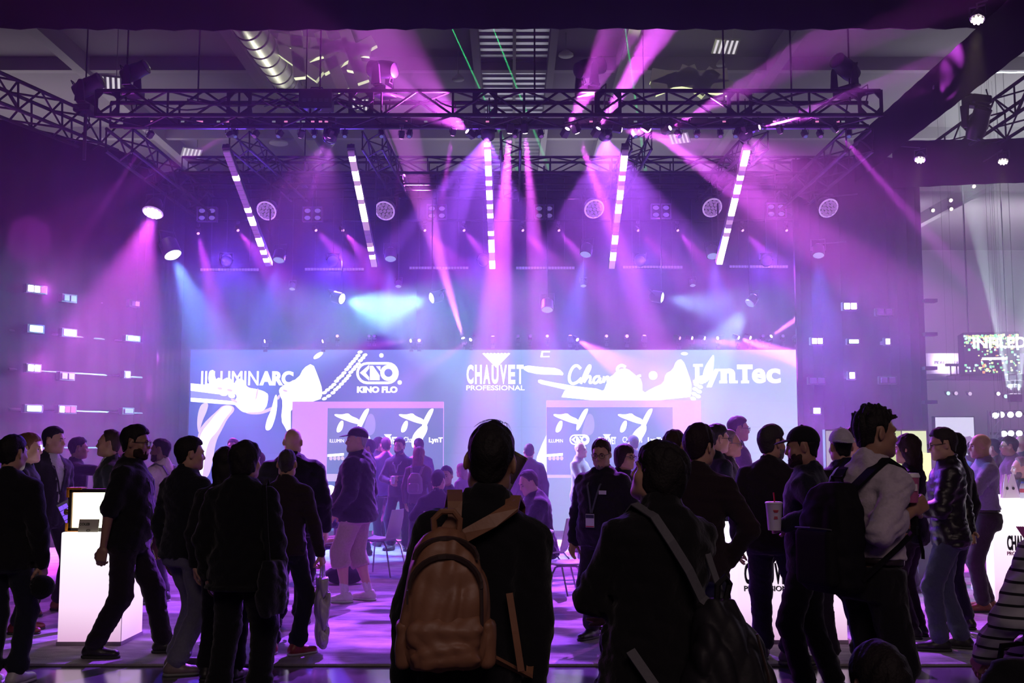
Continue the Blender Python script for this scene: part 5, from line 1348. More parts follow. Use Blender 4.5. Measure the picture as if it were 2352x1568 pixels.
def flat3(name, polys, m, parent, d, thick=0.03):
    mb = MB()
    for pts in polys:
        w = [at(x, y, d) for x, y in pts]; k = len(w)
        mb.add([(p.x, d - thick, p.z) for p in w] + [(p.x, d, p.z) for p in w], [tuple(range(k)), tuple(range(2 * k - 1, k - 1, -1))] + [(i, (i + 1) % k, (i + 1) % k + k, i + k) for i in range(k)])
    if parent is not None:
        bpy.context.view_layer.update(); iv = parent.matrix_world.inverted(); mb.v = [tuple(iv @ Vector(p)) for p in mb.v]
    return mb.build(name, m, parent)
def strokes(name, lines, wpx, m, parent, d, closed=False):
    mb = MB()
    for pts in lines:
        sp = list(pts)
        for _ in range(2):
            if closed: sp = smooth_poly(sp, 1)
            else:
                out = [sp[0]]
                for (x0, y0), (x1, y1) in zip(sp[:-1], sp[1:]): out += [(0.75 * x0 + 0.25 * x1, 0.75 * y0 + 0.25 * y1), (0.25 * x0 + 0.75 * x1, 0.25 * y0 + 0.75 * y1)]
                sp = out + [sp[-1]]
        w = [at(x, y, d) for x, y in sp]
        mb.tube(w, wpx * d / F / 2, 6, closed=closed)
    return mb.build(name, m, parent, True)
def pill(x0, x1, y0, y1, n=8):
    r = (y1 - y0) / 2; cy_ = (y0 + y1) / 2
    return [(x1 - r + r * math.sin(a), cy_ - r * math.cos(a)) for a in np.linspace(0, math.pi, n)] + [(x0 + r - r * math.sin(a), cy_ + r * math.cos(a)) for a in np.linspace(0, math.pi, n)]
def kino(x0, y0, w, d, m, parent):
    k = w / 94.0; X = lambda x: x0 + (x - 820) * k; Y = lambda y: y0 + (y - 832) * k
    mb = MB(); out = [at(X(x), Y(y), d) for x, y in pill(821, 913, 834, 879, 10)]; mb.tube(out, 3.0 * k * d / F, 6, closed=True); bpy.context.view_layer.update(); iv = parent.matrix_world.inverted(); mb.v = [tuple(iv @ Vector(p)) for p in mb.v]; mb.build('emblem_ring', m, parent, True)
    flat3('emblem_letter', [[(X(827), Y(856)), (X(848), Y(838)), (X(848), Y(846)), (X(840), Y(856)), (X(848), Y(866)), (X(848), Y(874))]], m, parent, d)
    flat3('emblem_letter', [[(X(850), Y(840)), (X(857), Y(840)), (X(872), Y(862)), (X(872), Y(873)), (X(850), Y(873))], [(X(864), Y(841)), (X(874), Y(841)), (X(874), Y(853))]], m, parent, d)
    mb = MB(); mb.tube([at(X(x), Y(y), d) for x, y in ellipse(892, 856, 14, 14, 0, 18)], 4.6 * k * d / F, 6, closed=True); mb.v = [tuple(iv @ Vector(p)) for p in mb.v]; mb.build('emblem_letter', m, parent, True)
s2 = sign('raised white KINO FLO pill emblem on the LED wall'); kino(820, 832, 94, TD, LETTER, s2); fit_text('letters', 'KINO FLO', 820, 913, 887, 902, TD, LETTER, None, parent=s2, bold=0.05)
def chauvet(x0, x1, y0, y1, d, m, parent, prof_m=None, tri_m=None, face=None):
    """triangle over tall condensed letters, small line under"""
    w = x1 - x0; h = y1 - y0; X = lambda u: x0 + w * u; Y = lambda v: y0 + h * v
    mid = X(0.515); tw_ = w * 0.24
    teeth = [(mid - tw_ + 2 * tw_ * i / 16, Y(0.0 if i % 2 else 0.022)) for i in range(17)]
    o = flat3('emblem_triangle', [teeth + [(mid, Y(0.40))]], tri_m or m, parent, d, 0.004)
    if face is not None:
        W_ = parent.matrix_world; o.data.transform(W_.inverted() @ face @ W_)
    for i, ch in enumerate('CHAUVET'):
        a = X(i / 7.0 + 0.006); fit_text('letter', ch, a, a + w * 0.118, Y(0.32), Y(0.83), d, m, None, parent=parent, bold=0.035, face=face)
    fit_text('letters', 'PROFESSIONAL', X(0), X(1), Y(0.87), Y(1.0), d, prof_m or m, None, parent=parent, bold=0.012, face=face)
s3 = sign('raised white CHAUVET PROFESSIONAL lettering with inverted triangle on the LED wall'); chauvet(1071, 1205, 810, 896, TD, LETTER, s3)
s4 = sign('raised white ChamSys script lettering on the LED wall')
strokes('letter', [[(1334, 847), (1326, 838), (1316, 842), (1308, 858), (1307, 874), (1314, 882), (1326, 878), (1336, 868)]], 7, LETTER, s4, TD)
strokes('letter', [[(1334, 881), (1345, 852), (1354, 837), (1357, 843), (1345, 866), (1340, 881), (1347, 868), (1355, 862), (1357, 868), (1353, 880), (1360, 878)]], 6, LETTER, s4, TD)
strokes('letter', [[(1378, 864), (1368, 864), (1362, 874), (1366, 881), (1374, 876), (1380, 864), (1376, 880), (1384, 876)]], 6, LETTER, s4, TD)
strokes('letter', [[(1388, 864), (1384, 881), (1392, 866), (1398, 864), (1395, 881), (1403, 866), (1409, 864), (1406, 880), (1414, 876)]], 6, LETTER, s4, TD)
strokes('letter', [[(1437, 843), (1427, 837), (1416, 846), (1422, 858), (1430, 867), (1427, 879), (1412, 881)]], 7, LETTER, s4, TD)
strokes('letter', [[(1440, 862), (1437, 876), (1444, 877), (1453, 862), (1449, 878), (1443, 892), (1434, 890)]], 6, LETTER, s4, TD)
strokes('letter', [[(1472, 862), (1463, 864), (1469, 873), (1464, 881), (1456, 878)]], 6, LETTER, s4, TD)
s5 = sign('raised white LynTec slab serif lettering on the LED wall')
for ch, x0, x1, y0, y1 in (('L', 1597, 1620, 837, 879), ('y', 1622, 1652, 848, 889), ('n', 1656, 1688, 846, 879), ('T', 1694, 1728, 837, 879), ('e', 1728, 1758, 846, 880), ('c', 1761, 1792, 846, 880)):
    fit_text('letter', ch, x0, x1, y0, y1, TD, LETTER, None, parent=s5, bold=0.03 if ch in 'ec' else 0.055)
for sq_ in ([[(1592, 836), (1614, 836), (1614, 842), (1592, 842)], [(1592, 873), (1606, 873), (1606, 879), (1592, 879)], [(1618, 847), (1634, 847), (1634, 852), (1618, 852)], [(1642, 847), (1656, 847), (1656, 852), (1642, 852)], [(1652, 874), (1670, 874), (1670, 880), (1652, 880)], [(1676, 874), (1694, 874), (1694, 880), (1676, 880)], [(1702, 874), (1720, 874), (1720, 880), (1702, 880)]]): flat3('serif', [sq_], LETTER, s5, TD)
# small dark shadow gap is real: the letters stand off the wall on pins

# ---- two lilac wall panels with inset monitors
PANEL = mat('lilac_panel_glow', (0.55, 0.42, 0.68), 0.6, emit=(0.62, 0.30, 0.85), power=1.15); PANEL2 = mat('pale_lilac_panel_glow', (0.62, 0.55, 0.72), 0.6, emit=(0.60, 0.45, 0.85), power=0.95)  # panels hold no lamp; emission stands in for light falling on them
KD = 21.0
def kiosk(label, x0, x1, y0, y1, sx0, sx1, sy0, sy1, m):
    a, b = at(x0, y1, KD), at(x1, y0, KD)
    t = thing('display_panel', label, 'display', ((a.x + b.x) / 2, KD, a.z))
    cx_ = (a.x + b.x) / 2
    sa, sb = at(sx0, sy1, KD), at(sx1, sy0, KD)
    def bx(name, xa, xb, za, zb, y0_, y1_, mm): return MB().box((xa - cx_, y0_ - KD, za - a.z), (xb - cx_, y1_ - KD, zb - a.z)).build(name, mm, t)
    bx('panel', a.x, b.x, a.z, b.z, KD + 0.03, KD + 0.26, m)
    if sb.z < b.z - 0.02: bx('frame_rail', a.x, b.x, sb.z, b.z, KD, KD + 0.03, m)
    if sa.x > a.x + 0.02: bx('frame_stile', a.x, sa.x, a.z, sb.z, KD, KD + 0.03, m)
    if b.x > sb.x + 0.02: bx('frame_stile', sb.x, b.x, a.z, sb.z, KD, KD + 0.03, m)
    bx('frame_sill', sa.x, sb.x, a.z, sa.z, KD - 0.01, KD + 0.03, mat('sill_glow', (0.8, 0.75, 0.85), 0.5, emit=(0.9, 0.75, 1.0), power=0.7))  # sill glows the same way, with no lamp in it
    bx('screen', sa.x, sb.x, sa.z, sb.z, KD + 0.008, KD + 0.03, glow('monitor_blue', (0.20, 0.27, 0.56), 1.0))
    return t
k1 = kiosk('lilac wall panel with an inset monitor whose picture repeats the flute player', 668, 1018, 922, 1105, 750, 1018, 937, 1088, PANEL)
k2 = kiosk('pale lilac wall panel with an inset monitor before the script lettering', 1256, 1610, 919, 1097, 1256, 1545, 935, 1090, PANEL2)
def mini(parent, dx):
    X = lambda x: x + dx
    m = SCR_W
    S = KD + 0.008
    for off in (0, 148):
        q = lambda pts: [(X(x + off), y) for x, y in pts]
        flat(F1, q([(767, 950), (785, 952), (800, 948), (806, 955), (825, 962), (830, 975), (812, 972), (790, 964), (770, 956)]), m, parent, S, lay=1)
        flat(F1, q([(783, 965), (790, 967), (787, 985), (780, 993), (772, 992), (775, 978)]), m, parent, S, lay=2)
        flat(F1, q([(822, 970), (835, 945), (842, 938), (850, 938), (838, 965), (828, 985), (820, 990)]), m, parent, S, lay=2)
        if off: flat(F1, q([(800, 995), (830, 970), (836, 985), (822, 1010), (805, 1030), (796, 1025)]), m, parent, S, lay=3)
    flat(F1, [(X(835), 985), (X(845), 950), (X(858), 950), (X(864), 975), (X(858), 1000), (X(832), 1000)], SCR_D, parent, S, lay=1)
    fit_text('letters', 'ILLUMIN', X(757), X(790), 1008, 1016, S - 0.004, m, None, parent=parent, depth=0.002)
    kino(X(806), 998, 44, S - 0.004, m, parent)
    flat3('emblem_triangle', [[(X(882), 997), (X(900), 997), (X(891), 1008)]], m, parent, S - 0.002, 0.004)
    fit_text('letters', 'CHAUVET', X(870), X(912), 1003, 1020, S - 0.004, m, None, parent=parent, depth=0.002, bold=0.03)
    fit_text('letters', 'ChamSys', X(927), X(972), 1003, 1020, S - 0.004, m, None, parent=parent, depth=0.002)
    fit_text('letters', 'LynTec' if dx > 400 else 'LynT', X(985), X(1028) if dx > 400 else X(1017), 1004, 1019, S - 0.004, m, None, parent=parent, depth=0.002, bold=0.04)
    for i in range(4): flat(F1, ellipse(X(760 + i * 9), 1052, 4, 5), SCR_P, parent, S, smooth=0, lay=2)
    flat(F1, [(X(752), 1043), (X(790), 1040), (X(790), 1046), (X(752), 1049)], SCR_W, parent, S, smooth=0, lay=2)
mini(k1, 0); mini(k2, 503)

# ================================================================ glowing counters
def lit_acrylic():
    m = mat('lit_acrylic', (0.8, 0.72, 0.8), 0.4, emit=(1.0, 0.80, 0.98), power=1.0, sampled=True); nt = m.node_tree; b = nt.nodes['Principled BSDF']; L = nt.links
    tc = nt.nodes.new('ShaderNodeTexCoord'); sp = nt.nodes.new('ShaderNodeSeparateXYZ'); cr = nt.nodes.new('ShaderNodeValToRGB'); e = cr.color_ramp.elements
    e[0].position = 0.0; e[0].color = (0.62, 0.34, 0.56, 1); e[1].position = 0.85; e[1].color = (1.0, 0.96, 1.0, 1); x = e.new(0.3); x.color = (0.92, 0.68, 0.88, 1)  # pale top and pinker foot paint an inner lamp's falloff
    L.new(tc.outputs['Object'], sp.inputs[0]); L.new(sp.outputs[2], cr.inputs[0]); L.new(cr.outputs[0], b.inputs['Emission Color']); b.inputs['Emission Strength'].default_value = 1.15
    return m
GLOW_P = lit_acrylic()
def lit_box(name, label, cat, p, rot, lo, hi):
    t = thing(name, label, cat, p, rot)
    MB().box((lo[0], lo[1], 0.0), (hi[0], hi[1], hi[2])).build('body', GLOW_P, t, bevel=0.012)
    MB().box((lo[0] - 0.004, lo[1] - 0.004, 0.0), (hi[0] + 0.004, hi[1] + 0.004, 0.03)).build('plinth_foot', mat('plinth_foot', (0.6, 0.5, 0.6), 0.5), t)
    return t
pp = ground(130, 1482, GZ); pq = ground(277, 1482, GZ)
lw = pq.x - pp.x
plz = at(200, 1222, pp.y).z
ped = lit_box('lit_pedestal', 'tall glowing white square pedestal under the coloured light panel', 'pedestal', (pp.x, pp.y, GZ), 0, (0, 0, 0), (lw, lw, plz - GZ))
MB().box((lw - 0.0005, -0.0025, 0), (lw + 0.003, 0.001, plz - GZ - .02)).build('corner_seam', mat('seam', (0.5, 0.35, 0.5), 0.6), ped)
def panel_mat():
    m = glow('panel_light', (1.0, 0.95, 0.72), 3.2, True); nt = m.node_tree; e = [n for n in nt.nodes if n.type == 'EMISSION'][0]
    tc = nt.nodes.new('ShaderNodeTexCoord'); sp = nt.nodes.new('ShaderNodeSeparateXYZ'); mr = nt.nodes.new('ShaderNodeMapRange'); mr.inputs[2].default_value = 0.56; cr = nt.nodes.new('ShaderNodeValToRGB'); q = cr.color_ramp.elements
    q[0].color = (1.0, 0.55, 0.22, 1); q[1].color = (0.10, 1.0, 0.30, 1); x = q.new(0.25); x.color = (1.0, 0.95, 0.75, 1); x = q.new(0.62); x.color = (0.85, 1.0, 0.72, 1)
    nt.links.new(tc.outputs['Object'], sp.inputs[0]); nt.links.new(sp.outputs[0], mr.inputs[0]); nt.links.new(mr.outputs[0], cr.inputs[0]); nt.links.new(cr.outputs[0], e.inputs[0])
    return m
# light panel on the pedestal
fx = thing('soft_light', 'square LED film light panel with orange corner guards on the lit pedestal', 'light panel', (pp.x + 0.02, pp.y + 0.10, plz))
wpan, hpan = at(300, 1200, pp.y + .1).x - pp.x - 0.02, at(200, 1122, pp.y + .1).z - plz
FR = mat('panel_frame', (0.03, 0.02, 0.02), 0.5)
for lo_, hi_ in (((0, -0.03, 0), (wpan, 0.06, 0.03)), ((0, -0.03, hpan - 0.03), (wpan, 0.06, hpan)), ((0, -0.03, 0), (0.028, 0.06, hpan)), ((wpan - 0.028, -0.03, 0), (wpan, 0.06, hpan))): MB().box(lo_, hi_).build('frame_bar', FR, fx)
MB().box((0.028, -0.005, 0.03), (wpan - 0.028, 0.05, hpan - 0.03)).build('diffuser', panel_mat(), fx)
OR = mat('orange_guard', (0.75, 0.28, 0.02), 0.45)
for cx_, cz_ in ((0, 0), (wpan, 0), (0, hpan), (wpan, hpan)):
    sx, sz = (1 if cx_ == 0 else -1), (1 if cz_ == 0 else -1)
    mb = MB(); mb.box((min(cx_ - sx * .012, cx_ + sx * .11), -0.045, min(cz_ - sz * .012, cz_ + sz * .006)), (max(cx_ - sx * .012, cx_ + sx * .11), 0.07, max(cz_ - sz * .012, cz_ + sz * .006)))
    mb.box((min(cx_ - sx * .012, cx_ + sx * .006), -0.045, min(cz_, cz_ + sz * .07)), (max(cx_ - sx * .012, cx_ + sx * .006), 0.07, max(cz_, cz_ + sz * .07)))
    mb.build('corner_guard', OR, fx)
MB().lathe([(0.02, 0), (0.026, 0.02), (0.02, 0.035)], Matrix.Translation((-0.012, 0.02, hpan * 0.45)) @ Matrix.Rotation(-math.pi / 2, 4, 'Y'), 12).build('tilt_knob', mat('knob_brass', (0.35, 0.28, 0.10), 0.4, 0.5), fx, True)
c0 = at(203, 1222, pp.y + 0.03)
cd = thing('info_card', 'small pale yellow product card leaning before the light panel', 'card', (c0.x, pp.y + 0.02, plz))
M = Matrix.Rotation(-0.25, 4, 'X')
MB().box((-0.082, -0.002, 0.0), (0.082, 0.002, 0.105), M).build('card', mat('card_paper', (0.62, 0.60, 0.45), 0.6), cd)
me = text_mesh('COLEB', 0.028, 0.0004, mat('card_ink', (0.03, 0.04, 0.03), 0.6), 0.001); o = inst('printed_text', me, cd, M @ Matrix.Translation((-0.035, -0.003, 0.055)))
mb = MB().tube([M @ Vector((0.002 + 0.016 * math.cos(a), -0.003, 0.012 + 0.007 * math.sin(a))) for a in np.linspace(0, 6.28, 17)[:-1]], 0.0018, 4, closed=True); mb.build('printed_ring', mat('card_ink'), cd)
# violet lit pixel board leaning behind the pedestal
a = at(166, 1075, 9.6)
tb = thing('pixel_board', 'violet lit pixel board leaning behind the light panel', 'light panel', (at(185, 1122, 9.7).x, 9.7, plz - 0.05))
M = Matrix.Rotation(math.radians(-28), 4, 'Y')
MB().box((-0.075, 0, 0), (0.05, 0.03, 0.30), M).build('frame', mat('board_grey', (0.14, 0.12, 0.16), 0.5), tb)
for r in range(6):
    for c in range(2): MB().box((-0.068 + c * 0.042, -0.006, 0.012 + r * 0.045), (-0.030 + c * 0.042, 0.0, 0.050 + r * 0.045), M).build('pixel', glow('board_violet', (0.25, 0.10, 1.0), 1.2), tb)
MB().box((-0.06, 0.02, -(plz - 0.05 - GZ)), (0.06, 0.06, 0.02)).build('stand', BODY, tb)
# counter behind the standing group
q0, q1 = ground(1697, 1478, GZ), ground(1948, 1478, GZ)
cw = q1.x - q0.x; ch = at(1800, 1208, q0.y).z
INK = mat('sign_ink', (0.02, 0.015, 0.02), 0.5); INKM = mat('sign_magenta', (0.45, 0.02, 0.25), 0.5)
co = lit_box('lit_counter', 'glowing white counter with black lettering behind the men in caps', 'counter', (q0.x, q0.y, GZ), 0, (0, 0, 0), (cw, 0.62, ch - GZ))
bpy.context.view_layer.update()
chauvet(1709, 1830, 1262, 1357, q0.y - 0.002, INK, co)
fit_text('letters', 'ONAL', 1697, 1716, 1345, 1352, q0.y, INKM, None, parent=co, depth=0.001, face=Matrix.Translation((q0.x - 0.003, q0.y + 0.30, 0)) @ Matrix.Rotation(-math.pi / 2, 4, 'Z') @ Matrix.Translation((-at(1697, 1345, q0.y).x, -q0.y, 0)))
# counter at the edge of the carpet by the bald man
r0 = ground(2287, 1392, GZ); r1 = ground(2231, 1352, GZ)
ca = math.atan2(r1.x - r0.x, r1.y - r0.y)
cdp = (r1 - r0).length
rot = -math.atan2(r1.x - r0.x, r1.y - r0.y)
ch2 = at(2287, 1147, r0.y).z
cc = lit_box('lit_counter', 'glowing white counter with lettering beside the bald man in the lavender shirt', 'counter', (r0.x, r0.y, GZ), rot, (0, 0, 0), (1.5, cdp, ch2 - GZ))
MB().box((-0.002, cdp * 0.30, 0.28), (0.001, cdp * 0.52, 0.48)).build('access_hatch', mat('hatch', (0.45, 0.25, 0.42), 0.6), cc)
bpy.context.view_layer.update()
FM = Matrix.Translation(Vector((r0.x, r0.y, 0))) @ Matrix.Rotation(rot, 4, 'Z') @ Matrix.Translation((-r0.x, -r0.y, 0))
chauvet(2311, 2378, 1207, 1274, r0.y - 0.002, INK, cc, INKM, INKM, face=FM)
# brochure stands and a bottle on that counter
for k, (px, w_) in enumerate(((2312, 0.05), (2326, 0.10))):
    b = at(px, 1146, r0.y + 0.35 + 0.02 * k)
    t = thing('brochure_stand', ('narrow' if k == 0 else 'wide') + ' pale A-shaped brochure holder on the lit counter', 'brochure holder', (b.x, b.y, ch2), 0.3)
    MB().prism([(-w_, 0.0), (w_, 0.0), (w_ * 0.28, 0.25), (-w_ * 0.1, 0.25)], 0.012).build('front_leaf', mat('pale_board', (0.75, 0.62, 0.74), 0.5), t)
    MB().prism([(-w_ * .8, 0.0), (w_ * .8, 0.0), (w_ * 0.2, 0.24), (-w_ * 0.1, 0.24)], 0.012, Matrix.Translation((0.015, 0.05, 0))).build('back_leaf', mat('pale_board'), t)
    MB().lathe([(0.016, 0), (0.016, 0.004)], Matrix.Translation((0.01, -0.004, 0.10)) @ Matrix.Rotation(math.pi / 2, 4, 'X'), 10).build('printed_dot', INK, t)
b = at(2350, 1146, r0.y + 0.3); t = thing('water_bottle', 'clear plastic water bottle standing on the lit counter', 'bottle', (b.x, b.y, ch2))
MB().lathe([(0.028, 0), (0.031, 0.01), (0.031, 0.11), (0.02, 0.145), (0.012, 0.155)], None, 14).build('bottle_body', mat('bottle_plastic', (0.7, 0.7, 0.85), 0.1), t, True)
MB().lathe([(0.013, 0.155), (0.013, 0.172)], None, 12).build('bottle_cap', mat('cap_blue', (0.1, 0.15, 0.5), 0.4), t)
MB().lathe([(0.0318, 0.06), (0.0318, 0.10)], None, 14).build('bottle_label', mat('label_red', (0.5, 0.08, 0.12), 0.5), t)

# ================================================================ tables and chairs
WHITE = mat('white_laminate', (0.72, 0.70, 0.74), 0.35); TUBE = mat('chrome_leg', (0.55, 0.5, 0.6), 0.25, 0.9)
def table(px, d, label):
    t = thing('cafe_table', label, 'table', (at(px, HOR, d).x, d, GZ))
    MB().lathe([(0.38, 0.705), (0.40, 0.712), (0.40, 0.728), (0.385, 0.735)], None, 32).build('table_top', WHITE, t, True)
    MB().bar((0, 0, 0.02), (0, 0, 0.71), 0.032, 12).build('column', TUBE, t, True)
    MB().lathe([(0.26, 0.0), (0.26, 0.012), (0.05, 0.03)], None, 28).build('foot', TUBE, t, True)
table(1184, 11.5, 'round white cafe table beside the seated man in black')
table(775, 14.1, 'round white cafe table behind the man in shorts')
def chair_shell():
    prof = [(0.20, 0.455), (0.16, 0.445), (0.05, 0.438), (-0.08, 0.440), (-0.16, 0.455), (-0.20, 0.50), (-0.225, 0.60), (-0.25, 0.72), (-0.265, 0.82)]
    vs = []; n = 9; w = [0.20, 0.205, 0.21, 0.21, 0.20, 0.19, 0.19, 0.185, 0.16]
    fs = []
    for s in (0, 1):
        for i, (y, z) in enumerate(prof):
            for j in range(n):
                u = -1 + 2 * j / (n - 1); k = 0.02 * u * u
                vs.append((u * w[i], y + (k if i > 4 else 0) * 1.5 + (s * 0.012 if i > 4 else 0), z + (k if i <= 4 else 0) - (s * 0.012 if i <= 4 else 0)))
    m = len(prof)
    for s in (0, 1):
        o = s * m * n
        for i in range(m - 1):
            for j in range(n - 1): fs.append((o + i * n + j, o + i * n + j + 1, o + (i + 1) * n + j + 1, o + (i + 1) * n + j))
    e = [i * n for i in range(m)] + [(m - 1) * n + j for j in range(1, n)] + [i * n + n - 1 for i in range(m - 2, -1, -1)] + [j for j in range(n - 2, 0, -1)]
    for a, b in zip(e, e[1:] + e[:1]): fs.append((a, b, b + m * n, a + m * n))
    return MB().add(vs, fs).mesh('shell', mat('chair_white', (0.70, 0.64, 0.72), 0.4), True)
SHELL = chair_shell()
def chair(px, d, rot, label):
    t = thing('shell_chair', label, 'chair', (at(px, HOR, d).x, d, GZ), rot)
    inst('shell', SHELL, t)
    for sx in (-1, 1):
        MB().tube([(sx * 0.10, 0.10, 0.425), (sx * 0.17, 0.15, 0.42), (sx * 0.20, 0.19, 0.36), (sx * 0.235, 0.235, 0.0)], 0.010, 8).build('leg', TUBE, t, True)
        MB().tube([(sx * 0.10, -0.06, 0.425), (sx * 0.17, -0.12, 0.42), (sx * 0.20, -0.17, 0.36), (sx * 0.235, -0.25, 0.0)], 0.010, 8).build('leg', TUBE, t, True)
    MB().tube([(-0.10, 0.10, 0.425), (-0.10, -0.06, 0.425), (0.10, -0.06, 0.425), (0.10, 0.10, 0.425)], 0.010, 6, closed=True).build('seat_frame', TUBE, t)
    return t
chair(1300, 11.0, math.radians(100), 'empty white shell chair with chrome legs before the seated man in black')
chair(1262, 12.2, math.radians(75), 'white shell chair under the seated man in black')
chair(878, 13.9, math.radians(70), 'white shell chair with chrome legs behind the man in shorts')
chair(725, 13.3, math.radians(-60), 'white shell chair under the person sitting behind the man in shorts')
chair(1000, 13.6, math.radians(10), 'white shell chair behind the man with the tan backpack')
chair(1030, 14.9, math.radians(170), 'white shell chair across the table behind the tan backpack')
fb = thing('floor_bag', 'limp black bag lying on the carpet behind the man in shorts', 'bag', (at(795, HOR, 13.0).x, 13.0, GZ))
MB().ball((0, 0, 0.10), (0.24, 0.14, 0.11), 16, 8).build('bag_body', cloth((0.012, 0.01, 0.015)) if 'cloth' in globals() else BLACK_DRAPE, fb, True)
MB().tube([(-0.1, 0, 0.18), (-0.12, -0.05, 0.26), (0.05, -0.06, 0.27), (0.1, 0, 0.18)], 0.012, 6).build('strap', BLACK_DRAPE, fb)

# ================================================================ neighbouring stands past the wing drape
DSP = 14.6
a, b = at(1897, 1062, DSP), at(2128, 986, DSP)
t = thing('lit_display', 'low pale yellow lit display wall behind the men in caps', 'display', (a.x, DSP, GZ))
MB().box((0, 0, 0), (b.x - a.x, 0.12, b.z - GZ)).build('cabinet', mat('display_body', (0.3, 0.25, 0.32), 0.5), t)
n = 4; w = (b.x - a.x) / n
for i in range(n): MB().box((i * w + 0.01, -0.012, b.z - GZ - 0.50), ((i + 1) * w - 0.01, 0.0, b.z - GZ - 0.02)).build('lit_tile', glow('display_tile%d' % i, ((0.9, 0.8, 0.95), (0.85, 0.75, 0.8), (0.75, 0.85, 0.35), (0.85, 0.9, 0.55))[i], (0.5, 0.35, 0.8, 1.0)[i]), t)
a, b = at(2103, 1105, 13.2), at(2138, 1040, 13.2)
t = thing('lit_lectern', 'small yellow glowing light box behind the man in the leather jacket', 'light box', (a.x, 13.2, GZ))
MB().box((0, 0, 0), (b.x - a.x, 0.2, a.z - GZ)).build('stand', BODY, t); MB().box((0, 0, a.z - GZ), (b.x - a.x, 0.06, b.z - GZ)).build('lamp_face', glow('yellow_face', (1.0, 0.95, 0.35), 1.8), t)
SD = 30.0
a, b = at(2152, 1045, SD), at(2236, 958, SD)
t = thing('video_screen', 'bright white video screen with a lilac cloudy picture beyond the wing drape', 'screen', (a.x, SD, 0))
MB().box((-0.03, 0.02, a.z - 0.04), (b.x - a.x + 0.03, 0.2, b.z + 0.03)).build('cabinet', BODY, t); MB().box((0, 0, a.z), (b.x - a.x, 0.02, b.z)).build('screen', glow('far_screen', (0.82, 0.80, 0.98), 1.0), t)
MB().box((0.1, 0.05, 0), (b.x - a.x - 0.1, 0.15, a.z)).build('stand', BODY, t)
mb = MB(); pts = [(2170, 1005), (2180, 998), (2192, 996), (2205, 999), (2218, 1003), (2228, 1001), (2234, 1006), (2234, 1040), (2170, 1040)]
mb.add([(p.x - a.x, -0.004, p.z) for p in [at(x, y, SD) for x, y in pts]], [tuple(range(len(pts)))]); mb.build('picture_shape', mat('far_picture', (0.1, 0.1, 0.1), 0.5, emit=(0.36, 0.22, 0.48), power=0.8, var=0.5, scale=4), t)
# long banner with lettering on the far balcony
BD = 44.0
a, b = at(2100, 858, BD), at(2480, 811, BD)
t = thing('balcony_banner', 'long pale banner reading PIONEER LEADING on the far balcony', 'banner', (a.x, BD, a.z))
MB().box((0, 0, 0), (b.x - a.x, 0.1, b.z - a.z)).build('banner_cloth', mat('banner_pale', (0.55, 0.48, 0.62), 0.8, emit=(0.6, 0.45, 0.75), power=0.25), t)  # cloth carries a weak glow besides the floodlight
MB().box((-3, -0.1, -0.25), (b.x - a.x, 0.4, -0.02)).build('balcony_edge', mat('balcony', (0.35, 0.28, 0.38), 0.8), t)
bpy.context.view_layer.update()
INKG = mat('banner_ink', (0.10, 0.08, 0.13), 0.7)
fit_text('letters', 'PIONEER', 2148, 2182, 829, 836, BD - 0.02, INKG, None, parent=t, depth=0.01); fit_text('letters', 'LEADING', 2188, 2222, 829, 836, BD - 0.02, INKG, None, parent=t, depth=0.01)
tl = thing('balcony_floodlight', 'small floodlight clipped under the far balcony banner', 'floodlight', at(2190, 838, BD - 0.8))
MB().box((-0.3, -0.1, -0.05), (0.3, 0.1, 0.05)).build('lamp_bar', BODY, tl); MB().tube([(-0.12, 0, -0.05), (-0.12, 0, -0.4), (0.12, 0, -0.4), (0.12, 0, -0.05)], 0.03, 6).build('bracket', BODY, tl); MB().bar((0, 0, -0.4), (0, 0.85, -0.4), 0.03).build('arm', BODY, tl)
l = bpy.data.lights.new('flood', 'SPOT'); l.energy = 160; l.color = (0.9, 0.8, 1.0); l.spot_size = 2.0; l.spot_blend = 0.8; lo_ = link(bpy.data.objects.new('flood', l)); lo_.parent = tl; lo_.location = (0, 0.15, 0.1); lo_.rotation_euler = (math.radians(100), 0, 0)
# hanging LED cube sign
HD = 34.0
a, b = at(2221, 858, HD), at(2336, 762, HD)
t = thing('hanging_led_sign', 'hanging LED sign sparkling green and orange with white lettering', 'sign', ((a.x + b.x) / 2, HD, a.z), math.radians(-12))
w_ = (b.x - a.x) / 2; h_ = b.z - a.z
MB().box((-w_, 0.02, 0), (w_, 1.0, h_)).build('sign_body', mat('sign_dark', (0.02, 0.015, 0.03), 0.5), t)
rr = random.Random(9)
GMS = [glow('spark_green', (0.25, 1.0, 0.35), 1.6), glow('spark_lime', (0.75, 1.0, 0.35), 1.8), glow('spark_orange', (1.0, 0.42, 0.15), 1.4), glow('spark_ice', (0.6, 1.0, 0.9), 1.6)]
sm = [MB().box((-0.02, -0.012, -0.02), (0.02, 0.0, 0.02)).mesh('spark', g_) for g_ in GMS]
for i in range(290):
    u = rr.uniform(-1, 1); top = rr.random() < 0.55
    z = h_ * (0.92 - abs(rr.gauss(0, 0.10)) if top else rr.uniform(0.03, 0.95)); s_ = rr.uniform(0.7, 1.9)
    inst('spark', rr.choice(sm[:2] + sm), t, Matrix.Translation((u * w_ * 0.98, 0.02, z)) @ Matrix.Diagonal((s_, 1, s_, 1)))
me = text_mesh('INFiLED', 0.46, 0.01, glow('sign_white', (1.0, 1.0, 1.0), 2.2), 0.015); o = inst('letters', me, t, Matrix.Translation((0.22, -0.01, h_ * 0.62)))
MB().box((-0.30, -0.02, h_ * 0.33), (w_ * 0.55, 0.0, h_ * 0.39)).build('letter_line', MATS['sign_white'], t)
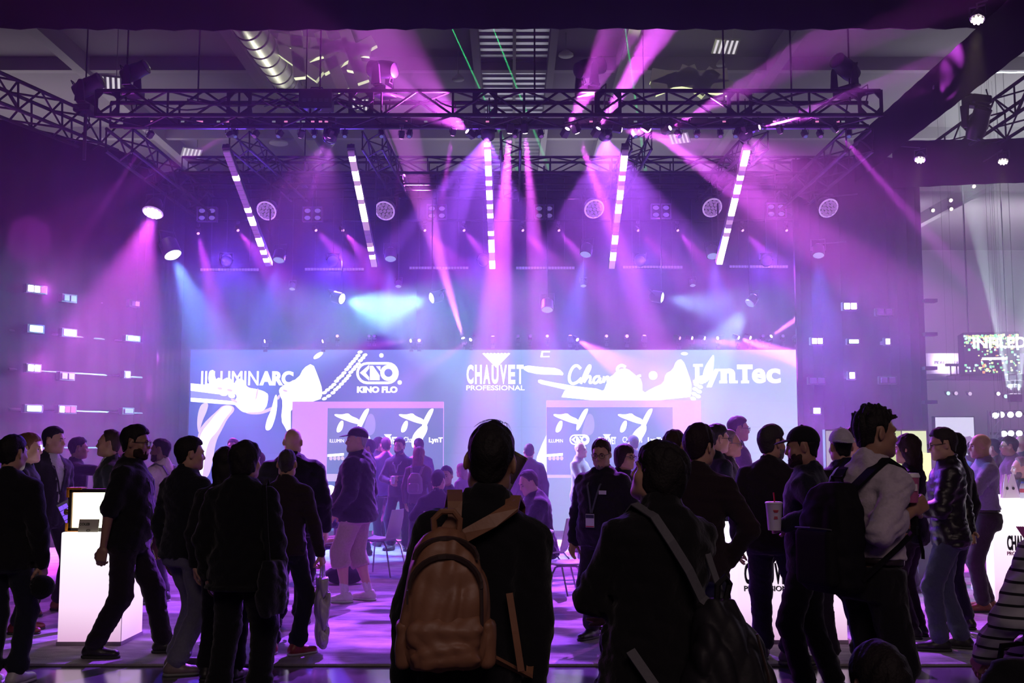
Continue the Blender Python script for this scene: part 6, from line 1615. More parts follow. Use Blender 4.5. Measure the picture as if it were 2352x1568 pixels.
for x in (-w_ * .7, w_ * .7): MB().bar((x, 0.5, h_), (x, 0.5, CEIL - a.z), 0.02, 6).build('hanger', STEEL, t)
# stand with rows of round lights and two upright beams
ED = 31.0
p0_ = at(2277, 942, ED)
t = thing('light_tower', 'slim silver truss tower beside the rows of round white lights', 'truss', (p0_.x, ED, 0))
for sx in (0, 0.24):
    for sy in (0, 0.24): MB().bar((sx, sy, 0), (sx, sy, p0_.z), 0.025, 6).build('chord', STEEL, t)
for i in range(10): MB().bar((0, 0, i * p0_.z / 10), (0.24, 0, (i + 1) * p0_.z / 10), 0.014, 5).build('brace', STEEL, t)
tag(MB().bar((p0_.x, ED + .12, at(2300, 950, ED).z), (p0_.x + 2.2, ED + .12, at(2300, 950, ED).z), 0.04).build('light_pipe', BODY), 'black pipe carrying round white lights on the neighbouring stand', 'pipe', 'pipes on the neighbouring stand')
tag(MB().bar((p0_.x, ED + .12, at(2300, 995, ED).z), (p0_.x + 2.2, ED + .12, at(2300, 995, ED).z), 0.04).build('light_pipe', BODY), 'black pipe carrying round white lights on the neighbouring stand', 'pipe', 'pipes on the neighbouring stand')
WL = glow('far_white', (0.9, 0.95, 1.0), 3.0)
for px, py in ((2286, 954), (2300, 952), (2321, 952), (2340, 951), (2306, 996), (2322, 995), (2341, 995)):
    p = at(px, py, ED); wash('round white light shining on the neighbouring stand', 'round lights on the neighbouring stand', p, p + Vector((-0.3, -1, -0.1)), 0.09, 0, 10, ICE, WL)
hz = MB().box((11.0, 28.0, 1.0), (19.0, 36.0, 12.5)).build('haze', haze_mat('stand_haze', 0.03, 0.2)); hz['kind'] = 'stuff'; hz['label'] = 'thin haze over the neighbouring stand'; hz['category'] = 'haze'
for px, tx in ((2322, 2285), (2339, 2330), (2322, 2240), (2339, 2370), (2330, 2305)):
    p = at(px, 906, ED + 0.5); tg_ = at(tx, 480, ED + 0.5)
    small_fixture('beam light pointing straight up on the neighbouring stand', 'upright beam lights on the neighbouring stand', p, tg_, WL, 0.16, 6.0, 200000, (0.75, 1.0, 0.95), 0.3)
for px, py, c in ((2178, 903, GMS[3]), (2196, 903, SCR_P), (2228, 904, SCR_P), (2293, 904, WL), (2310, 910, GMS[3])):
    p = at(px, py, 33.0); wash('tiny coloured light on a far rig past the wing drape', 'tiny far rig lights', p, p + Vector((0, -1, 0)), 0.06, 0, 10, ICE, c)
for k, (px, py) in enumerate(((2143, 483), (2184, 460), (2185, 480), (2237, 428), (2303, 393))):
    p = at(px, py, 40); wash('warm dot-like lamp high in the far hall', 'warm lamps in the far hall', p, p + Vector((0, -1, -0.4)), 0.07, 0, 10, ICE, glow('warm_dot', (1.0, 0.85, 0.6), 5.0))
# ================================================================ the crowd
BK = (0.010, 0.009, 0.012); NV = (0.012, 0.013, 0.024); CH = (0.022, 0.018, 0.024); BR = (0.03, 0.017, 0.018); JN = (0.05, 0.055, 0.11); GRY = (0.13, 0.125, 0.17); WHT = (0.62, 0.56, 0.60)
HB = (0.010, 0.007, 0.008); HBR = (0.035, 0.018, 0.012); HG = (0.16, 0.14, 0.15)
STAND = ((-0.11, 0.0, 10), (0.11, 0.0, -10))
# --- by the lit pedestal
person('man in a black jacket and dark jeans with white trainers by the carpet edge', 26, 1003, 7.55, -4, top=('jacket', BK), ease=0.026, trousers=(0.014, 0.016, 0.028), shoes=(0.5, 0.46, 0.5), sole=0.5, hair=('short', HB), head=(-14, 0), feet=((-0.07, -0.03, 6), (0.08, 0.05, -10)))
person('man with swept reddish hair in a dark jacket behind the black jacket man', 62, 1000, 9.6, -75, top=('jacket', BK), hair=('short', (0.16, 0.07, 0.035)), hvol=0.022, skin='pale', trousers=BK, shoes=(0.16, 0.02, 0.02))
person('dark-haired man in a charcoal suit and open white shirt with a lanyard', 118, 982, 10.75, -118, top=('blazer', CH), ease=0.024, vfront=(0.50, 0.46, 0.52), lanyard=((0.02, 0.018, 0.02), 0.2), hair=('short', HB), hvol=0.012, trousers=CH, shoes=(0.20, 0.08, 0.03), head=(22, -2), feet=((-0.16, 0.0, 25), (0.16, 0.0, -15)))
person('man in a dark shirt raising a phone behind the suited men', 178, 1006, 12.8, -60, top=('tee', CH), sleeve=0.4, arms=(None, (0.16, 0.30, 0.52)), curl=(0.4, 0.8), hair=('short', HB), skin='tan')
person('smiling man with slicked dark hair in a dark suit and white shirt', 252, 990, 10.4, 112, top=('blazer', (0.014, 0.016, 0.018)), ease=0.022, vfront=(0.62, 0.58, 0.62), hair=('receding', HBR), skin='tan', trousers=BK, head=(-15, 4))
person('man half hidden behind the smiling suited man', 283, 998, 12.6, 150, top=('shirt', CH), hair=('short', HBR))
r, J, A = person('bearded man in glasses and a black polo striding past the lit pedestal', 300, 975, 8.55, -88, top=('tee', BK), sleeve=0.44, ease=0.022, girth=1.18, belly=0.05, skin='tan', trousers=(0.018, 0.012, 0.018), tfit=1.5, hair=('short', HB), hvol=0.018, beard=('full', (0.035, 0.020, 0.016)), glasses=True,
       feet=((-0.10, 0.27, 4, 0.0, 0), (0.10, -0.20, -4, 0.0, 0)), drop=0.02, arms=((0.27, 0.14, -0.06), (0.27, -0.10, -0.10)), curl=(0.7, 0.9), lanyard=((0.03, 0.03, 0.06), 0.10), lean=2)
person('bearded man in a white polo with rucksack straps looking past the pedestal', 372, 1008, 11.45, 70, top=('tee', (0.62, 0.48, 0.52)), sleeve=0.42, ease=0.02, skin='brown', hair=('short', HB), hvol=0.006, beard=('full', (0.035, 0.020, 0.016)), trousers=(0.02, 0.014, 0.022), shoes=BK, sole=0.4, head=(15, 0))
person('man in a navy sweater and light grey trousers with beige suede shoes', 432, 1000, 8.1, -34, top=('sweater', (0.010, 0.010, 0.016)), ease=0.026, hem=-0.06, girth=1.05, trousers=(0.15, 0.145, 0.20), tfit=1.5, shoes=(0.20, 0.15, 0.13), sole=0.2, hair=('short', HB), head=(-25, 0), feet=((-0.10, 0.02, -20), (0.12, -0.16, -40, 0.0, 0)), drop=0.02)
rs10, Js10, As10 = person('woman in a loose black trouser suit with dark hair down to the collar', 560, 1018, 7.05, -12, top=('jacket', (0.006, 0.006, 0.008)), ease=0.036, hem=-0.12, coat=0.03, girth=1.12, trousers=(0.007, 0.007, 0.009), tfit=2.2, hair=('bob', HB), hvol=0.018, head=(-25, 0), feet=((-0.15, 0, 8), (0.15, 0, -8)), lanyard=((0.2, 0.18, 0.25), 0.3))
person('woman with long straight dark hair beside the woman in the black trouser suit', 519, 1030, 7.75, -5, top=('jacket', BK), hair=('long', HB), hlen=0.14, trousers=BK, head=(25, 0), girth=0.9)
person('broad bald man in a dark sweater with his back turned', 672, 987, 9.9, 4, lift=0.0, top=('sweater', (0.012, 0.010, 0.016)), ease=0.03, girth=1.42, belly=0.04, hair=None, skin='pale', trousers=BK, tfit=1.8, lanyard=((0.03, 0.03, 0.04), 0.2))
r, J, A13 = person('man with cropped grey hair in a dark zip sweater and red shoes', 660, 1033, 8.6, -6, top=('sweater', (0.026, 0.016, 0.020)), ease=0.018, hem=-0.07, hair=('short', (0.055, 0.045, 0.05)), hvol=0.004, skin='fair', trousers=(0.012, 0.011, 0.02), shoes=(0.24, 0.035, 0.03), sole=0.4, head=(8, 0), feet=((-0.11, 0.02, 30), (0.13, -0.04, -42)), arms=(None, (0.31, 0.05, -0.085)), curl=(0.4, 1.1))
J13, r13 = J, r
r, J, A = person('grey-haired man in a dark cap, hooded jacket and khaki cargo shorts', 822, 982, 11.5, 78, top=('hoodie', (0.014, 0.012, 0.018)), ease=0.034, girth=1.3, belly=0.09, hem=-0.11, skin='fair', hair=('short', (0.35, 0.33, 0.33)), hvol=0.008, beard=('goatee', (0.3, 0.28, 0.28)), cap=((0.03, 0.026, 0.026),), trousers=(0.38, 0.27, 0.24), tfit=1.9, shorts=0.26, shoes=(0.62, 0.52, 0.56), sole=0.6, socks=(0.62, 0.52, 0.58), feet=((-0.10, 0.08, 8), (0.12, -0.10, -12)), head=(26, 2), arms=((0.24, 0.14, 0.0), None), curl=(0.8, 0.5))
# --- far guests before the LED wall
person('man with dark hair in a blue jacket before the LED wall', 536, 1008, 16.4, 175, top=('jacket', (0.04, 0.035, 0.09)), hair=('short', HB), girth=1.15)
person('person in a pale top half hidden behind the black trouser suit', 592, 1038, 13.5, 100, top=('shirt', (0.4, 0.3, 0.4)), hair=('short', HBR))
r17, J17, A17 = person('bearded man in a black polo shirt holding a paper cup', 918, 1007, 17.2, 165, top=('shirt', (0.014, 0.013, 0.022)), ease=0.018, trousers=(0.014, 0.013, 0.024), hair=('short', HB), hvol=0.022, beard=('full', (0.035, 0.020, 0.016)), lanyard=((0.3, 0.3, 0.35), 0.3), arms=((0.10, 0.24, 0.22), (0.06, 0.26, 0.16)), poles=((1, -.3, -.6), (1, -.3, -.6)), curl=(0.9, 0.9), feet=((-0.13, 0, 15), (0.13, 0, -15)))
person('woman with long wavy auburn hair wearing a small rucksack', 962, 1028, 16.4, -12, top=('jacket', (0.10, 0.055, 0.075)), hair=('long', (0.16, 0.06, 0.04)), hlen=0.16, hvol=0.02, girth=0.9, trousers=NV)
person('dark-haired man in a violet shirt beyond the auburn woman', 962, 1008, 18.3, 25, top=('shirt', (0.07, 0.06, 0.16)), hair=('short', HB))
person('pale fair man in a light shirt near the lilac panel', 870, 1005, 18.6, -60, top=('shirt', (0.25, 0.2, 0.4)), hair=('receding', HBR), skin='pale')
person('dark-haired man in a lilac shirt with his back to the hall', 886, 1006, 17.9, 20, top=('shirt', (0.18, 0.14, 0.36)), hair=('short', HB), arms=((0.2, 0.2, 0.15), None))
person('short person with curly hair between the far guests', 846, 1012, 16.5, 100, top=('shirt', (0.06, 0.05, 0.1)), hair=('short', HB), hvol=0.025)
person('man in a dark jacket with thinning hair facing the blue wall', 1215, 1020, 16.6, 5, top=('jacket', (0.016, 0.012, 0.035)), ease=0.024, hair=('receding', HB), girth=1.12, trousers=BK)
person('person with long fair hair half hidden behind the tan backpack wearer', 1062, 1070, 16.0, 60, top=('jacket', (0.2, 0.12, 0.25)), hair=('long', (0.3, 0.18, 0.16)), hlen=0.12, H=1.34)
person('bald man in a pale plaid shirt with folded arms', 1332, 1018, 17.0, -120, lift=0, top=('shirt', (0.27, 0.25, 0.27)), hair=None, skin='pale', arms=((0.02, 0.22, 0.24), (0.02, 0.24, 0.20)), poles=((1, -.2, -.5), (1, -.2, -.5)), trousers=NV, girth=1.1)
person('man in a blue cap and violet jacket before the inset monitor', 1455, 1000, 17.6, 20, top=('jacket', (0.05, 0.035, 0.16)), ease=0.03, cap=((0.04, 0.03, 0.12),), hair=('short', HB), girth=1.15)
# --- seated guests
person('seated dark-haired man seen from behind at the cafe table', 1005, 1095, 13.6, 10, H=1.74, sit=0.47, feet=((-0.12, 0.42, 0), (0.12, 0.42, 0)), top=('shirt', (0.02, 0.016, 0.03)), hair=('short', HB), arms=((0.12, 0.34, 0.22), (0.12, 0.34, 0.22)), poles=((1, -.2, -.5), (1, -.2, -.5)), trousers=BK, head=(-30, 0))
person('seated dark-haired man showing his face behind another seated man', 1026, 1083, 14.85, 165, H=1.78, sit=0.47, feet=((-0.12, 0.42, 0), (0.12, 0.42, 0)), top=('shirt', (0.03, 0.025, 0.05)), hair=('short', HB), arms=((0.12, 0.30, 0.22), (0.12, 0.30, 0.22)), poles=((1, -.2, -.5), (1, -.2, -.5)), trousers=NV)
person('heavy man in black sitting at the white cafe table looking down', 1240, 1095, 12.25, 105, H=1.80, sit=0.47, girth=1.3, belly=0.08, feet=((-0.14, 0.36, 5), (0.14, 0.36, -5)), top=('shirt', (0.012, 0.010, 0.016)), ease=0.028, hair=('receding', HBR), skin='fair', head=(8, -14), lean=8, arms=((0.08, 0.36, 0.20), (0.08, 0.34, 0.20)), poles=((1, -.2, -.5), (1, -.2, -.5)), trousers=(0.012, 0.01, 0.02))
person('person in violet-blue jeans sitting with one hand raised by a cafe table', 727, 1110, 13.35, -62, H=1.70, sit=0.47, feet=((-0.12, 0.40, 5), (0.12, 0.44, -5)), top=('shirt', (0.03, 0.03, 0.09)), hair=('short', HB), arms=((0.14, 0.32, 0.36), (0.1, 0.3, 0.2)), poles=((1, -.2, -.5), (1, -.2, -.5)), trousers=(0.10, 0.07, 0.30))
# --- centre and right
person('man with goatee and glasses in a dark blazer with two name badges', 1382, 1010, 9.2, 148, top=('blazer', (0.016, 0.012, 0.022)), ease=0.026, vfront=(0.012, 0.010, 0.02), girth=1.22, belly=0.05, hair=('short', HBR), hvol=0.016, beard=('goatee', (0.20, 0.15, 0.14)), glasses=True, head=(12, -8), lanyard=((0.10, 0.10, 0.13), 0.20), badge=True, nametag=(-0.095, 0.38), trousers=(0.02, 0.014, 0.026), arms=((0.30, 0.06, -0.02), None), feet=((-0.13, 0.05, 8), (0.13, -0.05, -8)))
person('woman with short dark hair and glasses behind the man with two badges', 1432, 1022, 10.3, -140, top=('jacket', BK), hair=('bob', (0.03, 0.014, 0.016)), hvol=0.012, glasses=True, head=(10, 0), girth=1.1)
person('man with wavy dark hair in a brown jacket with one hand on his hip', 1602, 982, 6.75, -14, top=('jacket', (0.022, 0.012, 0.016)), ease=0.018, girth=0.98, hair=('short', (0.02, 0.008, 0.014)), hvol=0.024, head=(-30, 0), trousers=(0.03, 0.03, 0.07), arms=((0.28, 0.05, -0.03), (0.185, 0.02, 0.02)), poles=((0.5, -.8, -.3), (1.0, -0.55, 0.1)), curl=(0.5, 0.3))
person('man with cropped brown hair beyond the woman in the dark coat', 1548, 990, 8.2, -40, top=('shirt', CH), hair=('short', HBR), hvol=0.010, girth=1.05)
person('grey-templed man in heavy black glasses and a dark suit', 1645, 977, 10.0, -72, top=('blazer', (0.012, 0.012, 0.022)), hair=('short', (0.03, 0.022, 0.03)), hvol=0.015, glasses=True, skin='pale', trousers=BK)
person('balding man in wire glasses and a dark suit', 1674, 994, 10.5, -100, lift=0.0, top=('blazer', CH), hair=('receding', (0.25, 0.2, 0.2)), glasses=True, skin='fair', vfront=(0.4, 0.36, 0.42), trousers=BK)
person('tall man in glasses and a grey shirt standing before the LED wall', 1694, 958, 12.4, -84, top=('tee', (0.07, 0.06, 0.09)), sleeve=0.46, hair=('short', HB), hvol=0.010, glasses=True, skin='fair', arms=(None, (0.14, 0.30, 0.12)), trousers=CH)
person('man with curly greying hair in a dark jacket and jeans by the lit counter', 1768, 982, 8.35, -18, top=('jacket', (0.020, 0.013, 0.020)), ease=0.026, girth=1.08, hair=('short', (0.045, 0.035, 0.04)), hvol=0.022, head=(-42, 0), beard=('full', (0.2, 0.18, 0.2)), trousers=(0.02, 0.013, 0.03), tfit=1.7, shoes=(0.10, 0.08, 0.10), sole=0.12, feet=((-0.09, 0.05, 5), (0.12, -0.10, -70)))
CUP = at(1778, 1184, 6.95)
rc, Jc, Ac = person('bearded man in a black cap and navy jacket holding a soft drink', 1850, 980, 7.2, 68, top=('jacket', (0.011, 0.010, 0.024)), ease=0.026, girth=1.08, cap=(BK,), hair=('short', HB), hvol=0.006, beard=('full', (0.035, 0.020, 0.016)), skin='tan', head=(8, -4), trousers=(0.010, 0.009, 0.014), tfit=1.4, feet=((-0.10, 0.02, 15), (0.12, -0.14, -10)), arms=(arm_to(CUP + Vector((0.085, 0.03, -0.045)), 1850, 7.2, 68, 1.73, -1), None), poles=((0.7, -.6, -.5), None), curl=(1.0, 0.5))
person('man in a white cap and dark jacket with his back turned', 1933, 985, 8.15, 6, top=('blazer', (0.018, 0.014, 0.018)), ease=0.02, cap=((0.55, 0.5, 0.58), 1), hair=('short', HB), hvol=0.004, trousers=(0.02, 0.012, 0.028), shoes=(0.14, 0.12, 0.14), sole=0.5, head=(0, 0), feet=((-0.11, 0.06, 18), (0.11, 0.0, -14)))
person('man in glasses half hidden beside the white cap', 1962, 985, 9.95, 110, top=('shirt', CH), hair=('short', HBR), glasses=True, skin='pale')
CUP2 = at(2094, 1122, 5.62)
r42, J42, A42 = person('tall dark-haired man in a white shirt with rolled sleeves wearing a black rucksack', 1988, 940, 5.75, -60, lean=5, top=('shirt', (0.50, 0.42, 0.50)), ease=0.022, hem=0.09, sleeve=0.80, skin='tan', hair=('spiky', HB), hvol=0.016, head=(-20, 4), trousers=(0.008, 0.007, 0.010), tfit=1.5, belt=(0.03, 0.02, 0.022), lanyard=((0.02, 0.02, 0.022), 0.3), arms=((0.16, 0.30, 0.26), arm_to(CUP2 + Vector((-0.02, 0.0, -0.10)), 1988, 5.75, -60, 1.80, 1)), poles=((0.5, -.7, -.6), (0.1, -0.1, -1)), curl=(0.9, 0.9), feet=((-0.10, 0.04, 8), (0.10, -0.04, -8)))
person('long-haired woman in black with her arms folded beside the white shirt man', 2088, 1000, 9.35, 52, top=('jacket', (0.012, 0.010, 0.016)), hair=('long', (0.025, 0.012, 0.014)), hlen=0.12, girth=0.95, arms=((0.02, 0.22, 0.22), (0.02, 0.24, 0.18)), poles=((1, -.2, -.5), (1, -.2, -.5)), trousers=(0.02, 0.012, 0.018), feet=((-0.09, 0, 8), (0.09, 0, -8)))
person('man in a dark cap drinking by the yellow light box', 2092, 1008, 12.3, 70, top=('shirt', CH), cap=((0.02, 0.015, 0.03),), hair=('short', HB), beard=('full', (0.035, 0.020, 0.016)), arms=((0.05, 0.30, 0.34), None), trousers=BK)
person('man in glasses, black leather jacket and faded jeans with dark trainers', 2172, 985, 8.75, 72, top=('leather', (0.016, 0.011, 0.018)), ease=0.028, girth=1.05, hair=('short', (0.035, 0.026, 0.03)), hvol=0.014, glasses=True, skin='pale', head=(10, -6), trousers=(0.075, 0.08, 0.14), tfit=1.5, shoes=(0.022, 0.016, 0.018), sole=0.04, feet=((-0.06, 0.10, 5), (0.12, -0.08, -10)), arms=((0.14, 0.30, 0.20), (0.16, -0.16, 0.02)), poles=((0.6, -.7, -.6), (1, -.3, 0.2)), curl=(0.8, 0.7))
person('dark-haired person close behind the leather jacket man', 2192, 995, 9.7, 40, top=('jacket', BK), hair=('bob', HB), hvol=0.012, trousers=(0.016, 0.012, 0.03), girth=0.95)
person('bald man in a lavender shirt, dark trousers and brown leather shoes', 2256, 999, 10.85, 84, lift=0.0, top=('shirt', (0.30, 0.22, 0.46)), ease=0.02, hem=0.08, sleeve=1.0, hair=None, skin='pale', girth=1.06, belt=(0.03, 0.02, 0.02), trousers=(0.035, 0.018, 0.03), tfit=1.4, shoes=(0.22, 0.06, 0.025), lanyard=((0.02, 0.02, 0.03), 0.3), arms=((0.18, 0.40, 0.34), (0.12, 0.36, 0.34)), poles=((0.6, -.4, -.8), (0.6, -.4, -.8)), head=(0, -2), feet=((-0.09, 0.08, 8), (0.11, -0.03, -12)))
# --- beyond the right-hand counter
person('man in glasses and a pale grey shirt behind the lit counter', 2320, 1004, 14.2, 70, top=('shirt', (0.30, 0.24, 0.34)), girth=1.2, hair=('short', HBR), glasses=True, beard=('goatee', (0.2, 0.15, 0.15)), trousers=BK)
person('bald man in dark clothes beyond the pale grey shirt', 2348, 1002, 15.6, 30, lift=0, top=('shirt', (0.03, 0.02, 0.04)), hair=None, skin='fair', trousers=BK)
person('balding bearded man in black sitting at the lit counter', 2346, 1056, 13.1, 80, H=1.76, sit=0.62, feet=((-0.12, 0.36, 0), (0.12, 0.36, 0)), top=('shirt', (0.014, 0.01, 0.014)), girth=1.2, hair=('receding', (0.2, 0.15, 0.14)), beard=('full', (0.15, 0.1, 0.1)), arms=((0.08, 0.36, 0.22), (0.08, 0.34, 0.2)), trousers=BK)
person('guest in an olive shirt between the bald man and the pale grey shirt', 2282, 1010, 15.2, 50, top=('shirt', (0.08, 0.06, 0.06)), hair=('short', HB), arms=((0.1, 0.3, 0.3), None), trousers=BK)
person('dark-haired guest in a blue top by the lilac video screen', 2206, 1018, 17.5, 120, top=('shirt', (0.06, 0.12, 0.35)), hair=('short', HB), trousers=BK)
for i, (px, yt, d, yw) in enumerate(((2232, 1016, 20.5, 10), (2254, 1010, 21.5, 80), (2300, 1006, 22.0, -40), (2335, 1012, 19.5, 160))):
    person(('guest in dark clothes watching the neighbouring stand'), px, yt, d, yw, top=('shirt', (0.03, 0.02, 0.045)), hair=('short', HB), trousers=BK, group='guests at the neighbouring stand')
# --- nearest people
rb_, Jb, Ab = person('man in a black coat wearing a tan leather backpack', 1080, 975, 3.6, 2, side=5.5, top=('coat', (0.007, 0.006, 0.009)), ease=0.014, coat=0.10, girth=0.94, hair=('short', HB), hvol=0.009, head=(-6, 7), roll=0, trousers=(0.007, 0.006, 0.008), tfit=1.6, skin='tan', collar=1.5, arms=((0.215, 0.04, -0.06), (0.22, 0.03, -0.075)), curl=(0.9, 0.5))
rw, Jw, Aw = person('woman in a dark wool coat with short hair gazing up over her folded arms', 1500, 1022, 4.15, 28, top=('coat', (0.006, 0.006, 0.009)), ease=0.032, coat=0.5, girth=1.24, hair=('bob', HB), hvol=0.014, head=(34, 14), skin='fair', trousers=BK, collar=1.9, arms=((0.03, 0.23, 0.17), (0.03, 0.26, 0.13)), side=2, poles=((1, -.2, -.5), (0.4, 0.1, -1)), shrug=0.0, sleevefit=0.88)
person('dark-haired person crouching low in front of the crowd', 2006, 1468, 3.25, 10, H=1.66, base=(at(2006, HOR, 3.25).x, 3.25, 0), sit=0.235, feet=((-0.16, 0.34, 10), (0.16, 0.34, -10)), top=('jacket', (0.006, 0.006, 0.008)), hair=('short', (0.010, 0.006, 0.007)), hvol=0.016, arms=((0.1, 0.34, 0.2), (0.1, 0.34, 0.2)), trousers=BK)
def stripe_mat():
    m = bpy.data.materials.new('striped_knit'); m.use_nodes = True; nt = m.node_tree; b = nt.nodes['Principled BSDF']; L = nt.links
    tc = nt.nodes.new('ShaderNodeTexCoord'); sp = nt.nodes.new('ShaderNodeSeparateXYZ'); mu = nt.nodes.new('ShaderNodeMath'); mu.operation = 'MULTIPLY'; mu.inputs[1].default_value = 1 / 0.052
    fr = nt.nodes.new('ShaderNodeMath'); fr.operation = 'FRACT'; gt = nt.nodes.new('ShaderNodeMath'); gt.operation = 'GREATER_THAN'; gt.inputs[1].default_value = 0.24
    mx = nt.nodes.new('ShaderNodeMix'); mx.data_type = 'RGBA'; mx.inputs[6].default_value = (0.01, 0.01, 0.014, 1); mx.inputs[7].default_value = (0.40, 0.38, 0.44, 1)
    L.new(tc.outputs['Object'], sp.inputs[0]); L.new(sp.outputs[2], mu.inputs[0]); L.new(mu.outputs[0], fr.inputs[0]); L.new(fr.outputs[0], gt.inputs[0]); L.new(gt.outputs[0], mx.inputs[0]); L.new(mx.outputs[2], b.inputs['Base Color'])
    b.inputs['Roughness'].default_value = 0.9
    return m
person('seated person in a black and grey striped top beside a dark bag', 2372, 1180, 4.6, 30, H=1.66, base=(at(2440, HOR, 4.6).x, 4.6, 0), sit=0.72, feet=((-0.12, 0.42, 0), (0.12, 0.42, 0)), top=('sweater', (0.4, 0.38, 0.44)), ease=0.03, girth=1.15, stripes=stripe_mat(), hair=('short', HB), lean=14, side=15, arms=((0.1, 0.36, 0.1), (0.1, 0.36, 0.1)), trousers=BK)
# hair wisps on the crown of the backpack man
def wisps(root, A, n, seed, col=HB):
    rng = np.random.RandomState(seed); mb = MB()
    for i in range(n):
        a = rng.uniform(-0.75, 0.75); e0 = rng.uniform(-0.5, 0.3)
        pts = []
        for t in np.linspace(0, 1, 6):
            th = a * (1 - 0.9 * t) + 0.25 * t; r = 0.100 + 0.007 * math.sin(math.pi * t) * rng.uniform(0.5, 1.2)
            pts.append(A['W'](np.array([[r * math.sin(th), -0.03 + 0.03 * e0 + 0.05 * t, 0.04 + r * math.cos(th)]]))[0])
        mb.tube([Vector(p) for p in pts], [0.0004] * 5 + [0.0002], 3)
    o = mb.build('hair_wisps', mat('hair_%.3f_%.3f' % (col[0], col[2]), col, 0.45), root); o['kind'] = 'stuff'
wisps(rb_, Ab, 34, 3); wisps(rw, Aw, 16, 5)
# ---- rods and pipes that hold the round fixtures
bpy.context.view_layer.update()
PZ = fz - 0.24
for yy, what in ((18.4, 'holding the round par lights'), (19.2, 'holding the pale blue wash lights'), (19.6, 'holding the icy wash lights'), (20.3, 'along the backdrop drape')):
    tag(MB().bar((FX0 + 0.1, yy, PZ), (FX1 - 0.1, yy, PZ), 0.024, 8).build('rig_pipe', BLACK_METAL), 'black pipe across the cross trusses ' + what, 'pipe', 'pipes across the cross trusses')
for t, p, r_ in HANG:
    far = p.y > 24
    if not far and p.x > FX1:
        inv = t.matrix_world.inverted(); end = Vector((5.98, p.y, p.z + 0.25)) if p.x < 7.2 else Vector((p.x, 19.3 - (p.x - 6.9) * 0.092 + 0.03, p.z + 0.2))
        MB().tube([inv @ (p + Vector((0, 0, 0.06))), inv @ (p + Vector((0, 0, 0.2))), inv @ end], 0.012, 6).build('bracket_arm', BODY, t); continue
    top = CEIL if far else (PZ + 0.02 if p.z < PZ - 0.3 else fz + 0.25)
    inv = t.matrix_world.inverted()
    yy = p.y if far else min((18.4, 19.2, 19.6, 20.3), key=lambda q: abs(q - p.y))
    pts = [inv @ (p + Vector((0, 0, r_ * 1.6))), inv @ Vector((p.x, p.y, max(p.z + r_ * 1.6 + 0.05, top - 0.12))), inv @ Vector((p.x, yy if top < fz else p.y, top))]
    MB().tube(pts, 0.0035 if far else 0.010, 6).build('hanging_rod', BODY, t)
# ================================================================ things people carry or wear
def on(root, p):
    """a point of a person's own frame in the room"""
    bpy.context.view_layer.update()
    return root.matrix_world @ Vector(p)
def local_frame(root): bpy.context.view_layer.update(); return root.matrix_world.copy()
def stool(p, h, label):
    t = thing('bar_stool', label, 'stool', p)
    MB().lathe([(0.15, h - 0.05), (0.175, h - 0.03), (0.17, h - 0.005), (0.14, h)], None, 20).build('seat', mat('stool_black', (0.02, 0.018, 0.022), 0.5), t, True)
    MB().bar((0, 0, 0.02), (0, 0, h - 0.05), 0.028, 10).build('column', TUBE, t, True)
    MB().lathe([(0.20, 0.0), (0.20, 0.012), (0.04, 0.03)], None, 22).build('foot', TUBE, t, True)
p = at(2440, HOR, 4.6); stool((p.x, p.y, 0), 0.58, 'black bar stool under the person in the striped top')
p = at(2346, HOR, 13.1); stool((p.x, p.y, GZ), 0.50, 'black bar stool under the bearded man at the lit counter')
# ---- tan leather backpack
TAN = mat('tan_leather', (0.24, 0.105, 0.055), 0.5, var=0.25, scale=9, bump=0.4); TAN_D = mat('tan_leather_dark', (0.10, 0.045, 0.03), 0.55); ZIP = mat('zip_dark', (0.05, 0.03, 0.025), 0.4)
def world_thing(name, label, cat, root, parts_at, group=None):
    M = local_frame(root); loc = M @ Vector(parts_at)
    t = thing(name, label, cat, loc, 0, group); t.rotation_euler = root.rotation_euler; t.scale = root.scale
    return t
yb = -0.185
bp = world_thing('backpack', 'tan leather backpack with two curved zips and a looped handle', 'backpack', rb_, (-0.075, yb, 0.985))
bp.scale = [q * 0.86 for q in bp.scale]
f = Field((-0.24, -0.20, -0.06), (0.24, 0.14, 0.56), 0.0085)
f.loft(_v(0, -0.02, 0), np.eye(3), [(0.0, 0.135, 0.080, 0.0), (0.03, 0.158, 0.098, 0.0), (0.12, 0.166, 0.105, 0.0), (0.25, 0.156, 0.100, 0.0), (0.36, 0.142, 0.088, 0.01), (0.44, 0.112, 0.070, 0.02), (0.49, 0.070, 0.05, 0.03), (0.51, 0.03, 0.03, 0.03)], 0.02, sq=3.0)
f.wrinkle(0.012, 42, 11, 0.8)
v, q = f.mesh(); inst('bag_body', mesh_np('bag_body', relax(v, q, 1), q, TAN), bp)
f = Field((-0.22, -0.24, -0.02), (0.22, 0.0, 0.28), 0.0085)
f.loft(_v(0, -0.085, 0), np.eye(3), [(0.015, 0.115, 0.055, 0), (0.04, 0.134, 0.066, 0), (0.15, 0.138, 0.062, 0), (0.195, 0.132, 0.045, 0.01), (0.21, 0.115, 0.03, 0.015)], 0.02, sq=3.4); f.wrinkle(0.010, 48, 19, 1.3)
v, q = f.mesh(); inst('front_pocket', mesh_np('front_pocket', relax(v, q, 1), q, TAN), bp)
for s in (-1, 1):
    f = Field((-0.1, -0.12, -0.12), (0.1, 0.12, 0.14), 0.009); f.rbox((0, 0, 0), (0.03, 0.055, 0.09), 0.028, 0.01); f.wrinkle(0.006, 60, 23)
    v, q = f.mesh(); inst('side_pocket', mesh_np('side_pocket', v + _v(s * 0.155, -0.03, 0.09), q, TAN), bp)
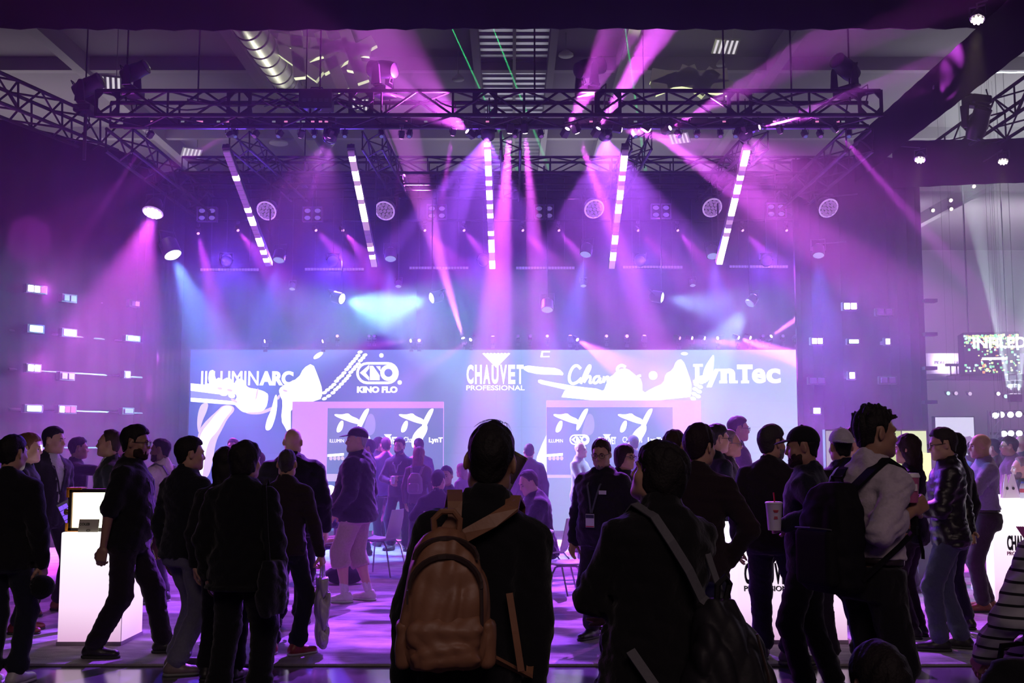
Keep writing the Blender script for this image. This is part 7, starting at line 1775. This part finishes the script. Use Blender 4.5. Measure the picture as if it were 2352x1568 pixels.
def arch(w, z0, z1, y, n=15): return [(w * math.cos(a) * (1 if True else 1), y + 0.03 * math.sin(a) ** 2, z0 + (z1 - z0) * math.sin(a)) for a in np.linspace(0, math.pi, n)]
MB().ribbon([(x, y, z) for x, y, z in arch(0.132, 0.30, 0.415, -0.118)], (0, -0.35, 1), 0.016, 0.012).build('zip', ZIP, bp)
MB().ribbon([(x, y, z) for x, y, z in arch(0.118, 0.40, 0.478, -0.082)], (0, -0.35, 1), 0.014, 0.012).build('zip', ZIP, bp)
MB().tube([(0.131, -0.115, 0.31), (0.133, -0.120, 0.22), (0.133, -0.118, 0.16)], 0.007, 6).build('zip', ZIP, bp)
MB().box((-0.143, -0.128, 0.245), (-0.136, -0.12, 0.295)).build('zip_pull', ZIP, bp)
MB().tube([(-0.045, 0.0, 0.485), (-0.05, -0.005, 0.545), (-0.02, -0.01, 0.575), (0.025, -0.01, 0.575), (0.05, -0.005, 0.545), (0.045, 0.0, 0.485)], 0.0125, 8).build('handle', TAN, bp, True)
# shoulder straps over the coat: up the back, over the shoulder
Rt = Ab['Rt']; base = Vector((-0.075, yb, 0.985))
def lp(p): return (Vector(p) - base) / 0.86
for s, x0 in ((-1, -0.03), (1, 0.03)):
    top = Ab['T'](s * 0.105, 0.02, 0.575)
    sx = -0.105 if s < 0 else 0.085
    pts = [Vector((x0, 0.03, 0.46)), lp(Ab['T'](-0.10 if s < 0 else 0.025, -0.158, 0.515 if s < 0 else 0.525)), lp(Ab['T'](sx, -0.120, 0.572)), lp(Ab['T'](sx + 0.006 * s, -0.03, 0.605)), lp(Ab['T'](s * 0.115, 0.07, 0.57)), lp(Ab['T'](s * 0.125, 0.135, 0.45)), lp(Ab['T'](s * 0.16, 0.14, 0.30)), lp(Ab['T'](s * 0.205, 0.06, 0.12)), lp(Ab['T'](s * 0.20, -0.06, 0.02)), Vector((s * 0.165, 0.02, 0.03))]
    MB().ribbon(pts, (1, 0, 0), [0.05, 0.055, 0.058, 0.06, 0.06, 0.055, 0.05, 0.035, 0.03, 0.03], 0.014).build('shoulder_strap', TAN, bp)
MB().ribbon([Vector((0.24, 0.06, 0.26)), Vector((0.262, 0.05, 0.12)), Vector((0.285, 0.05, -0.03))], (1, 0, 0), 0.026, 0.008).build('hanging_strap', TAN, bp)
# ---- rolled tube held up in front of him
p0_, p1_ = at(1148, 1132, 4.35), at(1196, 1046, 4.35); dv = (p1_ - p0_).normalized()
tb = thing('carton_tube', 'dark carton tube with a brass rim held up by the backpack wearer', 'tube', p0_)
q_ = dv.to_track_quat('Z', 'Y').to_matrix().to_4x4(); Lt = (p1_ - p0_).length
MB().lathe([(0.030, -0.22), (0.031, Lt)], q_, 22).build('tube_body', mat('tube_dark', (0.10, 0.06, 0.09), 0.45), tb, True)
MB().lathe([(0.0325, Lt - 0.006), (0.033, Lt + 0.004), (0.028, Lt + 0.005), (0.026, Lt - 0.01)], q_, 22).build('tube_rim', mat('brass', (0.6, 0.5, 0.25), 0.25, 0.9), tb, True)
MB().lathe([(0.0318, 0.02), (0.0318, 0.055)], q_, 22).build('tube_label', mat('tube_label', (0.35, 0.28, 0.38), 0.6), tb, True)
# ---- phone in the backpack man's hand
w_ = Jb['wr', -1]; c = on(rb_, w_ + _v(0.0, 0.035, -0.10))
ph = thing('phone', 'dark phone in the hand of the backpack wearer', 'phone', c); MB().box((-0.005, -0.036, -0.07), (0.005, 0.036, 0.07)).build('case', mat('phone_black', (0.012, 0.012, 0.014), 0.25), ph, bevel=0.003)
MB().box((-0.0062, -0.033, -0.066), (-0.005, 0.033, 0.066)).build('screen', mat('phone_glass', (0.01, 0.01, 0.012), 0.05), ph)
# ---- woman's slouchy leather bag with a wide strap
BLK_L = mat('slouch_leather', (0.016, 0.014, 0.018), 0.6, var=0.3, scale=12, bump=0.4, spec=0.3); STRAP = mat('woven_strap', (0.10, 0.095, 0.11), 0.7, var=0.2, scale=80)
sb = world_thing('shoulder_bag', 'slouchy dark leather backpack hanging from a grey woven strap', 'bag', rw, (0.14, -0.29, 0.68))
f = Field((-0.24, -0.22, -0.10), (0.24, 0.2, 0.62), 0.009)
f.loft(_v(0, 0, 0), np.eye(3), [(-0.02, 0.12, 0.07, 0), (0.02, 0.165, 0.105, 0), (0.15, 0.185, 0.115, 0), (0.30, 0.155, 0.095, 0.02), (0.42, 0.10, 0.07, 0.04), (0.48, 0.06, 0.05, 0.05)], 0.02, sq=2.6); f.wrinkle(0.022, 34, 31, 0.55)
v, q = f.mesh(); inst('bag_body', mesh_np('bag_body', relax(v, q, 1), q, BLK_L), sb)
MB().tube([(-0.02, 0.04, 0.46), (-0.03, 0.02, 0.54), (0.0, 0.01, 0.57), (0.03, 0.02, 0.54), (0.02, 0.04, 0.46)], 0.013, 7).build('handle', BLK_L, sb, True)
MB().tube([(0.06, -0.10, 0.36), (0.10, -0.115, 0.2), (0.12, -0.11, 0.04)], 0.006, 6).build('zip', ZIP, sb)
sbase = Vector((0.14, -0.29, 0.68))
def ls(p): return Vector(p) - sbase
TW = Aw['T']
pts = [Vector((-0.03, 0.05, 0.45)), ls(TW(0.06, -0.225, 0.24)), ls(TW(0.0, -0.215, 0.35)), ls(TW(-0.07, -0.19, 0.46)), ls(TW(-0.11, -0.13, 0.555)), ls(TW(-0.13, -0.02, 0.60)), ls(TW(-0.13, 0.10, 0.50)), ls(TW(-0.17, 0.16, 0.35))]
MB().ribbon(pts, (1, 0, 0.2), 0.042, 0.006).build('shoulder_strap', STRAP, sb)
pts = [ls(TW(-0.22, -0.14, 0.04)), ls(TW(-0.16, -0.25, -0.10)), ls(TW(-0.08, -0.28, -0.22)), ls(TW(-0.01, -0.29, -0.34)), Vector((-0.12, 0.02, -0.02))]
MB().ribbon(pts, (1, 0, 0.35), 0.042, 0.006).build('lower_strap', STRAP, sb)
for t_ in (2, 2.7):
    i = int(t_); c = pts[i].lerp(pts[min(i + 1, 4)], t_ - i)
    MB().box((-0.030, -0.008, -0.018), (0.030, 0.006, 0.018), Matrix.Translation(c) @ Matrix.Rotation(0.55, 4, 'Y')).build('buckle', mat('buckle_dark', (0.06, 0.06, 0.065), 0.3, 0.8), sb, bevel=0.003)
pts = [Vector((0.03, 0.05, 0.45)), ls(TW(0.155, -0.16, 0.36)), ls(TW(0.15, -0.10, 0.48)), ls(TW(0.13, -0.02, 0.56)), ls(TW(0.14, 0.09, 0.48))]
MB().ribbon(pts, (1, 0, 0), 0.03, 0.006).build('shoulder_strap', STRAP, sb)
# ---- black rucksack of the white shirt man
kb = Vector((-0.02, -0.24, 0.86))
rk = world_thing('backpack', 'large black rucksack with padded straps on the white shirt', 'backpack', r42, kb)
f = Field((-0.22, -0.20, -0.06), (0.22, 0.16, 0.62), 0.010)
f.loft(_v(0, 0, 0), np.eye(3), [(0.0, 0.14, 0.08, 0), (0.03, 0.16, 0.105, 0), (0.25, 0.165, 0.11, 0), (0.42, 0.155, 0.095, 0.01), (0.50, 0.12, 0.07, 0.03), (0.53, 0.08, 0.05, 0.04)], 0.02, sq=3.4); f.wrinkle(0.006, 40, 41)
BN = mat('black_nylon', (0.007, 0.006, 0.009), 0.8, var=0.2, scale=60, spec=0.2)
v, q = f.mesh(); inst('bag_body', mesh_np('bag_body', v, q, BN), rk)
f = Field((-0.18, -0.22, 0.0), (0.18, 0.02, 0.36), 0.010); f.rbox((0, -0.085, 0.17), (0.125, 0.055, 0.14), 0.03, 0.01); v, q = f.mesh(); inst('front_pocket', mesh_np('front_pocket', v, q, BN), rk)
MB().tube([(-0.12, -0.125, 0.31), (0, -0.142, 0.315), (0.12, -0.125, 0.31)], 0.005, 5).build('zip', mat('zip_grey', (0.08, 0.08, 0.09), 0.4), rk)
MB().tube([(-0.03, 0.06, 0.51), (-0.03, 0.05, 0.56), (0.03, 0.05, 0.56), (0.03, 0.06, 0.51)], 0.009, 6).build('handle', BN, rk)
T42 = A42['T']; lk = lambda p: Vector(p) - kb
for s in (-1, 1):
    pts = [Vector((s * 0.07, 0.08, 0.50)), lk(T42(s * 0.095, -0.115, 0.52)), lk(T42(s * 0.108, -0.03, 0.585)), lk(T42(s * 0.118, 0.07, 0.54)), lk(T42(s * 0.135, 0.15, 0.40)), lk(T42(s * 0.19, 0.10, 0.24)), lk(T42(s * 0.205, -0.02, 0.16)), Vector((s * 0.15, 0.04, 0.06))]
    MB().ribbon(pts, (1, 0, 0), [0.06, 0.065, 0.068, 0.065, 0.055, 0.03, 0.025, 0.025], 0.016).build('shoulder_strap', BN, rk)
    MB().box((-0.018, -0.01, -0.022), (0.018, 0.01, 0.022), Matrix.Translation(pts[5])).build('buckle', mat('buckle_black', (0.012, 0.012, 0.014), 0.3), rk)
    MB().ribbon([pts[5] + Vector((s * 0.012, 0.005, 0.01)), pts[5] + Vector((s * 0.02, 0.03, -0.10)), pts[5] + Vector((s * 0.02, 0.03, -0.14))], (1, 0, 0), 0.02, 0.003).build('strap_tail', BN, rk)
# coffee cup in his hand
c = CUP2
cu = thing('coffee_cup', 'tall pink paper coffee cup with a white lid held by the white shirt man', 'cup', c)
MB().lathe([(0.028, -0.07), (0.039, 0.06)], None, 18).build('cup_body', mat('pink_cup', (0.45, 0.10, 0.25), 0.5), cu, True)
MB().lathe([(0.042, 0.058), (0.042, 0.066), (0.036, 0.080), (0.034, 0.080)], None, 18).build('lid', mat('white_lid', (0.75, 0.7, 0.75), 0.4), cu, True)
MB().box((-0.016, -0.0385, -0.01), (0.016, -0.033, 0.025)).build('printed_mark', mat('cup_white', (0.7, 0.6, 0.68), 0.5), cu)
# soft drink of the man in the black cap
c = CUP
cu = thing('soft_drink', 'white paper soft drink cup with red print and a red straw', 'cup', c)
MB().lathe([(0.040, -0.09), (0.052, 0.075), (0.054, 0.078)], None, 20).build('cup_body', mat('white_cup', (0.72, 0.66, 0.74), 0.45), cu, True)
MB().lathe([(0.055, 0.076), (0.055, 0.084), (0.048, 0.088)], None, 20).build('lid', mat('white_lid'), cu, True)
MB().bar((0.005, 0, 0.08), (0.0, 0, 0.145), 0.0045, 8).build('straw', mat('red_straw', (0.6, 0.02, 0.03), 0.4), cu)
for z, w_ in ((0.035, 0.016), (0.026, 0.012), (-0.005, 0.010), (-0.015, 0.012)): MB().box((-w_, -0.0530 + (0.035 - z) * 0.07, z - 0.003), (w_, -0.045, z + 0.003)).build('printed_line', mat('cup_red', (0.55, 0.04, 0.06), 0.5), cu)
# cup of the bearded man in the polo
c = on(r17, (J17['wr', -1] + J17['wr', 1]) / 2 + _v(0, 0.085, 0.0)); cu = thing('paper_cup', 'small pale paper cup in the hands of the bearded polo man', 'cup', c)
MB().lathe([(0.028, -0.06), (0.037, 0.05)], None, 14).build('cup_body', mat('white_cup'), cu, True); MB().lathe([(0.038, 0.05), (0.036, 0.058)], None, 14).build('lid', mat('white_lid'), cu)
# ---- white carrier bag
w_ = J13['wr', 1] + unit(J13['wr', 1] - J13['el', 1]) * 0.09
c = on(r13, w_)
pb = thing('carrier_bag', 'crumpled white plastic carrier bag hanging from the hand of the man in red shoes', 'bag', (c.x, c.y, c.z - 0.64))
f = Field((-0.12, -0.2, -0.02), (0.12, 0.2, 0.60), 0.010)
f.loft(_v(0, 0, 0), np.eye(3), [(0.0, 0.022, 0.08, 0), (0.06, 0.036, 0.125, 0), (0.25, 0.050, 0.14, 0), (0.42, 0.048, 0.13, 0), (0.52, 0.040, 0.10, 0)], 0.02, sq=2.6); f.wrinkle(0.016, 66, 51, 0.4)
v, q = f.mesh(); inst('bag_body', mesh_np('bag_body', v @ rotm('z', 20).T, q, mat('white_plastic', (0.48, 0.40, 0.52), 0.35)), pb)
for s in (-1, 1): MB().tube([(s * 0.012, -0.05, 0.50), (s * 0.008, -0.02, 0.62), (s * 0.008, 0.02, 0.62), (s * 0.012, 0.05, 0.50)], 0.006, 5).build('handle', mat('white_plastic'), pb)
# ---- small rucksack of the auburn woman
for o in list(bpy.data.objects):
    if o.get('label', '').startswith('woman with long wavy auburn'):
        sr = world_thing('backpack', 'small mauve rucksack on the back of the auburn woman', 'backpack', o, (0, -0.20, 1.02))
        f = Field((-0.17, -0.13, -0.04), (0.17, 0.1, 0.40), 0.014); f.loft(_v(0, 0, 0), np.eye(3), [(0.0, 0.11, 0.06, 0), (0.05, 0.13, 0.085, 0), (0.24, 0.12, 0.075, 0), (0.33, 0.07, 0.04, 0)], 0.02, sq=3)
        v, q = f.mesh(); MV = mat('mauve_nylon', (0.22, 0.13, 0.20), 0.6); inst('bag_body', mesh_np('bag_body', v, q, MV), sr)
        f = Field((-0.14, -0.17, 0.0), (0.14, 0.0, 0.2), 0.014); f.rbox((0, -0.075, 0.10), (0.09, 0.035, 0.07), 0.03, 0.01); v, q = f.mesh(); inst('front_pocket', mesh_np('front_pocket', v, q, MV), sr)
        for s in (-1, 1): MB().ribbon([(s * 0.07, 0.05, 0.31), (s * 0.10, 0.09, 0.42), (s * 0.11, 0.18, 0.46), (s * 0.12, 0.29, 0.40)], (1, 0, 0), 0.04, 0.01).build('shoulder_strap', MV, sr)
    if o.get('label', '').startswith('bearded man in a white polo'):
        sr = world_thing('backpack', 'grey rucksack with slim straps on the white polo', 'backpack', o, (0, -0.21, 1.00))
        f = Field((-0.17, -0.13, -0.04), (0.17, 0.1, 0.46), 0.013); f.loft(_v(0, 0, 0), np.eye(3), [(0.0, 0.12, 0.05, 0), (0.05, 0.14, 0.075, 0), (0.30, 0.13, 0.065, 0), (0.40, 0.08, 0.04, 0)], 0.02, sq=3)
        v, q = f.mesh(); MV = mat('grey_nylon', (0.07, 0.06, 0.075), 0.6); inst('bag_body', mesh_np('bag_body', v, q, MV), sr)
        for s in (-1, 1): MB().ribbon([(s * 0.07, 0.06, 0.38), (s * 0.10, 0.11, 0.47), (s * 0.115, 0.20, 0.50), (s * 0.125, 0.31, 0.43), (s * 0.14, 0.36, 0.28), (s * 0.20, 0.28, 0.12), (s * 0.14, 0.04, 0.06)], (1, 0, 0), 0.035, 0.012).build('shoulder_strap', MV, sr)
    if o.get('label', '').startswith('man with goatee and glasses in a dark blazer'):
        pass
# big black bag on the shoulder of the woman in the trouser suit
wb = world_thing('shoulder_bag', 'large limp black bag on the hip of the woman in the black trouser suit', 'bag', rs10, (0.285, -0.10, 0.62))
f = Field((-0.14, -0.22, -0.03), (0.14, 0.22, 0.42), 0.014); f.loft(_v(0, 0, 0), np.eye(3), [(0.0, 0.05, 0.12, 0), (0.08, 0.085, 0.17, 0), (0.24, 0.075, 0.16, 0), (0.36, 0.04, 0.11, 0)], 0.02); f.wrinkle(0.014, 40, 81)
v, q = f.mesh(); inst('bag_body', mesh_np('bag_body', v, q, cloth((0.006, 0.006, 0.008))), wb)
MB().ribbon([(0.0, -0.08, 0.34), (-0.03, -0.06, 0.55), (-0.08, 0.0, 0.86), (-0.10, 0.08, 0.90), (-0.04, 0.14, 0.60), (0.0, 0.10, 0.34)], (1, 0, 0), 0.03, 0.008).build('strap', cloth((0.006, 0.006, 0.008)), wb)
# cap in the hand of the man at the carpet edge
for o in list(bpy.data.objects):
    if o.get('label', '').startswith('man in a black jacket and dark jeans'):
        hc_ = world_thing('held_cap', 'black cap held down beside the dark jeans by the carpet edge', 'cap', o, (0.20, 0.03, 0.68))
        v, q = cap_mesh(0.009); v = v @ rotm('y', 75).T; inst('cap_crown', mesh_np('cap_crown', v, q, cloth((0.008, 0.008, 0.01))), hc_)
# black bag on the seated striped person's lap side
p = at(2290, 1500, 4.2); nb = thing('tote_bag', 'dark folded jacket and bag beside the striped top', 'bag', (p.x, p.y, 0.42))
f = Field((-0.22, -0.2, -0.02), (0.3, 0.2, 0.5), 0.013); f.loft(_v(0.06, 0, 0), np.eye(3), [(0, 0.12, 0.10, 0), (0.1, 0.16, 0.12, 0), (0.25, 0.14, 0.10, 0), (0.38, 0.08, 0.06, 0)], 0.03); f.wrinkle(0.03, 26, 71, 0.7)
v, q = f.mesh(); inst('bag_body', mesh_np('bag_body', v, q, cloth((0.008, 0.007, 0.01))), nb)
MB().tube([(0.0, 0, 0.34), (0.02, 0, 0.44), (0.12, 0, 0.45), (0.14, 0, 0.34)], 0.012, 6).build('handle', BLACK_DRAPE, nb)
